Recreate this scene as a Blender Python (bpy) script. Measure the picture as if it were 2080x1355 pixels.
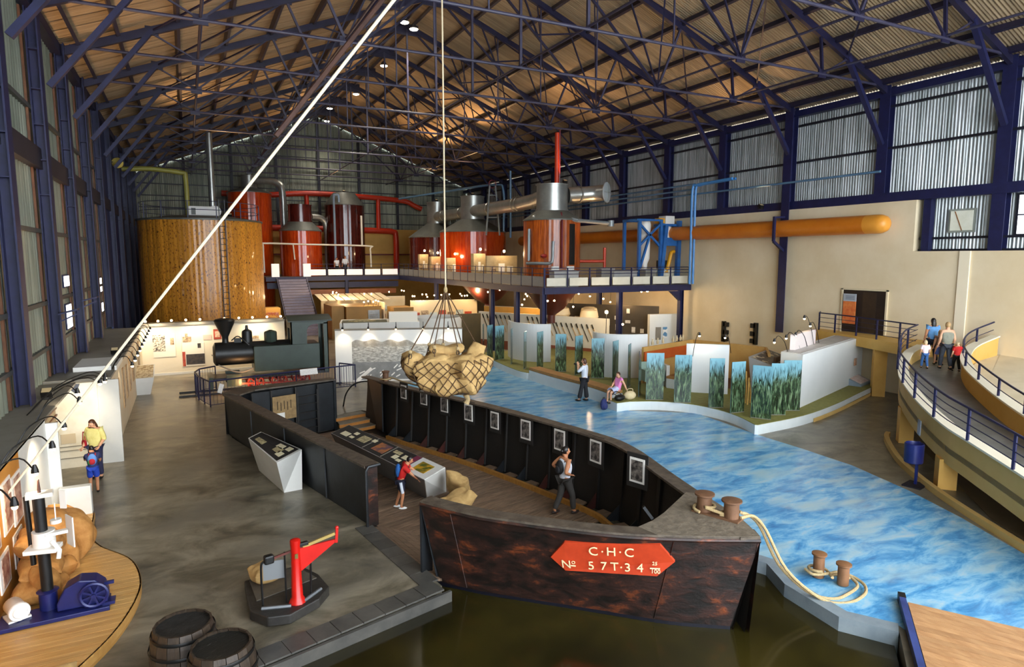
import bpy, bmesh, math, random
from math import sin, cos, pi, radians, sqrt, atan2, hypot
from mathutils import Vector as V, Matrix, Quaternion
random.seed(7)
SC = bpy.context.scene
COL = SC.collection
for _o in list(bpy.data.objects):
    bpy.data.objects.remove(_o)

# ---------------------------------------------------------------- camera
YAW, PITCH, CAMZ, FPX = 26.8, 6.8, 6.0, 1300.0
cam = bpy.data.objects.new('camera', bpy.data.cameras.new('camera'))
COL.objects.link(cam)
cam.location = (0, 0, CAMZ)
cam.rotation_euler = (radians(90 - PITCH), 0, radians(-YAW))
cam.data.sensor_width = 36
cam.data.lens = FPX / 2080 * 36
cam.data.clip_end = 300
SC.camera = cam

# ---------------------------------------------------------------- daylight, exposure
SC.view_settings.view_transform = 'Standard'
SC.view_settings.look = 'None'
SC.view_settings.gamma = 1
SC.view_settings.use_curve_mapping = False
SC.view_settings.exposure = 0.5
W = bpy.data.worlds.new('world')
SC.world = W
W.use_nodes = True
_bg = W.node_tree.nodes['Background']
_bg.inputs[0].default_value = (0.86, 0.93, 1.0, 1)
_bg.inputs[1].default_value = 6.0
cy = SC.cycles
cy.max_bounces, cy.diffuse_bounces, cy.glossy_bounces, cy.transparent_max_bounces = 5, 3, 2, 8
cy.caustics_reflective = cy.caustics_refractive = False
cy.adaptive_threshold = .1
cy.sample_clamp_indirect = 6


def lamp(kind, loc, energy, color=(1, .78, .5), size=.1, aim=None, spot=70, blend=.6, name='lamp_light'):
    d = bpy.data.lights.new(name, kind)
    d.energy = energy
    d.color = color
    if kind == 'AREA':
        d.size = size
    else:
        d.shadow_soft_size = size
    if kind == 'SPOT':
        d.spot_size = radians(spot)
        d.spot_blend = blend
    o = bpy.data.objects.new(name, d)
    COL.objects.link(o)
    o.location = loc
    if aim is not None:
        o.rotation_euler = (V(aim) - V(loc)).to_track_quat('-Z', 'Y').to_euler()
    return o


# ---------------------------------------------------------------- helpers: ground points, materials, meshes
_y, _p = radians(YAW), radians(PITCH)
_fw = V((sin(_y) * cos(_p), cos(_y) * cos(_p), -sin(_p)))
_rt = V((cos(_y), -sin(_y), 0))
_dn = _fw.cross(_rt)


def _ray(x, y):
    return _fw + _rt * ((x - 1040) / FPX) + _dn * ((y - 677.5) / FPX)


def atz(x, y, z=0.0):
    """point of the surveyed photograph at height z"""
    r = _ray(x, y)
    return V((0, 0, CAMZ)) + r * ((z - CAMZ) / r.z)


def aty(x, y, Y):
    r = _ray(x, y)
    return V((0, 0, CAMZ)) + r * (Y / r.y)


def atx(x, y, X):
    r = _ray(x, y)
    return V((0, 0, CAMZ)) + r * (X / r.x)


def hx(h):
    h = h.lstrip('#')
    c = [int(h[i:i + 2], 16) / 255 for i in (0, 2, 4)]
    return tuple(x / 12.92 if x <= .04045 else ((x + .055) / 1.055) ** 2.4 for x in c) + (1,)


MATS = {}


def mat(name, c, c2=None, sc=4, rough=.6, metal=0, bump=0, st=(1, 1, 1), det=5, emit=0, alpha=1, spec=.5, rnd=0,
        ramp=(.35, .65), c3=None, coat=0, dist=0, world=False):
    if name in MATS:
        return MATS[name]
    m = bpy.data.materials.new(name)
    m.use_nodes = True
    n, l = m.node_tree.nodes, m.node_tree.links
    b = n['Principled BSDF']
    b.inputs['Roughness'].default_value = rough
    b.inputs['Metallic'].default_value = metal
    b.inputs['Specular IOR Level'].default_value = spec
    b.inputs['Coat Weight'].default_value = coat
    b.inputs['Alpha'].default_value = alpha
    b.inputs['Base Color'].default_value = hx(c)
    if emit:
        b.inputs['Emission Color'].default_value = hx(c)
        b.inputs['Emission Strength'].default_value = emit
    out = None
    if c2 or bump:
        tc = n.new('ShaderNodeTexCoord')
        mp = n.new('ShaderNodeMapping')
        mp.inputs['Scale'].default_value = [k * sc for k in st]
        if world:
            g = n.new('ShaderNodeNewGeometry')
            l.new(g.outputs['Position'], mp.inputs['Vector'])
        else:
            l.new(tc.outputs['Object'], mp.inputs['Vector'])
        nz = n.new('ShaderNodeTexNoise')
        nz.inputs['Scale'].default_value = 1
        nz.inputs['Detail'].default_value = det
        nz.inputs['Roughness'].default_value = .62
        nz.inputs['Distortion'].default_value = dist
        if rnd:
            o2 = n.new('ShaderNodeObjectInfo')
            vm = n.new('ShaderNodeVectorMath')
            vm.operation = 'MULTIPLY_ADD'
            vm.inputs[1].default_value = (91, 57, 73)
            l.new(o2.outputs['Random'], vm.inputs[0])
            l.new(mp.outputs[0], vm.inputs[2])
            l.new(vm.outputs[0], nz.inputs['Vector'])
        else:
            l.new(mp.outputs[0], nz.inputs['Vector'])
        if c2:
            rp = n.new('ShaderNodeValToRGB')
            e = rp.color_ramp.elements
            e[0].position, e[1].position = ramp
            e[0].color, e[1].color = hx(c), hx(c2)
            if c3:
                k = e.new((ramp[0] + ramp[1]) / 2)
                k.color = hx(c3)
            l.new(nz.outputs['Fac'], rp.inputs[0])
            out = rp.outputs[0]
        if bump:
            bp = n.new('ShaderNodeBump')
            bp.inputs['Strength'].default_value = bump
            bp.inputs['Distance'].default_value = .05
            l.new(nz.outputs['Fac'], bp.inputs['Height'])
            l.new(bp.outputs[0], b.inputs['Normal'])
    if rnd:
        oi = n.new('ShaderNodeObjectInfo')
        mr = n.new('ShaderNodeMapRange')
        mr.inputs[3].default_value = 1 - rnd
        mr.inputs[4].default_value = 1 + rnd
        l.new(oi.outputs['Random'], mr.inputs[0])
        hs = n.new('ShaderNodeHueSaturation')
        hs.inputs['Color'].default_value = hx(c)
        if out:
            l.new(out, hs.inputs['Color'])
        l.new(mr.outputs[0], hs.inputs['Value'])
        out = hs.outputs[0]
    if out:
        l.new(out, b.inputs['Base Color'])
    MATS[name] = m
    return m


XF = {}   # own matrices of the empties


def frame(t):
    if abs(t.z) > .95:
        u = V((1, 0, 0))
    else:
        u = V((0, 0, 1))
    s = t.cross(u).normalized()
    return s, s.cross(t).normalized()


class MB:
    def __init__(self):
        self.v, self.f = [], []

    def add(self, vs, fs):
        k = len(self.v)
        self.v += [V(p) for p in vs]
        self.f += [tuple(i + k for i in f) for f in fs]
        return self

    def box(self, a, b):
        (x, y, z), (X, Y, Z) = a, b
        return self.add([(x, y, z), (X, y, z), (X, Y, z), (x, Y, z), (x, y, Z), (X, y, Z), (X, Y, Z), (x, Y, Z)],
                        [(0, 3, 2, 1), (4, 5, 6, 7), (0, 1, 5, 4), (1, 2, 6, 5), (2, 3, 7, 6), (3, 0, 4, 7)])

    def obox(self, c, s, rz=0, rx=0, ry=0):
        m = Matrix.Translation(c) @ Matrix.Rotation(rz, 4, 'Z') @ Matrix.Rotation(ry, 4, 'Y') @ Matrix.Rotation(rx, 4, 'X')
        k = len(self.v)
        self.box((-s[0] / 2, -s[1] / 2, -s[2] / 2), (s[0] / 2, s[1] / 2, s[2] / 2))
        for i in range(k, k + 8):
            self.v[i] = m @ self.v[i]
        return self

    def prism(self, pts, z0, z1):
        """outline (x, y) extruded; z0 / z1 may be lists"""
        n = len(pts)
        a = z0 if isinstance(z0, (list, tuple)) else [z0] * n
        b = z1 if isinstance(z1, (list, tuple)) else [z1] * n
        vs = [(p[0], p[1], a[i]) for i, p in enumerate(pts)] + [(p[0], p[1], b[i]) for i, p in enumerate(pts)]
        ar = sum(pts[i][0] * pts[(i + 1) % n][1] - pts[(i + 1) % n][0] * pts[i][1] for i in range(n))
        lo, hi = tuple(range(n))[::-1], tuple(range(n, 2 * n))
        sd = [(i, (i + 1) % n, n + (i + 1) % n, n + i) for i in range(n)]
        if ar < 0:
            lo, hi = lo[::-1], hi[::-1]
            sd = [s[::-1] for s in sd]
        return self.add(vs, [lo, hi] + sd)

    def bar(self, a, b, w, h=None):
        a, b = V(a), V(b)
        h = h or w
        t = (b - a).normalized()
        s, u = frame(t)
        vs = []
        for p in (a, b):
            for i, j in ((-1, -1), (1, -1), (1, 1), (-1, 1)):
                vs.append(p + s * (i * w / 2) + u * (j * h / 2))
        return self.add(vs, [(3, 2, 1, 0), (4, 5, 6, 7), (0, 1, 5, 4), (1, 2, 6, 5), (2, 3, 7, 6), (3, 0, 4, 7)])

    def tube(self, pts, r, n=8, closed=False):
        pts = [V(p) for p in pts]
        m = len(pts)
        rs = r if isinstance(r, (list, tuple)) else [r] * m
        vs, fs = [], []
        s = None
        for i, p in enumerate(pts):
            if closed:
                t = pts[(i + 1) % m] - pts[i - 1]
            else:
                t = pts[min(i + 1, m - 1)] - pts[max(i - 1, 0)]
            t = t.normalized()
            if s is None:
                s, u = frame(t)
            else:
                s = (s - t * s.dot(t))
                s = s.normalized() if s.length > 1e-6 else frame(t)[0]
                u = s.cross(t)
            for k in range(n):
                a = 2 * pi * k / n
                vs.append(p + (s * cos(a) + u * sin(a)) * rs[i])
        for i in range(m if closed else m - 1):
            j = (i + 1) % m
            for k in range(n):
                q = (k + 1) % n
                fs.append((i * n + k, j * n + k, j * n + q, i * n + q))
        if not closed:
            fs.append(tuple(range(n)))
            fs.append(tuple(range((m - 1) * n, m * n))[::-1])
        return self.add(vs, fs)

    def lathe(self, prof, n=24, c=(0, 0, 0), axis='Z', cap=True):
        c = V(c)
        vs, fs = [], []
        for r, z in prof:
            for k in range(n):
                a = 2 * pi * k / n
                p = (r * cos(a), r * sin(a), z)
                if axis == 'X':
                    p = (z, r * cos(a), r * sin(a))
                elif axis == 'Y':
                    p = (r * sin(a), z, r * cos(a))
                vs.append(c + V(p))
        for i in range(len(prof) - 1):
            for k in range(n):
                q = (k + 1) % n
                fs.append((i * n + k, i * n + q, (i + 1) * n + q, (i + 1) * n + k))
        if cap:
            fs.append(tuple(range(n))[::-1])
            m = len(prof) - 1
            fs.append(tuple(range(m * n, m * n + n)))
        return self.add(vs, fs)

    def cyl(self, c, r, h, n=24, axis='Z'):
        return self.lathe([(r, 0), (r, h)], n, c, axis)

    def ell(self, c, r, n=14, m=8, rot=None, fn=None):
        c = V(c)
        vs, fs = [], []
        for i in range(m + 1):
            th = pi * i / m
            for k in range(n):
                a = 2 * pi * k / n
                p = V((r[0] * sin(th) * cos(a), r[1] * sin(th) * sin(a), r[2] * cos(th)))
                if fn:
                    p = fn(p)
                if rot:
                    p = rot @ p
                vs.append(c + p)
        for i in range(m):
            for k in range(n):
                q = (k + 1) % n
                fs.append((i * n + k, (i + 1) * n + k, (i + 1) * n + q, i * n + q))
        return self.add(vs, fs)

    def strip(self, A, B, th=None):
        """surface between two polylines; with th a second skin offset by vector th"""
        n = len(A)
        if th is None:
            return self.add(list(A) + list(B), [(i, i + 1, n + i + 1, n + i) for i in range(n - 1)])
        o = [V(p) + V(th) for p in list(A) + list(B)]
        vs = [V(p) for p in list(A) + list(B)] + o
        fs = []
        for i in range(n - 1):
            fs += [(i, i + 1, n + i + 1, n + i), (2 * n + i, 3 * n + i, 3 * n + i + 1, 2 * n + i + 1),
                   (i, 2 * n + i, 2 * n + i + 1, i + 1), (n + i, n + i + 1, 3 * n + i + 1, 3 * n + i)]
        fs += [(0, n, 3 * n, 2 * n), (n - 1, 3 * n - 1, 4 * n - 1, 2 * n - 1)]
        return self.add(vs, fs)

    def wall(self, pts, z0, z1, th):
        """vertical wall along a plan polyline, th to the left of travel"""
        n = len(pts)
        off = []
        for i in range(n):
            a, b = V(pts[max(i - 1, 0)][:2]), V(pts[min(i + 1, n - 1)][:2])
            t = (b - a).normalized()
            off.append(V(pts[i][:2]) + V((-t.y, t.x)) * th)
        a = z0 if isinstance(z0, (list, tuple)) else [z0] * n
        b = z1 if isinstance(z1, (list, tuple)) else [z1] * n
        for i in range(n - 1):
            q = [pts[i][:2], pts[i + 1][:2], off[i + 1], off[i]]
            self.prism(q, [a[i], a[i + 1], a[i + 1], a[i]], [b[i], b[i + 1], b[i + 1], b[i]])
        return self

    def out(self, name, m, par=None, smooth=False, world=False, bev=0, loc=None, rz=0, clean=False):
        me = bpy.data.meshes.new(name)
        vs = self.v
        if world and par is not None:
            im = XF[par.name].inverted()
            vs = [im @ p for p in vs]
        elif loc is not None and world:
            vs = [p - V(loc) for p in vs]
        me.from_pydata(vs, [], self.f)
        bm = bmesh.new()
        bm.from_mesh(me)
        if clean:
            bmesh.ops.remove_doubles(bm, verts=bm.verts, dist=1e-4)
        bmesh.ops.recalc_face_normals(bm, faces=bm.faces)
        bm.to_mesh(me)
        bm.free()
        if smooth:
            me.shade_smooth() if hasattr(me, 'shade_smooth') else None
            me.set_sharp_from_angle(angle=radians(40))
        me.materials.append(m)
        o = bpy.data.objects.new(name, me)
        COL.objects.link(o)
        if par is not None:
            o.parent = par
        if loc is not None:
            o.location = loc
        o.rotation_euler[2] = rz
        if bev:
            md = o.modifiers.new('bevel', 'BEVEL')
            md.width = bev
            md.segments = 2
            md.limit_method = 'ANGLE'
        return o


def E(name, label, cat, loc=(0, 0, 0), rz=0, grp=None, sc=1):
    o = bpy.data.objects.new(name, None)
    COL.objects.link(o)
    o.location = loc
    o.rotation_euler[2] = rz
    o.scale = (sc, sc, sc)
    o.empty_display_size = .2
    XF[o.name] = Matrix.Translation(loc) @ Matrix.Rotation(rz, 4, 'Z') @ Matrix.Scale(sc, 4)
    if label:
        tag(o, label, cat, grp)
    return o


def tag(o, label, cat, grp=None):
    o['label'] = label
    o['category'] = cat
    if grp:
        o['group'] = grp
    return o


def st(o):
    o['kind'] = 'structure'
    return o


def inst(src, name, par=None, loc=(0, 0, 0), rz=0, sc=None, rot=None):
    """another object on the same mesh"""
    o = bpy.data.objects.new(name, src.data if hasattr(src, 'data') else src)
    COL.objects.link(o)
    o.parent = par
    o.location = loc
    o.rotation_euler = rot if rot else (0, 0, rz)
    if sc:
        o.scale = sc
    return o


def cp(root, loc, rz=0, label=None, grp=None, sc=None):
    def tree(o, par):
        c = o.copy()
        COL.objects.link(c)
        c.parent = par
        for ch in list(o.children):
            tree(ch, c)
        return c
    r = tree(root, None)
    r.location = loc
    r.rotation_euler[2] = rz
    if sc:
        r.scale = (sc, sc, sc)
    XF[r.name] = Matrix.Translation(loc) @ Matrix.Rotation(rz, 4, 'Z')
    if label:
        r['label'] = label
    if grp:
        r['group'] = grp
    return r


ORD = ['first', 'second', 'third', 'fourth', 'fifth', 'sixth', 'seventh', 'eighth', 'ninth', 'tenth', 'eleventh',
       'twelfth', 'thirteenth', 'fourteenth', 'fifteenth', 'sixteenth', 'seventeenth', 'eighteenth', 'nineteenth', 'twentieth', 'twenty-first', 'twenty-second', 'twenty-third', 'twenty-fourth', 'twenty-fifth', 'twenty-sixth']


def txt(s, par, m, loc, size, rot, name='lettering', ext=.004, align='CENTER', spacing=1.0):
    cu = bpy.data.curves.new(name, 'FONT')
    cu.body = s
    cu.size = size
    cu.extrude = ext
    cu.align_x = align
    cu.align_y = 'CENTER'
    cu.space_character = spacing
    cu.resolution_u = 3
    o = bpy.data.objects.new(name, cu)
    dg = None
    COL.objects.link(o)
    bpy.context.view_layer.update()
    me = bpy.data.meshes.new_from_object(o.evaluated_get(bpy.context.evaluated_depsgraph_get()))
    bpy.data.objects.remove(o)
    me.materials.clear()
    me.materials.append(m)
    o = bpy.data.objects.new(name, me)
    COL.objects.link(o)
    o.parent = par
    o.location = loc
    o.rotation_euler = rot
    return o


def rank_labels(obs, text, pos=None):
    """label look-alikes by their order across the picture"""
    def sx(o):
        q = (pos(o) if pos else o.location) - V((0, 0, CAMZ))
        return q.dot(_rt) / q.dot(_fw)
    for i, o in enumerate(sorted(obs, key=sx)):
        o['label'] = text % ORD[i]


def catm(pts, k=6, closed=False):
    """smooth curve through points"""
    P = [V(p) for p in pts]
    n = len(P)
    out = []
    for i in range(n if closed else n - 1):
        p0 = P[(i - 1) % n] if closed or i > 0 else P[i] * 2 - P[i + 1]
        p1, p2 = P[i], P[(i + 1) % n]
        p3 = P[(i + 2) % n] if closed or i + 2 < n else p2 * 2 - p1
        for j in range(k):
            t = j / k
            out.append(.5 * ((2 * p1) + (p2 - p0) * t + (2 * p0 - 5 * p1 + 4 * p2 - p3) * t * t + (3 * p1 - p0 - 3 * p2 + p3) * t ** 3))
    if not closed:
        out.append(P[-1])
    return out
# ================================================================ SETTING
XL, XR, XC = -3.6, 28.0, 12.2          # wall lines and ridge
ZE, ZR, ZCH = 13.45, 19.7, 13.45       # eave, ridge, bottom chord
Y0, YB = -5.4, 67.0
TY = [13.8 + 4.8 * k for k in range(11)]
NAVY = mat('navy_steel_paint', '#14173c', '#1b1e48', 3, .5, bump=.05)
STEEL = mat('roof_steel_paint', '#17162f', '#201e3c', 2, .45)
CHORD = mat('lilac_grey_tube_paint', '#3c394f', '#2e2c42', 2, .45)
ROOF = mat('weathered_roof_sheet', '#94826a', '#b39e80', .9, .42, .25, st=(7, .25, 1), rnd=.10)
SIDE = mat('galvanised_wall_sheet', '#8f9696', '#c8cdd0', .8, .36, .4, st=(6, .3, 1), rnd=.16)
LEFTS = mat('grey_green_wall_sheet', '#747d70', '#9aa092', .8, .45, .2, st=(6, .3, 1), rnd=.10)
GABLE = mat('gable_sheet', '#6c7266', '#9da18f', .8, .5, .2, st=(6, .3, 1), rnd=.22)
CREAM = mat('cream_plaster', '#dcc9a4', '#e6d6b6', .5, .75, bump=.04)
OCHRE = mat('ochre_plaster', '#cfa04c', '#d9ac5c', .8, .7, bump=.04)
OCHRE2 = mat('pale_ochre_plaster', '#cfa961', '#d8b570', .8, .7, bump=.04)


def floor_mat(name, cols, pos, patch, rough, fine=1.0, asp=2.7):
    m = bpy.data.materials.new(name)
    m.use_nodes = True
    n, l = m.node_tree.nodes, m.node_tree.links
    b = n['Principled BSDF']
    g = n.new('ShaderNodeNewGeometry')
    mp = n.new('ShaderNodeMapping')
    mp.inputs['Rotation'].default_value = (0, 0, radians(27))
    mp.inputs['Scale'].default_value = (1.5 / asp * fine, 1.5 * fine, 1)
    l.new(g.outputs['Position'], mp.inputs['Vector'])
    nz = n.new('ShaderNodeTexNoise')
    nz.inputs['Scale'].default_value = 1.1
    nz.inputs['Detail'].default_value = 8
    nz.inputs['Roughness'].default_value = .68
    nz.inputs['Distortion'].default_value = .5
    l.new(mp.outputs[0], nz.inputs['Vector'])
    rp = n.new('ShaderNodeValToRGB')
    e = rp.color_ramp.elements
    e[0].position, e[0].color = pos[0], hx(cols[0])
    e[1].position, e[1].color = pos[-1], hx(cols[-1])
    for p, c in zip(pos[1:-1], cols[1:-1]):
        e.new(p).color = hx(c)
    l.new(nz.outputs['Fac'], rp.inputs[0])
    n2 = n.new('ShaderNodeTexNoise')
    n2.inputs['Scale'].default_value = .55
    n2.inputs['Detail'].default_value = 5
    l.new(mp.outputs[0], n2.inputs['Vector'])
    r2 = n.new('ShaderNodeMapRange')
    r2.inputs[1].default_value, r2.inputs[2].default_value = .5, .72
    l.new(n2.outputs['Fac'], r2.inputs[0])
    mx = n.new('ShaderNodeMix')
    mx.data_type = 'RGBA'
    mx.inputs[7].default_value = hx(patch)
    l.new(r2.outputs[0], mx.inputs[0])
    l.new(rp.outputs[0], mx.inputs[6])
    l.new(mx.outputs[2], b.inputs['Base Color'])
    rr = n.new('ShaderNodeMapRange')
    rr.inputs[3].default_value, rr.inputs[4].default_value = rough - .06, rough + .12
    l.new(nz.outputs['Fac'], rr.inputs[0])
    l.new(rr.outputs[0], b.inputs['Roughness'])
    MATS[name] = m
    return m


BLUE = floor_mat('blue_marbled_floor', ('#2f6ca4', '#4f98cb', '#83bbdb', '#bccdd0'), (.3, .44, .56, .72), '#a3c0c8', .2, 1.7)
CONC = floor_mat('stained_concrete', ('#3a362f', '#67604f', '#857c6a', '#a59a84'), (.3, .44, .56, .74), '#6a655a', .3, .7, 1.4)
PAVE = mat('dark_paving_stone', '#3c3b38', '#57544e', 1.5, .45, bump=.1, rnd=.18)
TIMB = mat('brown_deck_timber', '#64503f', '#8a715a', 3, .6, bump=.15, st=(1, 6, 1), rnd=.18)
BROWN = mat('rust_brown_angle', '#5b3720', '#6f4526', 3, .5)

# floor with the basin and the barge berth cut out
HOLE = [(-9, 7.2), (.6, 9.67), (3.87, 10.52), (3.34, 13.85), (2.39, 17.73), (1.02, 22.92), (1.47, 24.04), (4.66, 24.40),
        (5.25, 24.6), (5.85, 24.78), (6.2, 24.2), (6.95, 21.31), (8.3, 17.62), (9.36, 13.54), (9.5, 12.07), (9.55, 9.9), (10.13, 8.44),
        (9.78, 7.63), (9.69, 6.57), (10.11, 5.95), (9.0, 5.1), (8, -3), (-9, -3)]


def sheet_with_hole(name, outer, hole, z, m):
    bm = bmesh.new()
    es = []
    for ring in (outer, hole):
        vs = [bm.verts.new((p[0], p[1], z)) for p in ring]
        es += [bm.edges.new((vs[i], vs[(i + 1) % len(vs)])) for i in range(len(vs))]
    bmesh.ops.triangle_fill(bm, use_beauty=True, edges=es)
    for f in bm.faces:
        if f.normal.z < 0:
            f.normal_flip()
    # skirt down from the hole and underside
    r = bmesh.ops.extrude_face_region(bm, geom=bm.faces[:])
    for v in [g for g in r['geom'] if isinstance(g, bmesh.types.BMVert)]:
        v.co.z -= .9
    bmesh.ops.recalc_face_normals(bm, faces=bm.faces)
    me = bpy.data.meshes.new(name)
    bm.to_mesh(me)
    bm.free()
    me.materials.append(m)
    o = bpy.data.objects.new(name, me)
    COL.objects.link(o)
    return st(o)


sheet_with_hole('floor', [(-4.2, Y0 - 6), (28.6, Y0 - 6), (28.6, YB + .6), (-4.2, YB + .6)],
                [(max(x, -4.1), y) for x, y in HOLE], 0, CONC)
# blue painted field of the floor
bl = catm([(6.5, 24.6, 0), (7.6, 27.5, 0), (10.5, 30.2, 0), (14.2, 33.8, 0)], 4) + \
    [V(p) for p in ((15.2, 33.6, 0), (14.9, 27.2, 0), (16.8, 24.9, 0), (15.6, 21.3, 0), (15.2, 19.9, 0), (17.3, 18.4, 0), (17.0, 15.2, 0))] + \
    [V(p) for p in ((17.0, 13.4, 0), (16.9, 11.6, 0), (16.35, 9.6, 0), (15.7, 8.0, 0), (14.9, 6.4, 0), (13.8, 4.2, 0), (12.6, 2.6, 0), (10.0, 5.55, 0))] + \
    [V((x, y, 0)) for x, y in HOLE[19:9:-1]]
st(MB().prism([(p.x, p.y) for p in bl], .002, .008).out('floor_painted_blue', BLUE))

# dark water in the basin and under the barge
WATER = mat('dark_olive_water', '#1c1908', '#332c0f', .5, .12, bump=.03, spec=.35, det=3)
o = MB().prism([(-3.9, -3), (7.9, -3), (8.95, 5.1), (10.0, 5.95), (9.6, 6.57), (9.7, 7.6), (10.0, 8.4), (9.45, 9.9), (8.85, 10.1), (8.5, 8.8), (8.28, 8.0), (7.8, 7.4),
                (7.0, 7.98), (6.05, 8.9), (4.9, 9.99), (4.45, 10.44), (4.0, 10.9), (3.84, 10.5), (.6, 9.6), (-3.9, 8.4)], -.8, -.22).out('water', WATER)
tag(o, 'still dark olive water around the barge bow', 'water')
o['kind'] = 'stuff'

st(MB().box((-4.2, Y0 - 3, -1.1), (13, 26, -.95)).out('floor_light_stop', PAVE))  # unseen slab added below to keep sky light from leaking into the hold
# paving stones along the quay, each a piece
quay = st(MB().wall([(.3, 9.35), (3.98, 10.3)], -.8, -.02, .06).wall([(-4.1, 8.25), (.3, 9.35)], -.8, -.02, .06).out('floor_quay_edge', PAVE))
quay['kind'] = 'structure'


def stones(a, b, w, n, par, th=.03, zz=0.0):
    a, b = V(a + (0,)), V(b + (0,))
    t = (b - a) / n
    s = V((-t.y, t.x, 0)).normalized() * w
    me = None
    L = t.length - .012
    ob = MB().box((-L / 2, 0, 0), (L / 2, w, th)).out('paving_stone', PAVE, par)
    ob.location = a + t * .5 + V((0, 0, zz))
    ob.rotation_euler[2] = atan2(t.y, t.x)
    for k in range(1, n):
        i = inst(ob, 'paving_stone', par, a + t * (k + .5) + V((0, 0, zz + random.uniform(-.003, .003))), atan2(t.y, t.x))


stones((-4.0, 8.27), (.3, 9.42), .42, 10, quay, zz=-.012)
stones((.32, 9.43), (3.86, 10.36), .42, 9, quay, zz=-.012)
stones((3.88, 10.74), (3.40, 13.8), .38, 7, quay, zz=-.012)
stones((3.42, 10.75), (2.98, 13.7), .0, 1, quay, zz=-.05)
# right quay kerb, faced in blue-grey
KERB = mat('grey_blue_kerb', '#76828a', '#8c979c', 2, .45, bump=.05)
rk = [HOLE[i] for i in (15, 16, 17, 18, 19)]
st(MB().wall(rk, -.35, .03, -.28).out('floor_quay_kerb', KERB))
st(MB().wall([(x - .05 * 0, y) for x, y in rk], -.8, -.3, .07).out('floor_quay_wall', mat('brown_quay_wall', '#4a3b26', '#2b2416', 2, .7)))


# ---------------------------------------------------------------- corrugated sheets
def corr(name, w, L, pitch, amp, m, seg=6):
    """sheet in local x (across) / y (along) with waves in z"""
    n = int(round(w / pitch)) * seg
    vs, fs = [], []
    for j in (0, 1):
        for i in range(n + 1):
            x = -.02 + (w + .04) * i / n
            vs.append((x, j * L, amp * cos(2 * pi * i / seg)))
    for i in range(n):
        fs.append((i, i + 1, n + 2 + i, n + 1 + i))
    b = MB().add(vs, fs).out(name, m, smooth=False)
    b.data.shade_smooth()
    return b


roof = st(MB().box((XC - .25, Y0 - .5, ZR + .18), (XC + .25, YB + .5, ZR + .24)).out('ceiling', ROOF))
sl = hypot(XC - XL + .5, ZR - ZE)
ang = atan2(ZR - ZE, XC - XL)
NSH = 80
WSH = (YB - Y0) / NSH
src = corr('roof_sheet', WSH, sl, .13, .022, ROOF)
src.parent = roof
first = True
for side in (-1, 1):
    for k in range(NSH):
        # local x -> world y ; local y -> up the slope
        xd = V((0, 1, 0))
        yd = V((-side * cos(ang), 0, sin(ang)))
        zd = xd.cross(yd)
        base = V((XC + side * (XC - XL + .5), Y0 + k * WSH, ZE + .12 - .5 * math.tan(ang)))
        o = src if first else inst(src, 'roof_sheet', roof)
        first = False
        mt = Matrix((xd, yd, zd)).transposed().to_4x4()
        mt.translation = base + V((0, 0, random.uniform(0, .012)))
        o.matrix_local = mt

# ---------------------------------------------------------------- right wall
YS = 16.9
wr = st(MB().box((27.75, YS, -.3), (28.6, YB, 8.55)).out('wall_right', CREAM))
st(MB().box((27.75, Y0 - 3, -.3), (28.6, YS, 6.25)).out('wall_right_low', CREAM))
st(MB().box((27.68, 14.6, 0), (27.75, 15.0, 6.25)).out('trim_1', mat('pale_cream_pilaster', '#efe3c8')))
up = corr('wall_sheet', WSH, 5.0, .13, .022, SIDE)
lo = corr('wall_sheet', WSH, 2.35, .13, .022, SIDE)
for s, zb, ys in ((up, 8.45, None), (lo, 6.2, YS)):
    fst = True
    for k in range(NSH):
        y = Y0 + k * WSH
        if ys and y > ys:
            break
        o = s if fst else inst(s, 'wall_sheet', wr)
        fst = False
        o.parent = wr
        mt = Matrix(((0, 0, 1), (1, 0, 0), (0, 1, 0))).to_4x4()
        mt.translation = V((28.25 + random.uniform(0, .012), y, zb))
        o.matrix_local = mt
        o.parent = wr
GIRT = mat('black_girt', '#15151f', '#1d1d2b', 2, .5)
for z, h, y1 in ((12.55, .10, YB), (10.75, .10, YB), (6.75, .09, YS), (6.24, .10, YS)):
    MB().box((28.08, Y0, z), (28.2, y1, z + h)).out('girt', GIRT, wr)
MB().box((27.72, Y0, 8.42), (28.1, YB, 8.82)).out('beam', NAVY, wr)
MB().box((27.75, Y0, 13.0), (28.1, YB, 13.3)).out('eave_beam', NAVY, wr)
MB().box((27.85, YS - .55, 6.2), (28.15, YS - .25, 8.5)).out('post', NAVY, wr)
# door opening recess with dark void
DARK = mat('dark_room', '#1b120c', rough=.9)
dd = st(MB().box((27.70, 17.9, 2.52), (27.76, 20.0, 4.48)).out('door_1', mat('door_dark_brown', '#2a1a10', '#1a100b', 2, .6)))
MB().box((27.66, 17.82, 2.5), (27.78, 17.9, 4.55)).out('door_frame', mat('door_frame_pale', '#d8c8a6'), dd)
MB().box((27.66, 20.0, 2.5), (27.78, 20.08, 4.55)).out('door_frame', MATS['door_frame_pale'], dd)
MB().box((27.66, 17.82, 4.48), (27.78, 20.08, 4.56)).out('door_frame', MATS['door_frame_pale'], dd)
MB().box((27.69, 18.35, 2.55), (27.70, 19.0, 4.4)).out('door_leaf', mat('door_leaf', '#3a2a1c', '#2a1d13', 2, .5), dd)
PANE = mat('daylit_pane', '#eef4f7', emit=2.2)
FRAMEG = mat('grey_window_frame', '#8d938c', rough=.5)
wn = st(MB().box((28.12, 14.75, 7.0), (28.2, 15.75, 7.95)).out('window_1', FRAMEG))
MB().box((28.08, 14.83, 7.08), (28.13, 15.67, 7.87)).out('pane', mat('dusty_pane', '#c9cbbf', '#b7b9a9', 2, .4, emit=.25), wn)
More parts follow.
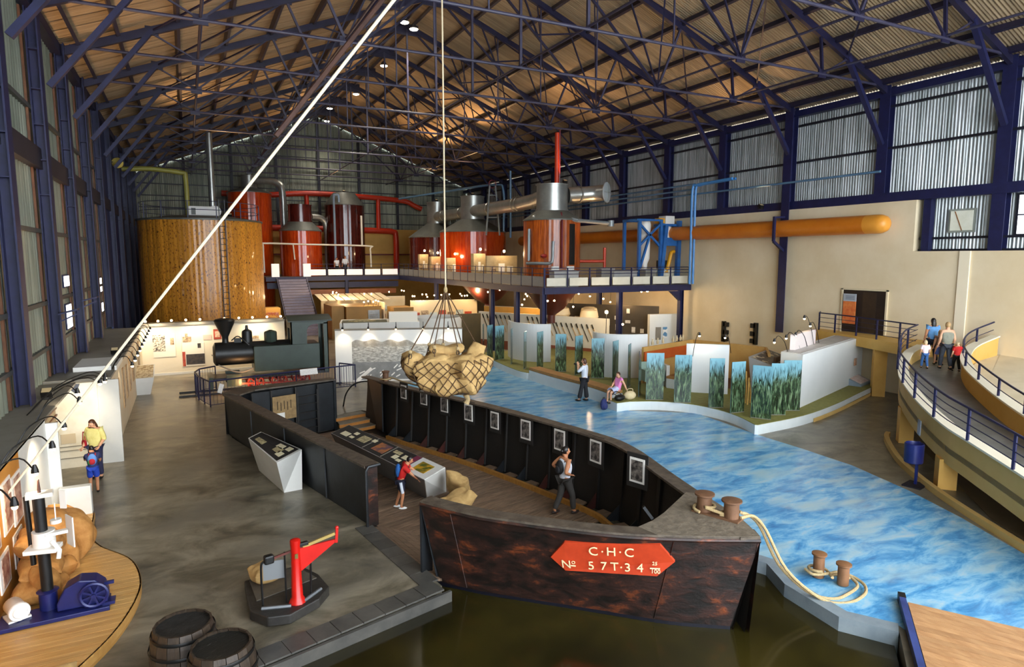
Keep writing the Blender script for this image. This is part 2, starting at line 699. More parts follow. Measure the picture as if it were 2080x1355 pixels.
MB().bar((28.07, 15.2, 7.08), (28.07, 15.5, 7.85), .03).out('stay', mat('rusty_stay', '#8a5a2c'), wn)
w2 = st(MB().box((28.1, 11.9, 6.8), (28.2, 13.35, 8.4)).out('window_2', GIRT))
MB().box((28.06, 12.0, 7.62), (28.1, 13.25, 8.32)).out('pane', PANE, w2)
MB().box((28.06, 12.0, 6.88), (28.1, 13.25, 7.56)).out('pane', PANE, w2)


# ---------------------------------------------------------------- left wall
wl = st(MB().box((-4.35, Y0, -.3), (-4.05, YB, 2.45)).out('wall_left', mat('left_wall_base', '#565a55', '#454845', 1, .7)))
src = corr('wall_sheet', WSH, 10.95, .3, .03, LEFTS)
for k in range(NSH):
    o = src if k == 0 else inst(src, 'wall_sheet', wl)
    o.parent = wl
    mt = Matrix(((0, 0, -1), (-1, 0, 0), (0, 1, 0))).to_4x4()
    mt.translation = V((-3.86 + random.uniform(0, .012), Y0 + (k + 1) * WSH, 2.4))
    o.matrix_local = mt
for z, h in ((4.6, .12), (6.7, .12), (10.2, .12), (3.3, .1)):
    MB().box((-3.86, Y0, z), (-3.74, YB, z + h)).out('girt', mat('dark_grey_girt', '#4a4d4b', '#3a3c3e', 2, .5), wl)
MB().box((-3.95, Y0, 8.55), (-3.62, YB, 9.15)).out('beam', mat('dark_mid_beam', '#2a2530', '#1e1b26', 2, .5), wl)
MB().box((-3.95, Y0, 13.05), (-3.55, YB, 13.4)).out('eave_beam', STEEL, wl)
MB().box((-4.15, Y0, 12.9), (-3.95, YB, 13.55)).out('eave_light_stop', STEEL, wl)  # added strip that blocks sky light at the gap under the roof
# small daylit window slots in the left wall
for i, (y, z0, z1) in enumerate(((27.0, 3.55, 4.35), (27.0, 5.0, 5.35), (36.6, 3.3, 3.8), (36.6, 4.35, 5.0), (43.0, 3.2, 5.6), (44.0, 8.9, 9.6))):
    w = st(MB().box((-3.84, y - .55, z0 - .05), (-3.78, y + .55, z1 + .05)).out('window_%d' % (i + 3), NAVY))
    if i < 4:
        for q in (-.3, .25):
            MB().box((-3.79, y + q - .22, z0), (-3.76, y + q + .22, z1)).out('pane', PANE, w)
    else:
        MB().box((-3.79, y - .3, z0), (-3.76, y + .3, z1)).out('pane', PANE, w)
# dark blue sheeted far stretch of the left wall
st(MB().box((-3.8, 40.4, .0), (-3.7, YB, 12.9)).out('wall_left_far', mat('blue_boarding', '#16244c', '#20305c', 1.2, .6, st=(1, 6, .3))))

# ---------------------------------------------------------------- back gable
wb = st(MB().box((XL - .5, YB, -.3), (XR, YB + .3, 8.9)).out('wall_back', OCHRE))
gs = WSH
n = int((XR - XL) / gs) + 2
for k in range(n):
    x = XL - .4 + k * gs
    xm = min(x + gs / 2, XR)
    h = ZE + .1 + (1 - abs(xm - XC) / (XC - XL)) * (ZR - ZE) - 8.8
    c = corr('gable_sheet', gs, h + .2, .15, .03, GABLE, 4)
    c.parent = wb
    mt = Matrix(((1, 0, 0), (0, 0, -1), (0, 1, 0))).to_4x4()
    mt.translation = V((x, YB + .1, 8.8))
    c.matrix_local = mt
for i in range(9):
    z = 9.4 + i * 1.05
    f = min(1, max(0, (ZR - z) / (ZR - ZE)))
    hw = (XC - XL) * f
    if hw > 1:
        MB().box((XC - hw, YB - .15, z), (XC + hw, YB - .05, z + .08)).out('girt', GIRT, wb)
for x in (0.2, 4.2, 8.2, 12.2, 16.2, 20.2, 24.2):
    h = ZE + (1 - abs(x - XC) / (XC - XL)) * (ZR - ZE)
    MB().box((x - .12, YB - .25, 8.9), (x + .12, YB - .05, h)).out('gable_post', GIRT, wb)
MB().box((XL, YB - .3, 6.2), (XR, YB - .05, 6.35)).out('dado_rail', mat('dark_red_rail', '#6b2012', rough=.5), wb)

# folding navy bracket shelves and a round yellow flood lamp on the left wall
for i, (y, z) in enumerate(((13.2, 4.3), (22.8, 4.4), (27.6, 4.5))):
    t = E('bracket_shelf', 'small navy folding bracket shelf on the left wall columns, %s from the camera end' % ORD[i], 'bracket', (-3.4, y, z), 0, 'left wall bracket shelves')
    MB().obox((.2, 0, 0), (.5, .5, .04), 0, 0, -.25).out('plate', NAVY, t)
    MB().bar((-.05, 0, -.3), (.4, 0, -.08), .04).out('strut', NAVY, t)
fl_ = E('flood_lamp', 'round yellowish flood lamp high on the left wall', 'lamp', atx(238, 330, -3.2))
MB().lathe([(.1, 0), (.28, .12), (.3, .2)], 16, (0, 0, 0), 'Y').out('shade', mat('yellow_enamel', '#c9b45a', '#b8a24a', 2, .5), fl_, True)
MB().bar((0, .1, 0), (-.45, .1, .05), .05).out('arm', GIRT, fl_)

# ---------------------------------------------------------------- columns
def column(x, y, z0, side, i, label):
    t = E('wall_column', label, 'column', (x, y, z0), 0, 'navy wall columns')
    h = ZE - z0
    d = .36 if side > 0 else .27
    MB().box((-d / 2, -.02, 0), (d / 2, .02, h)).out('web', NAVY, t)
    for s in (-1, 1):
        MB().box((s * d / 2 - .02, -.24, 0), (s * d / 2 + .02, .24, h)).out('flange', NAVY, t)
    if side < 0:
        for z in (5.3, 6.3, 7.3, 8.3, 9.4):
            MB().box((-d / 2, -.22, z), (d / 2, .22, z + .03)).out('stiffener', NAVY, t)
        MB().box((-.22, -.6, 0), (-.16, -.5, h - .5)).out('brown_post', BROWN, t)
    return t


for i, y in enumerate(TY):
    column(-3.6, y, 2.5 if i < 6 else 0, -1, i, 'navy steel column on the left wall, %s counted from the far gable' % ORD[10 - i])
    z0 = 6.25 if i == 0 else 2.1 if i == 2 else 8.82
    column(27.94 if i != 2 else 27.66, y, z0, 1, i, 'navy steel column on the right wall, %s counted from the far gable' % ORD[10 - i])
column(-3.6, 9.0, 2.5, -1, 0, 'navy steel column on the left wall at the left edge of view, cut off')

# ---------------------------------------------------------------- purlins
offs = [.35, 2.3, 4.25, 6.2, 8.15, 10.1, 12.05, 14.0, 15.25]
pm = MB().box((-.06, Y0, -.12), (.06, YB - .2, .12)).out('purlin', STEEL)
fst = True
for side in (-1, 1):
    for j, d in enumerate(offs):
        z = ZE + (1 - d / (XC - XL)) * (ZR - ZE) - .1
        o = pm if fst else inst(pm, 'purlin')
        fst = False
        o.location = (XC + side * d, 0, z)
        o.rotation_euler[1] = side * ang
        tag(o, 'long dark roof purlin, %s from the ridge on the %s slope' % (ORD[j], 'left' if side < 0 else 'right'), 'purlin', 'roof purlins')


# ---------------------------------------------------------------- roof trusses
def ztop(d):
    return ZE + (1 - abs(d) / (XC - XL)) * (ZR - ZE) - .28


def truss():
    t = E('roof_truss', 'roof truss', 'truss', (XC, 0, 0), 0, 'dark blue roof trusses')
    for s in (-1, 1):
        MB().bar((0, 0, ztop(0)), (s * 15.7, 0, ztop(15.7)), .16, .28).out('top_chord', STEEL, t)
        MB().tube([(0, 0, ZCH), (s * 15.5, 0, ZCH - .02)], .055, 8).out('bottom_chord', CHORD, t, True)
        MB().bar((s * 12.9, 0, ztop(12.9)), (s * 15.5, 0, 10.95), .2, .16).out('knee_brace', NAVY, t)
        for a, b, w, m in (((6.85, ZCH), (.25, ztop(.25)), .1, STEEL), ((6.85, ZCH), (8.1, ztop(8.1)), .09, CHORD),
                           ((11.4, ZCH), (8.1, ztop(8.1)), .07, STEEL), ((11.4, ZCH), (11.2, ztop(11.2)), .1, STEEL),
                           ((11.4, ZCH), (13.0, ztop(13.0)), .06, CHORD), ((3.6, ZCH), (3.6, ztop(3.6)), .05, CHORD),
                           ((3.42, 16.6), (6.0, ztop(6.0)), .07, STEEL), ((3.42, 16.6), (2.6, ztop(2.6)), .07, STEEL),
                           ((6.85, ZCH), (5.0, ztop(5.0)), .06, STEEL)):
            MB().bar((s * a[0], 0, a[1]), (s * b[0], 0, b[1]), w).out('web_member', m, t)
        for d, z in ((6.85, ZCH), (11.4, ZCH), (8.1, ztop(8.1)), (12.9, ztop(12.9))):
            MB().box((s * d - .22, -.03, z - .16), (s * d + .22, .03, z + .16)).out('gusset', STEEL, t)
    MB().bar((0, 0, ZCH), (0, 0, ztop(0)), .1).out('king_post', CHORD, t)
    MB().prism([(-.7, -.03), (.7, -.03), (.7, .03), (-.7, .03)], ztop(.7) - .25, ztop(0) + .1).out('ridge_gusset', STEEL, t)
    return t


tr = truss()
for i, y in enumerate(TY):
    o = tr if i == 0 else cp(tr, (XC, y, 0))
    o.location = (XC, y, 0)
    o['label'] = 'dark blue lattice roof truss, %s counted from the far gable' % ORD[10 - i]
o = cp(tr, (XC, 9.0, 0), label='dark blue lattice roof truss nearest the camera, mostly above the picture')

# longitudinal ties and bracing between the trusses
for j, (d, nm) in enumerate(((-11.4, 'outer left'), (-6.85, 'inner left'), (0, 'middle'), (6.85, 'inner right'), (11.4, 'outer right'))):
    o = MB().tube([(XC + d, 8, ZCH + .08), (XC + d, YB, ZCH + .08)], .045, 6).out('roof_tie', CHORD)
    tag(o, 'thin %s tie rod running the length of the hall at truss chord level' % nm, 'tie rod', 'roof tie rods')
br = MB()
for i in range(len(TY) - 1):
    a, b = TY[i], TY[i + 1]
    for s in (-1, 1):
        t = E('roof_brace', 'crossed bracing rods under the %s roof slope in the %s bay from the far gable' % ('left' if s < 0 else 'right', ORD[9 - i]), 'brace', (XC, a, 0), 0, 'roof bracing')
        MB().bar((s * 6.85, 0, ZCH), (s * 3.4, b - a, ztop(3.4) - .1), .06).out('brace_rod', STEEL, t)
        MB().bar((s * 3.4, 0, ztop(3.4) - .1), (s * 6.85, b - a, ZCH), .06).out('brace_rod', STEEL, t)
        MB().bar((s * 8.1, 0, ztop(8.1)), (s * 12.9, b - a, ztop(12.9)), .06).out('brace_rod', STEEL, t)

# ridge lamps: white oval fixtures under the ridge
LAMPW = mat('white_lamp_glow', '#fff4e0', emit=8)
HOUS = mat('lamp_housing', '#3a3a40', rough=.4)
for i, (y, d) in enumerate(((30.8, .6), (36.0, -.7), (36.8, .1), (44.5, .5), (53, .6), (59, -.3), (64.5, .5))):
    p = V((XC + d, y, ZR - .75))
    t = E('ridge_lamp', 'white oval lamp hanging under the ridge, %s from the far gable' % ORD[6 - i], 'lamp', p, 0, 'ridge lamps')
    MB().lathe([(.05, .3), (.16, .2), (.26, 0)], 12).out('housing', HOUS, t, True)
    MB().ell((0, 0, 0), (.25, .25, .09), 12, 6).out('glass', LAMPW, t, True)
    lamp('SPOT', p + V((0, 0, -.15)), (1100 if i < 3 else 2200) if i < 5 else 900, (1, .9, .76), .25, p - V((0, 0, 10)), 112, .8)
# ================================================================ BARGE
BA = V((.284, -.959, 0)).normalized()      # along, stern to bow
BC = V((-BA.y, BA.x, 0))                   # across, to the right
BO = V((1.2, 23.6, 0))


def bp(s, t, z=0):
    q = BO + BA * s + BC * t
    return V((q.x, q.y, z))


def onplane(x, y, a, b):
    """surveyed point on the vertical plane through plan points a, b"""
    r = _ray(x, y)
    d = V((b[0] - a[0], b[1] - a[1]))
    n = V((-d.y, d.x))
    k = (n.x * a[0] + n.y * a[1]) / (n.x * r.x + n.y * r.y)
    return V((0, 0, CAMZ)) + r * k


ZG, ZD = 1.4, -.45
HULL = mat('rusted_black_hull', '#17120f', '#80401f', 3.2, .45, .15, bump=.35, det=9, ramp=(.40, .72), c3='#35201a', dist=.3, st=(.7, .7, 1.5), world=True)
HULLIN = mat('tarred_hull_inside', '#171614', '#221d19', 1.5, .6, .1, bump=.2)
HULLGR = mat('grey_black_plate', '#2b2f33', '#1f2022', 1.5, .45, .3, bump=.1)
GUNW = mat('worn_gunwale', '#4a4139', '#6a5f52', 5, .55, .25, bump=.4)
RED = mat('red_lead_gusset', '#4a1d14', '#2b1612', 3, .6)
OAK = mat('golden_board', '#9c6a2c', '#b27f3a', 3, .5, st=(1, 5, 1))
ROPE = mat('cream_rope', '#c9b184', '#a98f60', 60, .8, bump=.4)
JUTE = mat('jute_cloth', '#b08c56', '#c8a56a', 5, .85, bump=.35, det=8, dist=.3)
JUTEO = mat('golden_jute_cloth', '#a06a2e', '#bd8848', 5, .8, bump=.35, det=8, dist=.3)

barge = E('cargo_barge', 'rusty black open iron barge moored at the quay with plank floor', 'boat', bp(8, 2.4, -.4))
# right side, curved in plan
RT = catm([(6.08, 24.33, 0), (6.95, 21.31, 0), (8.28, 17.62, 0), (9.32, 13.54, 0), (9.40, 12.07, 0), (8.98, 10.28, 0), (8.63, 8.75, 0), (8.46, 7.87, 0), (8.15, 7.1, 0)], 4)
cen = V((5.6, 14.5, 0))


def inset(pts, d):
    o = []
    for i, p in enumerate(pts):
        t = (pts[min(i + 1, len(pts) - 1)] - pts[max(i - 1, 0)]).normalized()
        n = V((-t.y, t.x, 0))
        if n.dot(cen - p) < 0:
            n = -n
        o.append(p + n * d)
    return o


def zz(pts, z):
    return [V((p.x, p.y, z)) for p in pts]


MB().strip(zz(RT, ZG), zz(inset(RT, .14), -.5)).out('hull_side', HULL, barge, True, True)
MB().strip(zz(inset(RT, .05), ZG - .03), zz(inset(RT, .22), -.5)).out('inner_plating', HULLIN, barge, True, True)
MB().strip(zz(RT, ZG), zz(inset(RT, .34), ZG), (0, 0, .05)).out('gunwale', GUNW, barge, False, True)
# bow flank (left of the stem) with flare
FT = catm([(8.15, 7.1, 0), (7.13, 7.65, 0), (5.99, 8.42, 0), (4.62, 9.75, 0), (4.14, 10.37, 0), (3.68, 11.12, 0)], 5)
FB = catm([(7.83, 7.36, 0), (7.0, 7.95, 0), (6.05, 8.86, 0), (4.9, 9.95, 0), (4.45, 10.4, 0), (4.0, 10.95, 0)], 5)
rows = []
for k in range(7):
    q = k / 6
    rows.append([V((a.x * (1 - q) + b.x * q, a.y * (1 - q) + b.y * q, ZG - q * (ZG + .16))) for a, b in zip(FT, FB)])
mb = MB()
for a, b in zip(rows, rows[1:]):
    mb.strip(a, b)
mb.out('bow_flank', HULL, barge, True, True, clean=True)
off = [V((p.x, p.y, -.16)) for p in FB]
MB().strip(off, [V((p.x, p.y, -.4)) for p in FB]).out('boot_topping', mat('black_blue_boot', '#0c0d18', rough=.4), barge, False, True)
MB().strip(zz(inset(FT, .09), ZG - .03), zz(inset(FB, .09), -.5)).out('inner_plating', HULLIN, barge, True, True)
MB().strip(zz(FT, ZG), zz(inset(FT, .3), ZG), (0, 0, .05)).out('gunwale', GUNW, barge, False, True)
MB().tube(zz(FT, ZG - .02), .035, 6).out('rub_rail', HULL, barge, True, True)
# stem corner continuing round to the right side below the quay
MB().strip(zz([V((8.15, 7.1, 0)), V((8.46, 7.87, 0)), V((8.63, 8.75, 0))], ZG), zz([V((7.83, 7.36, 0)), V((8.3, 8.0, 0)), V((8.5, 8.85, 0))], -.4)).out('stem_plate', HULL, barge, False, True)
# end of the bow flank, box section
e0, e1 = FT[-1], FB[-1]
MB().prism([(e0.x, e0.y), (e0.x + .3, e0.y + .17), (e1.x + .3, e1.y + .17), (e1.x, e1.y)], [ZG, ZG, -.45, -.45], [ZG + .04, ZG + .04, -.4, -.4]).out('end_plate', HULLGR, barge, False, True)
MB().wall([(e0.x + .02, e0.y), (e0.x + .3, e0.y + .2)], -.45, ZG, .04).out('end_plate', HULLGR, barge, False, True)
# weld seams on the flank
for k in (6, 21):
    a, b = FT[k], FB[k]
    n = V((-.55, -.83, 0)) * .012
    MB().bar(V((a.x, a.y, ZG - .05)) + n, V((b.x, b.y, -.14)) + n, .014, .014).out('seam', HULL, barge, False, True)
# foredeck
fd = [FT[0], FT[4], FT[7], V((6.6, 8.32, 0)), V((7.0, 8.42, 0)), V((7.4, 8.6, 0)), V((8.45, 9.2, 0)), V((8.66, 8.9, 0)), V((8.46, 7.87, 0))]
MB().prism([(p.x, p.y) for p in fd], ZG - .02, ZG + .055).out('foredeck', mat('checker_foredeck', '#6b6154', '#857a69', 9, .6, .2, bump=.6), barge, False, True)
MB().bar((7.0, 8.44, ZG + .08), (6.85, 8.5, ZG + .3), .05).out('cleat', HULLGR, barge, False, True)
# left side, ends at the opening
LT = [bp(.1, -.35), bp(3, -.5), bp(7, -.66), bp(10.05, -.76)]
MB().strip(zz(LT, ZG - .05), [p + BC * .06 + V((0, 0, -.02)) for p in zz(LT, 0)], BC * .06).out('hull_side', HULLGR, barge, False, True)
MB().strip([p + BC * .2 for p in zz(LT, ZG - .05)], [p + BC * .2 for p in zz(LT, -.5)], BC * .03).out('inner_plating', HULLIN, barge, False, True)
MB().strip(zz([p - BC * .06 for p in LT], ZG - .05), zz([p + BC * .32 for p in LT], ZG - .05), (0, 0, .05)).out('gunwale', GUNW, barge, False, True)
MB().prism([(p.x, p.y) for p in (LT[-1] - BC * .04, LT[-1] + BC * .24, LT[-1] + BC * .24 + BA * .05, LT[-1] - BC * .04 + BA * .05)], -.02, ZG).out('end_plate', HULL, barge, False, True)
MB().tube([LT[-1] + BA * .06 - BC * .05 + V((0, 0, .0)), LT[-1] + BA * .06 - BC * .05 + V((0, 0, ZG - .1)), LT[-1] + BA * .06 + BC * .0 + V((0, 0, ZG - .02)), LT[-1] + BA * .06 + BC * .3 + V((0, 0, ZG - .02))], .035, 8).out('end_bead', HULLGR, barge, True, True)
for s in (2.8, 5.4, 7.9):
    q = bp(s, -.42 - s * .035, 0)
    MB().bar(q + BC * .03 + V((0, 0, .02)), q - BC * .0 + V((0, 0, ZG - .1)), .03).out('seam', HULLGR, barge, False, True)
# stern: bulkhead, pointed left corner
ST = [bp(.1, -.35), bp(-.4, .35), bp(.15, 3.5)]
MB().strip(zz(ST, ZG), zz(ST, -.5), BA * .06).out('stern_plate', HULLGR, barge, False, True)
MB().prism([(p.x, p.y) for p in (bp(.1, -.4), bp(-.42, .35), bp(.08, 3.56), bp(.5, 3.56), bp(.35, .6), bp(.8, -.1))], ZG, ZG + .05).out('gunwale', GUNW, barge, False, True)
MB().prism([(p.x, p.y) for p in (bp(.05, 3.45), bp(.05, 3.55), bp(.55, 3.55), bp(.55, 3.45))], -.5, ZG).out('bulkhead_end', HULLGR, barge, False, True)
for a, b in ((.45, 1.05), (1.95, 2.0), (2.8, 3.45)):
    MB().wall([bp(.5, a)[:2], bp(.5, b)[:2]], -.45, ZG - .05, .04).out('bulkhead_plate', HULLGR, barge, False, True)
MB().wall([bp(.42, .4)[:2], bp(.42, 3.4)[:2]], -.45, ZG - .05, .03).out('bulkhead_plate', HULLGR, barge, False, True)
for t in (.42, 1.08, 1.96, 2.82):
    MB().bar(bp(.55, t, -.45), bp(.55, t, ZG - .03), .05).out('stiffener', HULLIN, barge, False, True)
lad = MB().bar(bp(.56, 2.02, -.45), bp(.56, 2.02, 1.2), .05).bar(bp(.56, 2.78, -.45), bp(.56, 2.78, 1.2), .05).out('ladder', HULLIN, barge, False, True)
for k in range(5):
    z = -.2 + k * .3
    o = MB().bar(bp(.58, 2.0, z), bp(.58, 2.8, z), .035).out('rung', HULLIN, lad)
    for v in o.data.vertices:
        v.co = XF[barge.name].inverted() @ v.co
# passage jamb on the right of the steps
MB().wall([bp(.6, 4.85)[:2], bp(2.1, 4.55)[:2]], -.45, ZG - .05, .05).out('bulkhead_plate', HULLGR, barge, False, True)
# deck edge board and ribs along the right side
inn = inset(RT, .2)
eb = inset(RT, .62)
MB().strip(zz(eb[3:-7], ZD + .12), zz(inset(RT, .72)[3:-7], ZD + .12), (0, 0, -.14)).out('edge_board', OAK, barge, False, True)
MB().wall([bp(1.7, -.1)[:2], bp(1.7, 2.0)[:2]], ZD, ZD + .14, .1).out('edge_board', OAK, barge, False, True)
acc, last = 0, inn[0]
rib_s = []
lens = [0]
for a, b in zip(inn, inn[1:]):
    lens.append(lens[-1] + (b - a).length)


def along(pts, d):
    L = 0
    for a, b in zip(pts, pts[1:]):
        k = (b - a).length
        if L + k >= d:
            return a + (b - a) * ((d - L) / k), (b - a).normalized()
        L += k
    return pts[-1], (pts[-1] - pts[-2]).normalized()


d = 2.2
while d < lens[-1] - 3.2:
    p, t = along(inn, d)
    n = V((-t.y, t.x, 0))
    if n.dot(cen - p) < 0:
        n = -n
    MB().bar(V((p.x, p.y, ZD)) + n * .02, V((p.x, p.y, ZG - .03)) - n * .08, .1, .06).out('rib', HULLIN, barge, False, True)
    g = MB()
    q0, q1 = p + n * .0, p + n * .48
    g.add([V((q0.x, q0.y, ZD)) - t * .012, V((q1.x, q1.y, ZD)) - t * .012, V((q0.x, q0.y, ZD + .42)) - t * .012,
           V((q0.x, q0.y, ZD)) + t * .012, V((q1.x, q1.y, ZD)) + t * .012, V((q0.x, q0.y, ZD + .42)) + t * .012],
          [(0, 1, 2), (5, 4, 3), (0, 3, 4, 1), (1, 4, 5, 2), (2, 5, 3, 0)])
    g.out('gusset', RED if int(d * 7) % 3 else HULLGR, barge, False, True)
    MB().bar(V((p.x, p.y, ZD + .03)) + t * .45 + n * .05, V((p.x, p.y, ZD + .03)) + t * .45 + n * .42, .34, .05).out('floor_timber', TIMB, barge, False, True)
    d += .93
# deck planks, laid across; each its own piece
outl = []
s = .75
NPL = 0
pd = .15
hull_pts = [((p - BO).dot(BA), (p - BO).dot(BC)) for p in inset(RT, .66)]
flank = [((p - BO).dot(BA), (p - BO).dot(BC)) for p in inset(FB, .12)]


def tr_at(s, pts):
    for a, b in zip(pts, pts[1:]):
        if (a[0] - s) * (b[0] - s) <= 0 and a[0] != b[0]:
            return a[1] + (b[1] - a[1]) * (s - a[0]) / (b[0] - a[0])
    return None


while s < 16.6:
    t1 = tr_at(s, hull_pts)
    t0 = -.2 - s * .04 if s < 10 else (-.4 if s < 12.75 else tr_at(s, flank))
    if t1 is None or t0 is None:
        s += pd
        continue
    if 1.8 > s:
        t1 = min(t1, 3.4)
    if t1 - t0 > .3:
        c = bp(s + pd / 2, (t0 + t1) / 2, ZD - .02 + random.uniform(-.004, .004))
        o = MB().box((-(t1 - t0) / 2, -pd / 2 + .006, -.02), ((t1 - t0) / 2, pd / 2 - .006, .02)).out('plank', TIMB, barge)
        o.location = XF[barge.name].inverted() @ c
        o.rotation_euler[2] = atan2(BC.y, BC.x)
    s += pd
MB().prism([(p.x, p.y) for p in (bp(.4, -.6), bp(.4, 4.8), bp(12, 4.7), bp(16.8, 2.4), bp(12.7, -1.0), bp(10, -.9))], ZD - .12, ZD - .06).out('hold_floor', HULLIN, barge, False, True)
# sloping threshold boards from the quay down into the hold
a0, a1 = V((3.36, 13.75, -.005)), V((3.83, 10.85, -.005))
for k in range(6):
    u0, u1 = k / 6, (k + 1) / 6 - .01
    lo0, lo1 = bp(10.15, .35, ZD + .02), bp(12.9, .0, ZD + .02)
    A, B = a0.lerp(lo0, u0), a1.lerp(lo1, u0)
    C, D = a0.lerp(lo0, u1), a1.lerp(lo1, u1)
    MB().add([A, B, D, C] + [p - V((0, 0, .05)) for p in (A, B, D, C)],
             [(0, 1, 2, 3), (7, 6, 5, 4), (0, 4, 5, 1), (1, 5, 6, 2), (2, 6, 7, 3), (3, 7, 4, 0)]).out('threshold_board', TIMB, barge, False, True)
# name board
SIGN = mat('orange_red_sign_paint', '#c2401e', '#a83216', 3, .5, ramp=(.45, .75))
LETT = mat('cream_letter_paint', '#f0dfae', rough=.5)
fp0, fp1 = (FT[0] + FB[0]) / 2, (FT[14] + FB[14]) / 2
sg = [onplane(x, y, (7.95, 7.2), (5.2, 9.28)) for x, y in ((1120, 1128), (1148, 1098), (1340, 1104), (1370, 1138), (1334, 1167), (1150, 1155))]
# follow the curved flank: drop each point on the flank surface, slightly proud


def flank_pt(x, y, proud=.02):
    r = _ray(x, y)
    o0 = V((0, 0, CAMZ))
    best = None
    for i in range(len(FT) - 1):
        for j in range(6):
            A, B, Cc = rows[j][i], rows[j][i + 1], rows[j + 1][i]
            n = (B - A).cross(Cc - A)
            k = n.dot(A - o0) / n.dot(r)
            q = o0 + r * k
            u = (q - A).dot((B - A)) / (B - A).length_squared
            z = (A.z - q.z) / (A.z - Cc.z)
            if -.02 <= u <= 1.02 and -.02 <= z <= 1.02:
                n = n.normalized()
                if n.dot(r) > 0:
                    n = -n
                return q + n * proud, n
    return None, None


def warp(poly, name, m, par, proud, th=.012):
    vs, fs = [], []
    for x, y in poly:
        q, n = flank_pt(x, y, proud)
        vs.append(q)
    n = len(vs)
    nn = (vs[2] - vs[0]).cross(vs[1] - vs[0]).normalized()
    if nn.dot(V((0, 0, CAMZ)) - vs[0]) < 0:
        nn = -nn
    back = [v - nn * th for v in vs]
    fs = [tuple(range(n)), tuple(range(n, 2 * n))[::-1]] + [(i, (i + 1) % n, n + (i + 1) % n, n + i) for i in range(n)]
    return MB().add(vs + back, fs).out(name, m, par, False, True)


sgn = warp([(1120, 1128), (1148, 1098), (1340, 1104), (1370, 1138), (1334, 1167), (1150, 1155)], 'name_board', SIGN, barge, .05, .06)
sgn['label'] = 'orange-red pointed name board with cream letters'


def flank_text(s, x, y, h, par=None, rot=0):
    q, n = flank_pt(x, y, .075)
    q2, _ = flank_pt(x + 20, y + 1.3, .075)
    xd = (q2 - q).normalized()
    zd = n
    yd = zd.cross(xd).normalized()
    zd = xd.cross(yd)
    mt = Matrix((xd, yd, zd)).transposed().to_4x4()
    mt.translation = q
    dist = (q - V((0, 0, CAMZ))).length
    o = txt(s, sgn, LETT, (0, 0, 0), h * dist / FPX, (0, 0, 0), 'letter')
    o.matrix_local = XF[barge.name].inverted() @ mt
    return o


for ch, x, y, h in (('C', 1206, 1115, 27), ('·', 1224, 1116, 27), ('H', 1242, 1116, 27), ('·', 1260, 1117, 27), ('C', 1278, 1118, 27),
                    ('N', 1152, 1141, 25), ('o', 1166, 1136, 15), ('5', 1202, 1144, 26), ('7', 1227, 1145, 26), ('T', 1249, 1146, 26), ('·', 1262, 1148, 26),
                    ('3', 1275, 1148, 26), ('4', 1300, 1149, 26), ('25', 1329, 1140, 10), ('100', 1331, 1156, 12)):
    flank_text(ch, x, y, h)
for x0, x1, y in ((1161, 1171, 1143), (1320, 1340, 1149)):
    q, n = flank_pt(x0, y, .075)
    q2, n = flank_pt(x1, y + 1, .075)
    MB().bar(q, q2, .012, .018).out('letter_bar', LETT, sgn)
    o = sgn.children[-1]
    for v in o.data.vertices:
        v.co = XF[barge.name].inverted() @ v.co

# bollards on the bow
RUST = mat('rust_brown_iron', '#6a4a34', '#7d5a40', 4, .6, .2, bump=.2)


def bollard(name, p, h, r, label, cat='bollard', grp=None, m=RUST):
    t = E(name, label, cat, p, 0, grp)
    MB().cyl((0, 0, 0), r, h, 16).out('shaft', m, t, True)
    MB().lathe([(r * .9, h - .02), (r * 1.35, h + .01), (r * 1.35, h + .04), (r * .8, h + .06)], 16).out('cap', m, t, True)
    return t


zb = ZG + .055
bollard('bow_bollard', (8.08, 8.32, zb), .30, .13, 'rusty iron bollard on the barge bow, the one farther from the stem')
bollard('bow_bollard', (8.27, 7.86, zb), .30, .13, 'rusty iron bollard on the barge bow, the one nearer the stem')
MB().obox((8.17, 8.08, zb + .012), (.3, .85, .03), .38).out('bollard_plate', RUST, barge, False, True)
# mooring rope: loops round the bow bollards, sags over the quay, loops round the quay bollards
qb1, qb2 = V((10.3, 7.6, .03)), V((10.45, 7.2, .03))


def loop(c, r, z, a0=0, a1=6.3, k=10):
    return [V((c[0] + r * cos(a0 + (a1 - a0) * i / k), c[1] + r * sin(a0 + (a1 - a0) * i / k), z + .01 * i)) for i in range(k + 1)]


r1 = loop((8.08, 8.32), .18, zb + .04, 3.5, -2.2) + [V((8.2, 7.9, zb + .06))] + loop((8.27, 7.86), .18, zb + .05, 2.4, -.6, 6)
r1 += [V((8.62, 7.8, zb + .02)), V((8.85, 7.75, zb - .2)), V((9.15, 7.55, .55)), V((9.5, 7.2, .12)), V((9.85, 6.95, .02)), V((10.2, 6.9, .06)), V((10.55, 6.98, .08)), V((10.68, 7.2, .1))]
r1 += loop((10.45, 7.2), .19, .09, 0.1, 2.6, 6) + loop((10.3, 7.6), .17, .13, -.6, 4.2, 8)
r2 = [V((8.35, 7.72, zb + .05)), V((8.66, 7.72, zb + .02)), V((8.9, 7.65, zb - .25)), V((9.2, 7.42, .5)), V((9.6, 7.02, .06)), V((9.95, 6.78, .0)), V((10.35, 6.74, .05)), V((10.66, 6.9, .07)), V((10.78, 7.2, .08)), V((10.62, 7.42, .12)), V((10.4, 7.44, .14)), V((10.1, 7.55, .14)), V((10.12, 7.75, .15))]
t = E('mooring_rope', 'cream mooring rope sagging from the barge bow to the quay bollards', 'rope', (9.5, 7.2, .1))
MB().tube(catm(r1, 4), .028, 7).out('strand', ROPE, t, True, True)
MB().tube(catm(r2, 4), .028, 7).out('strand', ROPE, t, True, True)
